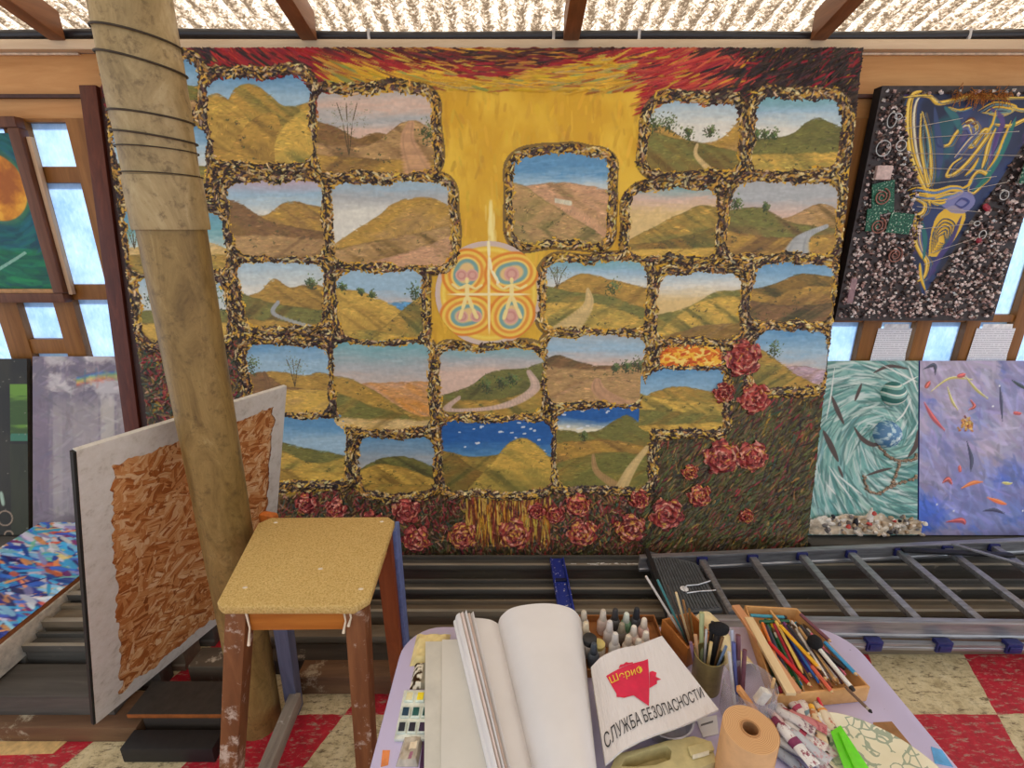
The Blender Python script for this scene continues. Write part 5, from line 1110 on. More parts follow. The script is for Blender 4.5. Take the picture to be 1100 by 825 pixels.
MB().add([p + Vector((0, 0, .0006)) for p in (T(411, 806), T(419, 806), T(417, 822), T(409, 824))] + [T(411, 806), T(419, 806), T(417, 822), T(409, 824)], [(0, 1, 2, 3), (0, 4, 5, 1), (1, 5, 6, 2), (2, 6, 7, 3), (3, 7, 4, 0)]).build('orange_smear', plain('smear_orange', (236, 140, 80), .5), tb)
def quadthing(name, label, cat, pxs, z, th, mat, part, group=None, up=None):
    q = [at_height(x, y, z) for x, y in pxs]; cen = sum(q, Vector()) / 4; r = thing(name, (cen.x, cen.y, z - th), label, cat, group)
    o = MB().quad_slab(q[::-1] if (q[1] - q[0]).cross(q[2] - q[0]).z < 0 else q, (0, 0, 1), th).build(part, mat, r, min(.002, th * .3)); return r
paper = plain('paper_white', (226, 222, 220), .8, var=.02, scale=6); grey_card = plain('paper_grey', (206, 202, 190), .8, var=.04, scale=20)
# folded yellow cloth, watercolours, small bags at the left edge
n_ = Canvas(40, 40, (226, 206, 146)); n_.c *= (.82 + .3 * fbm(40, 40, 9, 9, 4, 3))[..., None]; n_.h = .012 * fbm(40, 40, 12, 12, 9, 3)
yc = thing('yellow_cloth', T(456, 698), 'crumpled pale yellow cloth at the top edge of the table beside grey paper', 'cloth')
def patch(q, c, nm, mat, parent, base=0.0):
    q = [np.array(a) for a in q]
    def fn(u, v, h):
        P = q[0] * ((1 - u) * (1 - v))[..., None] + q[1] * (u * (1 - v))[..., None] + q[2] * (u * v)[..., None] + q[3] * ((1 - u) * v)[..., None]
        e = np.minimum(np.minimum(u, 1 - u), np.minimum(v, 1 - v)); P[..., 2] += base + (h + .006) * np.clip(e * 8, 0, 1); return P
    return canvas_mesh(nm, c, fn, mat, parent)
cloth_m = paint_mat('soft_cloth', .9, .1, 900, .3)
patch([T(440, 716), T(480, 714), T(484, 682), T(448, 682)], n_, 'cloth', cloth_m, yc, .0008)
gb = thing('patterned_pouch', T(449, 726), 'small grey crumpled pouch with a brown spotted edge above the watercolour pans', 'pouch')
n_ = Canvas(40, 40, (150, 142, 122)); n_.c *= (.8 + .4 * fbm(40, 40, 9, 9, 14, 3))[..., None]; sp2 = fbm(40, 40, 5, 5, 21, 2); n_.mix((sp2 > .55) * (n_.X < 14) * 1.0, C3((60, 40, 26))); n_.mix((sp2 < .42) * (n_.X < 14) * 1.0, C3((226, 216, 196))); n_.h = .01 * fbm(40, 40, 9, 9, 3)
patch([T(440, 741), T(474, 741), T(474, 712), T(446, 713)], n_, 'pouch', cloth_m, gb, .0008)
wb = thing('watercolour_set', T(440, 768), 'white plastic watercolour tray with small square pans, half under the grey paper', 'paint set')
q = [T(423, 794, .008), T(470, 794, .008), T(476, 741, .008), T(434, 741, .008)]
MB().quad_slab(q, (0, 0, 1), .0078).build('tray', plain('tray_white', (220, 222, 210), .4), wb, .002)
rows = [[(434, 744, 755, (214, 206, 160)), (446, 744, 755, (234, 206, 40)), (458, 744, 755, (220, 180, 60))], [(430, 760, 772, (16, 60, 84)), (441, 760, 772, (20, 84, 80)), (452, 760, 772, (22, 74, 66)), (463, 760, 772, (40, 60, 90))], [(426, 776, 789, (34, 40, 52)), (437, 776, 789, (34, 34, 50)), (448, 776, 789, (48, 30, 60)), (460, 776, 789, (60, 34, 40))]]
for row in rows:
    for x, y0, y1, col in row:
        a = [T(x, y1, .0082), T(x + 9.5, y1, .0082), T(x + 11.5, y0, .0082), T(x + 2.5, y0, .0082)]
        o = MB().quad_slab([p + Vector((0, 0, .004)) for p in a], (0, 0, 1), .004).build('paint_pan', plain('pan_cup', (206, 216, 206), .4), wb, .001)
        cc = sum(a, Vector()) / 4; MB().quad_slab([cc + (p - cc) * .72 + Vector((0, 0, .0052)) for p in a], (0, 0, 1), .0011).build('paint_cake', plain('cake_%d_%d_%d' % col, col, .35), o, .0004)
pg = NT('clear_plastic'); b_ = pg.bsdf((228, 230, 226), .12, 0, .5, Transmission_Weight=.75, IOR=1.2); 
bag = thing('clear_bag', T(438, 808), 'small cloudy plastic bag of stickers in front of the watercolour tray', 'bag')
n_ = Canvas(40, 40, (176, 164, 146)); n_.c *= (.8 + .4 * fbm(40, 40, 9, 9, 24, 3))[..., None]; n_.mix(n_.poly([(18, 12), (32, 12), (32, 22), (18, 22)]), C3((232, 214, 184))); n_.mix(n_.poly([(22, 26), (28, 26), (26, 34), (20, 33)]), C3((150, 90, 110))); n_.h = .008 * fbm(40, 40, 12, 12, 13, 3)
patch([T(425, 824), T(449, 824), T(455, 792), T(434, 793)], n_, 'bag', paint_mat('glossy_bag', .15, .6, 60, .3), bag, .0008)
quadthing('purple_card', 'dark purple card sticking out beside the grey drawing paper', 'card', [(450, 830), (476, 830), (476, 796), (454, 796)], TZ + .004, .003, plain('purple', (70, 34, 76), .5), 'card')
# grey drawing sheets and the open sketchbook
g1 = quadthing('drawing_sheet', 'grey drawing sheet lying lowest, its edge showing beside the watercolour tray', 'paper sheet', [(455, 880), (640, 880), (560, 688), (457, 689)], TZ + .0175, .002, grey_card, 'sheet')
g2 = quadthing('drawing_sheet', 'smooth grey-white drawing sheet lying directly under the open sketchbook', 'paper sheet', [(473, 880), (645, 880), (570, 685), (475, 687)], TZ + .0205, .002, plain('paper_grey_b', (214, 210, 200), .8, var=.02, scale=8), 'sheet')
pt_ = thing('paper_pad', (.03, .78, TZ + .0005), 'dark covered pad hidden under the grey drawing sheets', 'pad')
MB().quad_slab([at_height(470, 890, TZ + .0150), at_height(640, 890, TZ + .0150), at_height(556, 700, TZ + .0150), at_height(478, 700, TZ + .0150)], (0, 0, 1), .0145).build('pad', plain('pad_cover', (52, 52, 60), .6), pt_, .001)
sb = thing('sketchbook', (.05, .72, TZ + .021), 'large open sketchbook with blank white curling pages and fanned page edges', 'book')
Z1 = TZ + .0212
def loft(far, near, y_ext, nm, mat, th=.0012, n=16, under=True):
    F = spline([(x, z) for x, z in far], 8); Nn_ = spline([(x, z) for x, z in near], 8)
    rings = []
    for s in np.linspace(0, 1, n):
        yF = far_y_; yN = near_y_
        P = F * (1 - s) + Nn_ * s; y = yF * (1 - s) + yN * s
        rings.append((P, y))
    b = MB(); m = len(F); vs = []
    for P, y in rings:
        for x, z in P: vs.append((x, y + (0.0 if not y_ext else 0), z))
    for P, y in rings:
        d = np.gradient(P, axis=0); nn = np.stack([d[:, 1], -d[:, 0]], 1); nn /= np.linalg.norm(nn, axis=1)[:, None] + 1e-9
        for (x, z), (a, c) in zip(P, nn): vs.append((x + a * th, y, z + c * th))
    fs = []; k = len(rings)
    for j in range(k - 1):
        for i in range(m - 1):
            a = j * m + i; fs.append((a, a + 1, a + m + 1, a + m)); o_ = k * m; fs.append((o_ + a, o_ + a + m, o_ + a + m + 1, o_ + a + 1))
    for j in range(k - 1):
        for i in (0, m - 1): a = j * m + i; fs.append((a, a + m, a + m + k * m, a + k * m))
    for i in range(m - 1):
        for j in (0, k - 1): a = j * m + i; fs.append((a, a + 1, a + 1 + k * m, a + k * m))
    b.add(vs, fs); return b.build(nm, mat, sb, 0, 60)
far_y_, near_y_ = .945, .47
# left block of pages, then the right leaf rolled over
loft([(-.140, Z1 + .0), (-.139, Z1 + .022), (-.10, Z1 + .029), (-.055, Z1 + .024), (-.032, Z1 + .010)], [(.0, Z1), (.001, Z1 + .022), (.028, Z1 + .028), (.052, Z1 + .022), (.066, Z1 + .010)], 0, 'page_block', paper, .004)
b = MB(); b.hexa([(-.139, .944, Z1), (-.03, .944, Z1), (.075, .47, Z1), (.001, .47, Z1), (-.138, .944, Z1 + .018), (-.036, .944, Z1 + .007), (.066, .47, Z1 + .007), (.002, .47, Z1 + .018)]); b.build('page_core', paper, sb)
loft([(-.034, Z1 + .010), (-.026, Z1 + .034), (.0, Z1 + .058), (.05, Z1 + .070), (.10, Z1 + .070), (.143, Z1 + .056), (.164, Z1 + .03), (.170, Z1 + .008)], [(.066, Z1 + .010), (.074, Z1 + .036), (.092, Z1 + .062), (.118, Z1 + .078), (.128, Z1 + .076), (.136, Z1 + .056), (.140, Z1 + .03), (.142, Z1 + .006)], 0, 'rolled_page', paper, .0016)
pk = plain('page_edge_pink', (226, 206, 196), .8, var=.03)
for k_ in range(5):
    d = .008 * k_
    loft([(-.1375 + d, Z1 + .024), (-.134 + d, Z1 + .037 + .002 * (k_ % 2)), (-.126 + d * 1.02, Z1 + .044 + .004 * (k_ % 3))], [(.004 + d * .55, Z1 + .024), (.007 + d * .55, Z1 + .034), (.011 + d * .55, Z1 + .040 + .002 * (k_ % 3))], 0, 'fanned_page', (paper, pk)[k_ % 2], .0008, 8)
MB().hexa([(-.136, .943, Z1 - .0004), (.169, .943, Z1 - .0004), (.141, .47, Z1 - .0004), (.004, .47, Z1 - .0004), (-.136, .943, Z1), (.169, .943, Z1), (.141, .47, Z1), (.004, .47, Z1)]).build('back_cover', plain('cover_dark', (40, 40, 46), .6), sb)

# open tray of little dropper bottles
tr_ = thing('bottle_tray', T(655, 690), 'low brown card tray holding many little paint bottles behind the booklet', 'tray')
card = plain('tray_card', (150, 96, 50), .7); q = [T(628, 722), T(716, 722), T(700, 668), T(616, 668)]
bt0, bt1 = T(616, 668), T(702, 668); yb, yf = bt0.y, T(640, 728).y; xl, xr = T(627, 728).x, bt1.x
MB().box(xl, xr, yf, yb, TZ, TZ + .003).box(xl, xr, yb - .003, yb, TZ + .003, TZ + .022).box(xl, xr, yf, yf + .003, TZ + .003, TZ + .022).box(xl, xl + .003, yf + .003, yb - .003, TZ + .003, TZ + .022).box(xr - .003, xr, yf + .003, yb - .003, TZ + .003, TZ + .022).build('tray', card, tr_)
BOT = [(622, 660, (206, 198, 188), (196, 186, 170), .9, 'beige-capped bottle at the back corner of the tray by the sketchbook'), (648, 659, (214, 190, 178), (208, 196, 182), 1.0, 'rosy bottle with a pale cap at the back rim of the tray'), (661, 658, (90, 86, 84), (60, 58, 60), 1.0, 'smoky bottle with a dark cap at the back rim of the tray'), (673, 662, (112, 150, 116), (214, 220, 208), .85, 'green-labelled bottle with a white cap'), (684, 657, (70, 70, 74), (44, 46, 52), 1.05, 'tall charcoal-capped bottle at the back rim of the tray'), (692, 668, (230, 190, 180), (226, 212, 196), .9, 'pink-labelled bottle at the far corner of the tray by the brush box'),
       (655, 671, (206, 194, 190), (214, 206, 202), 1.0, 'pale grey bottle in the second row of the tray behind the yellow jar'), (668, 673, (110, 100, 90), (150, 140, 120), .85, 'grubby brown bottle standing under the green-labelled one'), (681, 676, (222, 196, 184), (226, 216, 204), .85, 'pink bottle with a cream cap in front of the charcoal-capped one'), (694, 682, (226, 206, 190), (232, 220, 206), .8, 'small cream bottle nearest the brush box'), (627, 672, (220, 206, 184), (216, 200, 172), .9, 'cream bottle pressed against the sketchbook edge'),
       (661, 684, (216, 210, 202), (222, 216, 208), 1.0, 'white-capped bottle standing in the middle of the tray'), (675, 686, (206, 190, 172), (214, 200, 180), .85, 'tan bottle just behind the booklet edge'), (686, 690, (222, 210, 196), (226, 218, 204), .75, 'low pale bottle touching the booklet'), (638, 695, (84, 90, 98), (70, 78, 88), .95, 'grey-blue bottle with a slate cap at the front of the tray')]
for px, py, cb, cc, s, lb in BOT:
    h = .066 * s; p = T(px, py, h * .9); p = Vector((min(max(p.x, xl + .016), xr - .016), min(max(p.y - .0, yf + .016), yb - .016), TZ + .0035))
    r = thing('dropper_bottle', p, lb, 'bottle', 'paint bottles in the brown tray'); rb = .0132
    MB().lathe([(rb * .9, 0), (rb, .003), (rb, h * .45), (rb * .8, h * .55), (rb * .5, h * .6)], p, 16).build('bottle_body', plain('bb_%d_%d_%d' % cb, cb, .35), r, 0, 50)
    MB().lathe([(rb * .62, h * .56), (rb * .66, h * .62), (rb * .5, h * .95), (rb * .38, h), (rb * .1, h * 1.01)], p, 14).build('cap', plain('bc_%d_%d_%d' % cc, cc, .4), r, 0, 50)
jr2 = [(632, 686, (46, 46, 48), (206, 190, 176), .016, .05, 'wide pale jar with a round black lid by the sketchbook'), (643, 692, (224, 206, 130), (220, 210, 190), .015, .034, 'squat jar with a yellow lid in the bottle tray')]
for px, py, cl, cb, rr, h, lb in jr2:
    p = T(px, py, h); p = Vector((max(p.x, xl + rr + .004), min(p.y, yb - .02), TZ + .0035)); r = thing('paint_jar', p, lb, 'jar', 'paint bottles in the brown tray')
    MB().lathe([(rr * .9, 0), (rr * 1.1, .004), (rr * 1.1, h * .6), (rr, h * .7)], p, 18).build('jar_body', plain('jb_%d_%d' % cb[:2], cb, .35), r, 0, 50)
    MB().lathe([(rr * .95, h * .7), (rr, h * .74), (rr, h * .97), (rr * .9, h)], p, 18).build('lid', plain('jl_%d_%d' % cl[:2], cl, .4), r, 0, 50)

# beige hand tool, white bowl and the booklet in a clear sleeve on top
beige = plain('beige_plastic', (196, 182, 130), .45, var=.06)
bd = thing('tape_dispenser', T(705, 810), 'beige plastic tool case with an oblong handle opening under the booklet', 'tool')
def G(px, py, h): return at_height(px, py, TZ + h)
HT = .038
out = [G(655, 826, HT), G(690, 850, HT), G(770, 818, HT), G(764, 796, HT), G(745, 790, HT), G(716, 795, HT), G(690, 803, HT), G(662, 809, HT)]
hole = [G(668, 822, HT), G(684, 823, HT), G(704, 821, HT), G(720, 815, HT), G(721, 806, HT), G(716, 801, HT), G(694, 807, HT), G(672, 814, HT)]
n = 8; vs = [p for p in out] + [p for p in hole] + [p - Vector((0, 0, HT - .001)) for p in out] + [p - Vector((0, 0, .03)) for p in hole]
fs = []
for i in range(n): j = (i + 1) % n; fs += [(i, j, n + j, n + i), (i, 2 * n + i, 2 * n + j, j), (n + i, n + j, 3 * n + j, 3 * n + i)]
fs += [tuple(range(2 * n, 3 * n)), tuple(range(3 * n, 4 * n))]
MB().add(vs, fs).build('body', beige, bd, .003)
e0 = [G(742, 812, HT + .006), G(768, 805, HT + .006), G(764, 795, HT + .006), G(738, 801, HT + .006)]
MB().quad_slab(e0, (0, 0, 1), .0058).build('raised_end', beige, bd, .004)
MB().quad_slab([G(744, 816, HT + .002), G(762, 811, HT + .002), G(762, 806, HT + .006), G(744, 811, HT + .006)], (0, -.7, .7), .002).build('label_plate', plain('plate_pale', (214, 204, 176), .5), bd, .0005)
bw = thing('white_dish', T(712, 776), 'shallow white paint-stained dish under the booklet', 'dish')
o = G(714, 781, .0); MB().lathe([(.03, .001), (.042, .004), (.050, .036), (.053, .038), (.049, .037), (.041, .008), (.01, .006)], o, 28, None, True, True).build('dish', plain('dish_white', (206, 200, 204), .3), bw, 0, 50)
nb = thing('printed_card', T(763, 780), 'small white printed card lying on the table below the booklet corner', 'card')
MB().quad_slab([G(755, 792, .003), G(772, 788, .003), G(770, 768, .003), G(748, 772, .003)], (0, 0, 1), .002).build('card', paper, nb)
MB().quad_slab([G(753, 780, .0034), G(766, 776, .0034), G(766, 774, .0034), G(753, 778, .0034)], (0, 0, 1), .0003).build('print_line', plain('print_grey', (120, 116, 116), .6), nb)

BK = [G(651, 816, .068), G(772, 762, .062), G(711, 683, .085), G(635, 712, .080)]           # near left, near right, far right, far left
bk = thing('booklet', sum(BK, Vector()) / 4 - Vector((0, 0, .02)), 'white booklet in a clear sleeve with a crimson star badge and black lettering', 'booklet')
BQ = [np.array(p) for p in BK]
def bq(u, v, n_=0.0):
    P = BQ[0] * (1 - u) * (1 - v) + BQ[1] * u * (1 - v) + BQ[2] * u * v + BQ[3] * (1 - u) * v
    return Vector(P) + Vector((0, 0, n_ + .010 * sin(pi * min(u * 1.6, 1)) - .012 * max(0, .12 - u) / .12))
b = MB(); N = 20
vs = [bq(i / N, j / N) for j in range(N + 1) for i in range(N + 1)]; vs += [p - Vector((0, 0, .0035)) for p in vs]; M1 = (N + 1) ** 2; fs = []
for j in range(N):
    for i in range(N): a = j * (N + 1) + i; fs += [(a, a + 1, a + N + 2, a + N + 1), (M1 + a, M1 + a + N + 1, M1 + a + N + 2, M1 + a + 1)]
for i in range(N):
    for a, a2 in ((i, i + 1), (N * (N + 1) + i, N * (N + 1) + i + 1), (i * (N + 1), (i + 1) * (N + 1)), (i * (N + 1) + N, (i + 1) * (N + 1) + N)): fs.append((a, a2, a2 + M1, a + M1))
tt = NT('sleeved_paper'); rip = tt.noise(tt.mapped((130, 18, 1)), 1.0, 3); tt.bsdf((222, 216, 214), .22, 0, .5, rip, .5, .006)
b.add(vs, fs).build('sleeved_cover', tt.m, bk, 0, 40)
MB().rings([[bq(u, .01, -.0037 - k_ * .004) for u in np.linspace(0, 1, 8)] + [bq(u, .97, -.0037 - k_ * .004) for u in np.linspace(1, 0, 8)] for k_ in (0, 1)], False, False).build('pages', plain('page_edge_cream', (214, 206, 178), .7), bk)
def on_booklet(pts, n_, name, mat, parent=bk):         # flat figure in booklet coordinates
    bm = bmesh.new(); bm.faces.new([bm.verts.new((u, v, 0)) for u, v in pts]); bmesh.ops.triangulate(bm, faces=bm.faces[:])
    for _ in range(3): bmesh.ops.subdivide_edges(bm, edges=[e for e in bm.edges if e.calc_length() > .05], cuts=1); bmesh.ops.triangulate(bm, faces=bm.faces[:])
    off = base_of(parent)
    for v in bm.verts: v.co = bq(v.co.x, v.co.y, n_) - off
    bmesh.ops.recalc_face_normals(bm, faces=bm.faces)
    me = bpy.data.meshes.new(name); bm.to_mesh(me); bm.free(); me.materials.append(mat); o = bpy.data.objects.new(name, me); return link(o, parent)
def inv(px, py):                                        # photo pixel -> booklet u, v
    u = v = .5
    for _ in range(30):
        def pr(u, v):
            p = bq(u, v) - Vector((0, 0, CAM_H)); f = p.y * CT - p.z * ST; w_ = p.y * ST + p.z * CT; return 550 + F_PX * p.x / f, 412.5 - F_PX * w_ / f
        x, y = pr(u, v); e = 1e-3; xu, yu = pr(u + e, v); xv, yv = pr(u, v + e)
        a, b2, c2, d = (xu - x) / e, (xv - x) / e, (yu - y) / e, (yv - y) / e; D_ = a * d - b2 * c2
        u += .8 * (d * (px - x) - b2 * (py - y)) / D_; v += .8 * (a * (py - y) - c2 * (px - x)) / D_
    return u, v
crim = plain('badge_crimson', (214, 30, 72), .3, var=.05); yel = plain('badge_yellow', (236, 196, 60), .35)
z1_ = lambda l: [inv(640 + a * 80 / 943., 695 + b * 70 / 825.) for a, b in l]
emb = on_booklet(z1_([(130, 375), (660, 160), (672, 755), (480, 622), (330, 640), (262, 640), (262, 600)]), .0016, 'star_badge', crim)
on_booklet(z1_([(295, 258), (310, 228), (350, 222), (385, 195), (420, 205), (470, 195), (470, 212), (290, 275)]), .0011, 'star_point', crim)
on_booklet(z1_([(680, 320), (720, 308), (770, 330), (760, 380), (830, 415), (775, 430), (775, 470), (680, 525)]), .0011, 'star_point', crim)
on_booklet(z1_([(262, 640), (265, 605), (320, 606), (430, 590), (520, 590), (460, 622), (360, 650), (300, 640)]), .0013, 'ribbon', plain('badge_red', (196, 16, 44), .3))
font_mat = plain('print_black', (38, 38, 42), .4)
def text_on(txt, x0, x1, v0, hv, name, mat, n_, parent=bk, ang=None):
    cu = bpy.data.curves.new('lettering', 'FONT'); cu.body = txt; cu.size = 1.0; cu.fill_mode = 'FRONT'; to = bpy.data.objects.new('lettering', cu); COL.objects.link(to)
    dg = bpy.context.evaluated_depsgraph_get(); me = bpy.data.meshes.new_from_object(to.evaluated_get(dg)); bpy.data.objects.remove(to); bpy.data.curves.remove(cu)
    xs_ = [v.co.x for v in me.vertices]; ys_ = [v.co.y for v in me.vertices]; ax_, bx_, ay_, by_ = min(xs_), max(xs_), min(ys_), max(ys_)
    bm = bmesh.new(); bm.from_mesh(me); L_ = (bx_ - ax_) * .012
    for _ in range(4): bmesh.ops.subdivide_edges(bm, edges=[e for e in bm.edges if e.calc_length() > L_], cuts=1); bmesh.ops.triangulate(bm, faces=bm.faces[:])
    bm.to_mesh(me); bm.free(); off = base_of(parent)
    for v in me.vertices:
        s, h = (v.co.x - ax_) / (bx_ - ax_), (v.co.y - ay_) / (by_ - ay_)
        if ang: u, w_ = ang(s, h)
        else: u, w_ = x0 + (x1 - x0) * s, v0 + hv * h
        v.co = bq(u, w_, n_) - off
    me.materials.append(mat); o = bpy.data.objects.new(name, me); link(o, parent); return o
A_, B_ = inv(651, 806), inv(757, 749.5); A2, B2 = inv(647.5, 790), inv(752, 738.5)
def along(a, b, a2, b2): return lambda s, h: (a[0] + (b[0] - a[0]) * s + (a2[0] - a[0] + (b2[0] - b[0] - a2[0] + a[0]) * s) * h, a[1] + (b[1] - a[1]) * s + (a2[1] - a[1] + (b2[1] - b[1] - a2[1] + a[1]) * s) * h)
text_on('СЛУЖБА БЕЗОПАСНОСТИ', 0, 0, 0, 0, 'lettering', font_mat, .0022, bk, along(A_, B_, A2, B2))
zz = lambda a, b: z1_([(a, b)])[0]
text_on('ШериФ', 0, 0, 0, 0, 'badge_lettering', yel, .0030, bk, along(zz(205, 500), zz(615, 370), zz(160, 390), zz(585, 245)))

# ------------------------------------------------------------------ brushes, pens: one maker for sticks
def stick(name, lb, cat, a, b, r, col, group, tip=None, tipc=None, fer=None, r2=None, n=8):
    a, b = Vector(a), Vector(b); rt = thing(name, a, lb, cat, group); d = (b - a)
    f1 = .80 if tip == 'brush' else (.93 if tip == 'point' else 1.0)
    MB().tube([a, a + d * .15, a + d * f1 * .98, a + d * f1], [r * .75 if tip == 'brush' else r, r, r, r * .8 if tip == 'brush' else r], n).build('handle' if tip == 'brush' else 'barrel', plain('st_%d_%d_%d' % col, col, .35, var=.05), rt, 0, 50)
    if tip == 'brush':
        MB().tube([a + d * f1, a + d * (f1 + .09)], [r * .95, r * 1.05], n).build('ferrule', plain('ferrule', fer or (190, 186, 178), .3, .8), rt, 0, 50)
        MB().tube([a + d * (f1 + .091), a + d * (f1 + .13), a + d], [r * 1.0, r * 1.25, r * .3], n).build('bristles', plain('br_%d_%d_%d' % (tipc or (110, 76, 44)), tipc or (110, 76, 44), .9, var=.3, scale=300), rt, 0, 50)
    elif tip == 'point':
        MB().tube([a + d * .931, a + d * .985], [r, r * .35], n).build('sharpened_tip', plain('pencil_wood', (216, 176, 122), .7), rt, 0, 60)
        MB().tube([a + d * .986, a + d], [r * .34, r * .1], n).build('lead', plain('st_%d_%d_%d' % col, col, .35), rt, 0, 60)
    elif tip == 'cap':
        MB().tube([a + d * 1.001, a + d * 1.08], [r * 1.12, r * .9], n).build('cap', plain('st_%d_%d_%d' % (tipc or (40, 40, 44)), tipc or (40, 40, 44), .35), rt, 0, 50)
    return rt
# wooden pencil tray
ptz = .040
wt_ = wood('tray_wood', (196, 142, 84), (226, 178, 120), 1, 8, .5, 10); P_ = lambda px, py, h=0: at_height(px, py, TZ + h)
pb0 = thing('pencil_tray', P_(862, 700), 'open wooden tray full of coloured pencils and brushes', 'tray')
TA, TB, TC, TD = P_(800, 650, ptz), P_(856, 653, ptz), P_(935, 738, ptz), P_(836, 748, ptz)     # rim corners: far left, far right, near right, near left
TD = Vector((TD.x - .006, TD.y, TD.z)); dn = Vector((0, 0, -(ptz - .001)))
cen = (TA + TB + TC + TD) / 4
ins_ = [cen + (p - cen) * .955 for p in (TA, TB, TC, TD)]
vs = [TA, TB, TC, TD] + ins_ + [p + dn for p in (TA, TB, TC, TD)] + [p + dn * .82 for p in ins_]; fs = []
for i in range(4): j = (i + 1) % 4; fs += [(i, j, 4 + j, 4 + i), (i, 8 + i, 8 + j, j), (4 + i, 4 + j, 12 + j, 12 + i)]
fs += [(8, 9, 10, 11), (12, 15, 14, 13)]
MB().add(vs, fs).build('tray', wt_, pb0, .0015)
dv = MB().bar((ins_[0] * .55 + ins_[1] * .45) + Vector((0, -.005, -.013)), (ins_[0] * .58 + ins_[1] * .42) + Vector((.008, -.045, -.013)), .005, .022).build('divider', wt_, pb0)
def in_tray(s, t_, h=.006):                                   # s across 0..1, t_ from far 0 to near 1, on the tray bottom
    b_ = [p + dn * .82 for p in ins_]; a = b_[0].lerp(b_[1], s); c2 = b_[3].lerp(b_[2], s); return a.lerp(c2, t_) + Vector((0, 0, .0055 + h))
PEN = [((38, 70, 50), 'dark green'), ((232, 140, 50), 'orange'), ((96, 104, 120), 'slate'), ((60, 60, 150), 'indigo'), ((208, 36, 44), 'scarlet'), ((40, 130, 70), 'green'), ((60, 150, 210), 'sky blue'), ((240, 190, 50), 'golden yellow'), ((196, 60, 56), 'brick red'), ((34, 34, 38), 'black'), ((214, 50, 70), 'rose red'), ((58, 44, 150), 'violet'), ((226, 150, 120), 'salmon'), ((214, 84, 60), 'vermilion'), ((60, 96, 64), 'forest green'), ((150, 84, 60), 'chestnut'), ((206, 70, 130), 'magenta'), ((224, 220, 214), 'white'), ((210, 208, 200), 'ivory'), ((90, 60, 70), 'plum'), ((70, 170, 210), 'turquoise blue')]
GP = 'pencils and brushes in the wooden tray'; rr_ = np.random.default_rng(8)
for i, (cl, nm) in enumerate(PEN):
    s = .10 + .80 * i / (len(PEN) - 1); t0 = .05 + .10 * rr_.random() + .10 * (i < 4); L = .72 + .14 * rr_.random(); lay = (i % 2) * .0085
    a = in_tray(s + .03, t0, lay); b = in_tray(s - .0 + rr_.uniform(-.04, .05), min(t0 + L, .97), lay)
    kind = 'brush' if i in (0, 9, 15, 19) else 'point'
    if kind == 'brush': stick('paint_brush', nm + '-handled brush lying among the pencils in the wooden tray', 'brush', b, a, .0036, cl, GP, 'brush', (70, 50, 36))
    else: stick('pencil', nm + ' coloured pencil lying in the wooden tray', 'pencil', a, b, .0038, cl, GP, 'point', n=6)
UP = [((230, 130, 60), 'tangerine'), ((60, 70, 90), 'dark slate'), ((30, 90, 60), 'bottle green'), ((170, 40, 60), 'wine red'), ((240, 210, 110), 'straw yellow'), ((50, 110, 190), 'cobalt'), ((120, 60, 120), 'purple'), ((90, 60, 44), 'umber'), ((230, 226, 220), 'chalk white'), ((190, 150, 100), 'natural wood'), ((60, 60, 66), 'graphite'), ((230, 120, 140), 'pink')]
for i, (cl, nm) in enumerate(UP):
    s = .15 + .72 * i / (len(UP) - 1); t0 = .14 + .12 * rr_.random(); a = in_tray(s + .05, t0, .0195); b = in_tray(s + .0 + rr_.uniform(-.02, .06), t0 + .62 + .12 * rr_.random(), .0195)
    if i % 3 == 2: stick('paint_brush', nm + '-handled brush resting across the upper layer of pencils in the wooden tray', 'brush', b, a, .0034, cl, GP, 'brush', (84, 60, 40))
    else: stick('pencil', nm + ' coloured pencil resting on the upper layer in the wooden tray', 'pencil', a, b, .0036, cl, GP, 'point', n=6)
for k_, (px, py, qx, qy, h, cl, r, nm, kd) in enumerate([(806, 661, 842, 663, .03, (70, 150, 170), .0042, 'teal pen lying crosswise at the far end of the wooden tray', 'cap'), (816, 668, 850, 667, .028, (40, 100, 70), .004, 'green pencil lying crosswise at the far end of the wooden tray', 'point'), (897, 700, 868, 676, .034, (34, 32, 34), .0, '', ''), (880, 697, 914, 738, .046, (228, 226, 220), .0046, 'thick white-barrelled brush handle at the near right of the wooden tray', 'cap'),
        (886, 690, 921, 726, .046, (60, 150, 200), .0042, 'bright blue pencil against the right wall of the wooden tray', 'point'), (908, 738, 937, 766, .052, (110, 84, 66), .003, 'long thin brush hanging over the near end of the wooden tray', 'brush'), (826, 690, 872, 738, .046, (206, 40, 40), .0042, 'red pencil lying on top of the heap in the wooden tray', 'point'), (838, 672, 882, 720, .047, (238, 180, 40), .0042, 'amber pencil lying on top of the heap in the wooden tray', 'point'), (846, 672, 870, 704, .048, (40, 40, 46), .004, 'short black pencil on top of the heap in the wooden tray', 'point'), (860, 660, 893, 690, .047, (120, 70, 80), .0042, 'dull red pencil along the right wall of the wooden tray', 'point'), (872, 716, 895, 745, .046, (216, 100, 70), .0042, 'orange-red pencil ending at the near wall of the wooden tray', 'point'), (843, 716, 856, 745, .020, (200, 160, 110), .0046, 'bare wooden stick in the near left corner of the wooden tray', '')]):
    if not nm: continue
    a, b = P_(px, py, h), P_(qx, qy, h)
    stick('paint_brush' if kd == 'brush' else ('pencil' if kd == 'point' else 'stick' if kd == '' else 'marker_pen'), nm, 'brush' if kd == 'brush' else 'pencil' if kd == 'point' else 'stick' if kd == '' else 'pen', a, b, r, cl, GP, kd or None, (40, 36, 34), n=8 if kd != 'point' else 6)
mb = thing('makeup_brush', P_(868, 685, .044), 'fluffy round black brush head lying on the pencils in the tray', 'brush', GP)
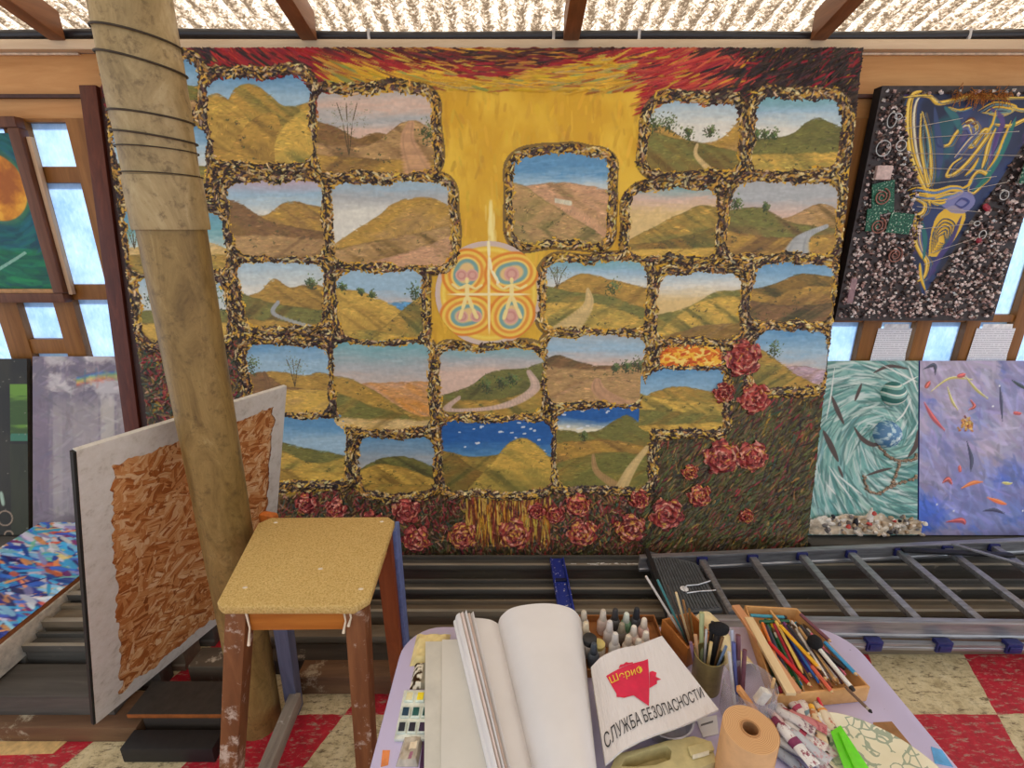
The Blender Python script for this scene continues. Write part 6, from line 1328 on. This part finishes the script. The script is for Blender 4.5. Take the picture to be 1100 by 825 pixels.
o = P_(874, 690, .050); MB().lathe([(.006, -.014), (.014, -.004), (.0165, .006), (.012, .014), (.003, .018)], o, 16, Matrix.Rotation(.8, 4, 'X') @ Matrix.Rotation(.3, 4, 'Y')).build('bristles', plain('black_hair', (22, 20, 22), .95, var=.5, scale=400), mb, 0, 60)
MB().tube([o + Vector((.006, -.012, -.008)), o + Vector((.035, -.06, -.010))], [.006, .005], 8).build('handle', plain('st_32_30_34', (32, 30, 34), .35), mb, 0, 60)
# wooden laths leaning by the tray
lw = wood('lath_pink', (196, 134, 92), (224, 170, 126), 1, 8, .6, 10); lw2 = wood('lath_cream', (214, 182, 134), (240, 216, 174), 1, 8, .6, 10)
for (a, b, m, lb) in (((790, 651, .056), (856, 744, .048), lw, 'pinkish wooden lath lying along the pencil tray'), ((804, 664, .058), (850, 746, .050), lw2, 'cream wooden lath lying between the pinkish lath and the coloured pencils')):
    A, B = P_(*a), P_(*b); r = thing('wooden_lath', A.lerp(B, .5) - Vector((0, 0, .006)), lb, 'lath'); MB().bar(A, B, .020, .008).build('lath', m, r, .001)
# cream canvas brush roll standing behind the tin
cr_ = thing('canvas_roll', P_(785, 690), 'cream canvas brush roll lying open and arched between tin and pencil tray', 'brush roll')
n_ = Canvas(60, 60, (232, 216, 172)); n_.c *= (.88 + .18 * fbm(60, 60, 8, 8, 4, 3))[..., None]
def roll_fn(A, B, w_):
    A, B = np.array(A), np.array(B); d = (B - A); d /= np.linalg.norm(d); s = np.cross(d, (0, 0, 1)); s /= np.linalg.norm(s)
    def fn(u, v, h):
        th = (u - .5) * 3.0; P = A + (B - A) * (1 - v)[..., None] + s * (np.sin(th) * w_)[..., None]; P[..., 2] += (np.cos(th) - .07) * w_ * (.9 + .5 * v) + .004 * np.sin(v * 9 + u * 5); return P
    return fn
canvas_mesh('canvas', n_, roll_fn(P_(755, 669), P_(800, 724), .030), cloth_m, cr_)

# brown wooden brush box with long brushes
bx_ = thing('brush_box', P_(735, 690), 'small orange-brown wooden box of brushes behind the booklet corner', 'box'); ow = wood('box_orange', (150, 88, 38), (196, 128, 64), 2, 8, .45, 10)
bz = .058; Q = [P_(717, 672, bz), P_(738, 694, bz), P_(752, 676, bz), P_(744, 660, bz)]; Q = [P_(711, 665, bz), P_(739, 697, bz), P_(765, 681, bz), P_(743, 657, bz)]
cen = sum(Q, Vector()) / 4; I_ = [cen + (p - cen) * .88 for p in Q]; dn2 = Vector((0, 0, -(bz - .001)))
vs = Q + I_ + [p + dn2 for p in Q] + [p + dn2 * .9 for p in I_]; fs = []
for i in range(4): j = (i + 1) % 4; fs += [(i, j, 4 + j, 4 + i), (i, 8 + i, 8 + j, j), (4 + i, 4 + j, 12 + j, 12 + i)]
fs += [(8, 9, 10, 11), (12, 15, 14, 13)]; MB().add(vs, fs).build('box', ow, bx_, .0015)
GB = 'brushes standing in the wooden box'
for k_, (px, py, h, qx, qy, cl, lb) in enumerate([(701, 632, .16, 728, 680, (206, 196, 186), 'long pale-handled brush leaning furthest out of the wooden box'), (712, 640, .14, 731, 681, (70, 130, 130), 'teal-spattered brush leaning out of the wooden box'), (707, 636, .12, 726, 676, (80, 70, 64), 'dark thin brush leaning out of the wooden box'), (720, 648, .12, 736, 682, (222, 196, 150), 'bare wood brush standing at the front of the wooden box'), (726, 650, .10, 741, 680, (150, 110, 70), 'brown brush standing in the middle of the wooden box'), (740, 664, .07, 748, 680, (120, 90, 50), 'short brown brush at the back of the wooden box')]):
    ax0 = (Q[1] - Q[0]).normalized(); a = cen + dn2 * .86 + ax0 * (.0075 * (k_ - 2.2)) + Vector((.008, 0, 0)); dirv = (P_(701, 632, .16) - (cen + dn2 * .86 + Vector((.010, 0, 0)))).normalized(); dirv = (dirv + Vector((.05 * k_ + .04, .03 * k_, .10 * k_))).normalized(); b = a + dirv * (.20 - .018 * k_); stick('paint_brush', lb, 'brush', b, a + (b - a) * .0, .0028, cl, GB, None)
# metal tin crammed with brushes
tn = thing('brush_tin', P_(757, 716), 'dull gold metal tin crammed with palette knives and brushes', 'tin')
tc = P_(757, 737); tc.z = TZ + .0005; rt_ = .030; ht = .085
MB().lathe([(rt_ * .98, 0), (rt_, .003), (rt_, ht), (rt_ * 1.03, ht + .002), (rt_ * .96, ht + .002), (rt_ * .95, .006), (.004, .005)], tc, 28).build('tin', plain('tin_gold', (150, 136, 84), .3, .7), tn, 0, 45)
GT = 'tools standing in the metal tin'
for k_, (px, py, h, cl, r, lb, kd) in enumerate([(754, 658, .15, (170, 176, 130), .0055, 'pale green flat stick standing tallest in the tin', None), (766, 668, .135, (40, 36, 36), .0045, 'black-handled knife standing in the tin', None), (772, 676, .13, (34, 30, 30), .007, 'thick black brush head standing in the tin', 'blob'), (747, 682, .115, (196, 150, 110), .004, 'tan wooden brush in the tin', None), (764, 690, .11, (230, 200, 140), .0035, 'pale wooden stick standing in the tin', None), (776, 684, .115, (150, 110, 70), .004, 'brown wooden brush leaning to the jar side of the tin', None), (742, 690, .105, (130, 100, 120), .0035, 'mauve stick at the booklet side of the tin', None), (780, 694, .11, (120, 140, 170), .003, 'blue-grey thin brush leaning over the tin rim', None), (759, 676, .12, (206, 200, 196), .003, 'silver thin rod standing in the tin', None)]):
    b = P_(px, py, h); an_ = math.atan2(b.y - tc.y, b.x - tc.x); ra_ = min(.020, .4 * math.hypot(b.x - tc.x, b.y - tc.y)); a = tc + Vector((ra_ * cos(an_), ra_ * sin(an_), .0065 + r))
    rt = stick('palette_tool', lb, 'tool', a, b, r, cl, GT, None)
    if kd == 'blob': MB().lathe([(.006, -.012), (.016, -.004), (.017, .006), (.008, .014)], b, 12, None, True, True, 1.3, .9).build('bristles', plain('black_hair', (22, 20, 22), .95), rt, 0, 60)
# clear plastic jar with pens, and a clear bottle in front
gl_ = NT('clear_jar'); b__ = gl_.n('ShaderNodeBsdfGlossy'); b__.inputs['Roughness'].default_value = .08; trn = gl_.n('ShaderNodeBsdfTransparent'); trn.inputs[0].default_value = (.93, .92, .93, 1); dfz = gl_.n('ShaderNodeBsdfDiffuse'); dfz.inputs[0].default_value = (.80, .75, .77, 1)
fz0 = gl_.n('ShaderNodeLayerWeight'); fz0.inputs[0].default_value = .35; m1_ = gl_.n('ShaderNodeMixShader'); m2_ = gl_.n('ShaderNodeMixShader'); m1_.inputs[0].default_value = .27
gl_.l(trn.outputs[0], m1_.inputs[1]); gl_.l(dfz.outputs[0], m1_.inputs[2]); gl_.l(gl_.math('MULTIPLY', gl_.math('POWER', fz0.outputs['Facing'], 2.0), .4), m2_.inputs[0]); gl_.l(m1_.outputs[0], m2_.inputs[1]); gl_.l(b__.outputs[0], m2_.inputs[2]); gl_.l(m2_.outputs[0], gl_.out.inputs[0]); glm = gl_.m
jt = thing('clear_jar', P_(797, 745), 'wide cloudy clear jar holding pens and an eraser, beside the metal tin', 'jar')
jc = P_(799, 769); jc.z = TZ + .0005; rj = .047; hj = .09
MB().lathe([(rj * .9, 0), (rj, .006), (rj * 1.02, hj * .9), (rj * 1.06, hj), (rj * 1.04, hj)], jc, 32, None, True, False).build('jar', glm, jt, 0, 45)
GJ = 'things standing in the clear jar'
for k_, (px, py, h, cl, r, lb) in enumerate([(786, 676, .14, (170, 172, 186), .004, 'silver-grey pen standing tallest in the clear jar'), (793, 682, .135, (110, 70, 80), .005, 'maroon pen standing in the clear jar'), (788, 690, .125, (90, 96, 150), .0042, 'blue-capped pen standing in the clear jar'), (800, 698, .12, (110, 66, 76), .0045, 'dark red pencil in the clear jar near the canvas roll'), (783, 700, .115, (200, 196, 196), .0035, 'white thin stick at the tin side of the clear jar')]):
    b = P_(px, py, h); a = jc + Vector(((b.x - jc.x) * .45, max(-.03, min(.03, (b.y - jc.y) * .4)), .0095)); stick('pen', lb, 'pen', a, b, r, cl, GJ, None)
b_ = thing('wooden_block', jc + Vector((-.01, -.02, .012)), 'flat orange wooden stick slanting inside the clear jar', 'stick', GJ); MB().bar(jc + Vector((.024, -.022, .016)), jc + Vector((-.022, -.0, .074)), .014, .008).build('stick', plain('lolly_orange', (214, 152, 92), .6), b_, .001)
b_ = thing('eraser', jc + Vector((.02, .0, .05)), 'white block eraser resting in the clear jar', 'eraser', GJ); MB().box(-.010, .010, -.007, .007, -.016, .016, Matrix.Translation(jc + Vector((.024, -.008, .062))) @ Matrix.Rotation(.4, 4, 'Y')).build('eraser', plain('eraser_white', (230, 224, 214), .6), b_, .002)
cb = thing('clear_bottle', P_(824, 760), 'narrow clear plastic bottle standing between the jar and the paint tubes', 'bottle')
o = P_(822, 772); o.z = TZ + .0005; MB().lathe([(.014, 0), (.0155, .004), (.0155, .05), (.010, .065), (.0065, .072), (.0065, .086)], o, 18, None, True, False).build('bottle', glm, cb, 0, 45)
MB().tube([o + Vector((0, 0, .006)), o + Vector((.004, .004, .10))], .003, 6).build('inner_stick', plain('pencil_wood', (216, 176, 122), .7), cb)
# roll of brown kraft paper standing on end
kr = thing('kraft_roll', P_(803, 830), 'upright roll of tan kraft paper with a hollow core at the table front', 'paper roll')
kt = at_height(806, 783, TZ + .135); kc = Vector((kt.x, kt.y, TZ + .0005)); kraft = plain('kraft', (206, 158, 108), .75, var=.05, scale=30); R0, R1_, KH = .044, .0125, .135
krt = NT('kraft_end'); wv = krt.n('ShaderNodeTexWave', wave_type='RINGS', rings_direction='Z'); wv.inputs['Scale'].default_value = 130; mpn = krt.n('ShaderNodeMapping'); mpn.inputs['Location'].default_value = (0, 0, 0); krt.l(krt.obj(), mpn.inputs[0]); krt.l(mpn.outputs[0], wv.inputs['Vector']); krt.bsdf(krt.ramp(wv.outputs['Fac'], [(.2, (196, 144, 94)), (.8, (222, 178, 128))]), .75)
kr.location = kc
MB().lathe([(R0, 0), (R0, KH - .001), (R0 - .001, KH)], kc, 48, None, True, False).build('outer_wrap', kraft, kr, 0, 45)
MB().lathe([(R0 - .001, KH), (R1_ + .003, KH - .0005)], kc, 48, None, False, False).build('wound_end', krt.m, kr, 0, 45)
MB().lathe([(R1_ + .003, KH - .0005), (R1_ + .003, KH + .001), (R1_, KH + .001), (R1_, .002), (.002, .001)], kc, 24, None, False, True).build('core', plain('core_tan', (176, 128, 84), .7), kr, 0, 45)
MB().rings([[kc + Vector(((R0 + .0005 + .0035 * s) * cos(a), (R0 + .0005 + .0035 * s) * sin(a), z)) for s, a in zip(np.linspace(0, 1, 8), np.linspace(-.5, .5, 8))] + [kc + Vector(((R0 + .0014 + .0035 * s) * cos(a), (R0 + .0014 + .0035 * s) * sin(a), z)) for s, a in zip(np.linspace(1, 0, 8), np.linspace(.5, -.5, 8))] for z in (.001, KH - .004)]).build('loose_flap', kraft, kr)

# heap of squeezed paint tubes
GTu = 'squeezed paint tubes on the table'
def tube_(px, py, ang, L, w_, body, cap, lb, h=.0, band=None):
    o = P_(px, py, .012 + h); r = thing('paint_tube', o - Vector((0, 0, .011)), lb, 'paint tube', GTu); d = Vector((cos(ang), sin(ang), 0)); s = Vector((-sin(ang), cos(ang), 0)); rg = []
    for f, ww, hh in ((0, 1.0, .08), (.08, 1.0, .12), (.4, .92, .55), (.75, .8, .8), (.88, .76, .8), (.93, .4, .5)):
        rg.append([o + d * (f - .5) * L + s * cos(a) * w_ * ww / 2 + Vector((0, 0, sin(a) * w_ * hh * .42 + .002 * sin(f * 9 + px))) for a in np.linspace(0, 2 * pi, 15)[:-1]])
    bc2 = body
    MB().rings(rg).build('tube_body', tube_mat(body, cap), r, 0, 50)
    MB().rings([[o + d * (f - .5) * L + s * cos(a) * q_ + Vector((0, 0, sin(a) * q_)) for a in np.linspace(0, 2 * pi, 11)[:-1]] for f, q_ in ((.931, w_ * .22), (.94, w_ * .3), (1.08, w_ * .27), (1.09, w_ * .2))]).build('screw_cap', plain('tcap_%d_%d_%d' % cap, cap, .4), r, 0, 40)
    if band: MB().rings([[o + d * (f - .5) * L + s * cos(a) * w_ * .475 + Vector((0, 0, sin(a) * w_ * g)) for a in np.linspace(0, 2 * pi, 15)[:-1]] for f, g in ((.42, .27), (.56, .32))]).build('label_band', plain('band_%d_%d_%d' % band, band, .45), r, 0, 50)
def tube_mat(body, stain):
    k = 'tube_%d_%d_%d_%d' % (*body, stain[0])
    if k in _M: return _M[k]
    t = NT(k); n1 = t.noise(t.obj(), 55, 5, .7); n2 = t.noise(t.obj(), 90, 3); col = t.mixc(t.ramp(n1, [(.55, (0, 0, 0)), (.6, (255, 255, 255))]), body, tuple(min(255, int(b * .55 + s_ * .45)) for b, s_ in zip((170, 90, 100), stain))); col = t.mixc(t.ramp(n2, [(.62, (0, 0, 0)), (.68, (255, 255, 255))]), col, (120, 110, 108))
    t.bsdf(col, .35, .1, .5, n1, .3, .004); _M[k] = t.m; return t.m
for a in [(843, 765, 2.0, .075, .026, (214, 206, 200), (130, 50, 70), 'crumpled paint tube with a maroon cap nearest the clear bottle', .0, None), (858, 762, 1.9, .085, .028, (226, 218, 212), (190, 60, 80), 'white paint tube with a pink stained label near the pencil tray', .002, (176, 70, 100)), (871, 768, 1.75, .085, .030, (228, 222, 216), (226, 226, 226), 'white paint tube with grey-blue rings in the middle of the heap', .004, (120, 150, 160)), (884, 765, 1.6, .07, .022, (222, 206, 180), (210, 140, 60), 'thin cream tube with an orange label beside the oval plate', .0, (220, 150, 70)), (850, 784, 2.2, .085, .028, (216, 210, 202), (40, 90, 60), 'large paint tube smeared with green at the front of the heap', .004, None), (862, 788, 2.3, .08, .026, (222, 214, 208), (170, 50, 70), 'paint tube smeared with crimson in the middle of the heap', .012, (186, 70, 90)), (876, 792, 1.9, .08, .026, (214, 208, 202), (214, 214, 214), 'plain white paint tube lying next to the dark eraser block', .002, None), (858, 806, 2.5, .09, .028, (206, 200, 196), (110, 110, 116), 'paint tube with a grey cap at the very front of the heap', .002, None),
          (846, 815, 2.2, .08, .024, (150, 156, 166), (60, 66, 76), 'grey-blue tube lying lowest by the kraft roll', .0, None), (866, 774, 2.6, .07, .022, (196, 120, 120), (150, 30, 50), 'red-stained tube lying across the heap', .018, None), (872, 812, 2.1, .085, .026, (220, 214, 208), (200, 190, 180), 'dirty white tube beside the dark block at the front', .0, None), (838, 776, 1.7, .07, .022, (224, 196, 190), (180, 60, 90), 'pinkish stained tube squeezed between the kraft roll and the clear bottle', .016, None), (852, 772, 2.4, .075, .024, (206, 198, 194), (60, 60, 90), 'pale tube with a navy cap lying high on the heap', .024, None), (878, 778, 1.3, .07, .020, (216, 190, 150), (226, 170, 60), 'narrow tube with an amber cap against the pencil tray', .012, (226, 160, 80)), (854, 798, 1.9, .085, .026, (226, 222, 218), (120, 40, 70), 'clean white tube with a plum cap on top near the front of the heap', .022, (130, 50, 90)), (868, 800, 2.2, .075, .022, (190, 194, 200), (230, 230, 230), 'silvery flattened tube with a white cap on top near the dark block', .020, None)]: tube_(*a)
db = thing('dark_block', P_(886, 805), 'dark brown charcoal block lying beside the oval plate', 'block'); MB().bar(P_(885, 822, .009), P_(886, 792, .009), .016, .014).build('block', plain('charcoal_brown', (70, 58, 44), .8), db, .004)
rb_ = stick('paint_brush', 'thin red-handled brush lying between the tubes and the pencil tray', 'brush', P_(876, 745, .028), P_(888, 768, .006), .003, (206, 30, 50), None, None)
# oval plate with a green scraper
pl_ = thing('oval_plate', P_(940, 810), 'cream oval plate with a green floral pattern used as a palette', 'plate')
A, B = P_(895, 775, .014), P_(1003, 862, .014); pc = Vector((.535, .655, TZ + .0005)); ang = math.atan2((B - A).y, (B - A).x)
A1_, C1_ = P_(886, 800, .014), P_(985, 800, .014)
t = NT('plate_glaze'); vn = t.n('ShaderNodeTexVoronoi', feature='DISTANCE_TO_EDGE'); vn.inputs['Scale'].default_value = 44; nz = t.n('ShaderNodeTexNoise'); nz.inputs['Scale'].default_value = 18; ad = t.n('ShaderNodeVectorMath', operation='MULTIPLY_ADD'); t.l(t.obj(), nz.inputs['Vector']); t.l(nz.outputs['Color'], ad.inputs[0]); ad.inputs[1].default_value = (.05, .05, .05); t.l(t.obj(), ad.inputs[2]); t.l(ad.outputs[0], vn.inputs['Vector'])
msk = t.noise(t.obj(), 12, 2); line = t.math('MULTIPLY', t.math('LESS_THAN', vn.outputs['Distance'], .07), t.math('GREATER_THAN', msk, .43)); ln2 = t.n('ShaderNodeVectorMath', operation='LENGTH'); t.l(t.mapped((1, 1, 0)), ln2.inputs[0]); line = t.math('MULTIPLY', line, t.math('LESS_THAN', ln2.outputs['Value'], .085))
t.bsdf(t.mixc(t.math('MULTIPLY', line, .7), t.ramp(t.noise(t.obj(), 9, 3), [(.3, (222, 212, 178)), (.7, (236, 228, 202))]), (110, 136, 116)), .2, 0, .5); plate_m = t.m
EL = P_(885, 795, .014); 
ctr = P_(944, 818, .014); ctr.z = TZ + .0005; rot = Matrix.Rotation(radians(-38), 4, 'Z'); pl_.location = ctr
MB().lathe([(.3, .002), (.62, .001), (.70, .004), (.98, .0135), (1.0, .015), (.985, .016), (.72, .0065), (.6, .0045), (.05, .004)], ctr, 48, rot @ Matrix.Diagonal((.118, .078, 1, 1)), True, True).build('plate', plate_m, pl_, 0, 50)
gs = thing('green_scraper', ctr + Vector((-.045, .01, .012)), 'bright lime green plastic scraper lying on the oval plate', 'scraper')
g = plain('lime', (110, 220, 40), .35, var=.05); GA, GB_ = P_(900, 783, .03), P_(922, 828, .026)
MB().hexa([P_(892, 786, .020), P_(903, 779, .020), P_(938, 832, .020), P_(914, 845, .020), P_(892, 786, .024), P_(903, 779, .024), P_(938, 832, .024), P_(914, 845, .024)][:8]).build('blade', g, gs, .001)
MB().bar(P_(903, 787, .0275), P_(925, 836, .0275), .010, .007).build('grip_ridge', g, gs, .002)
cd = thing('brown_card', P_(957, 787), 'small piece of brown card under the edge of the oval plate', 'card'); MB().quad_slab([P_(940, 800, .002), P_(985, 808, .002), P_(958, 775, .002), P_(938, 776, .002)], (0, 0, 1), .0015).build('card', plain('card_brown', (150, 108, 66), .7), cd)
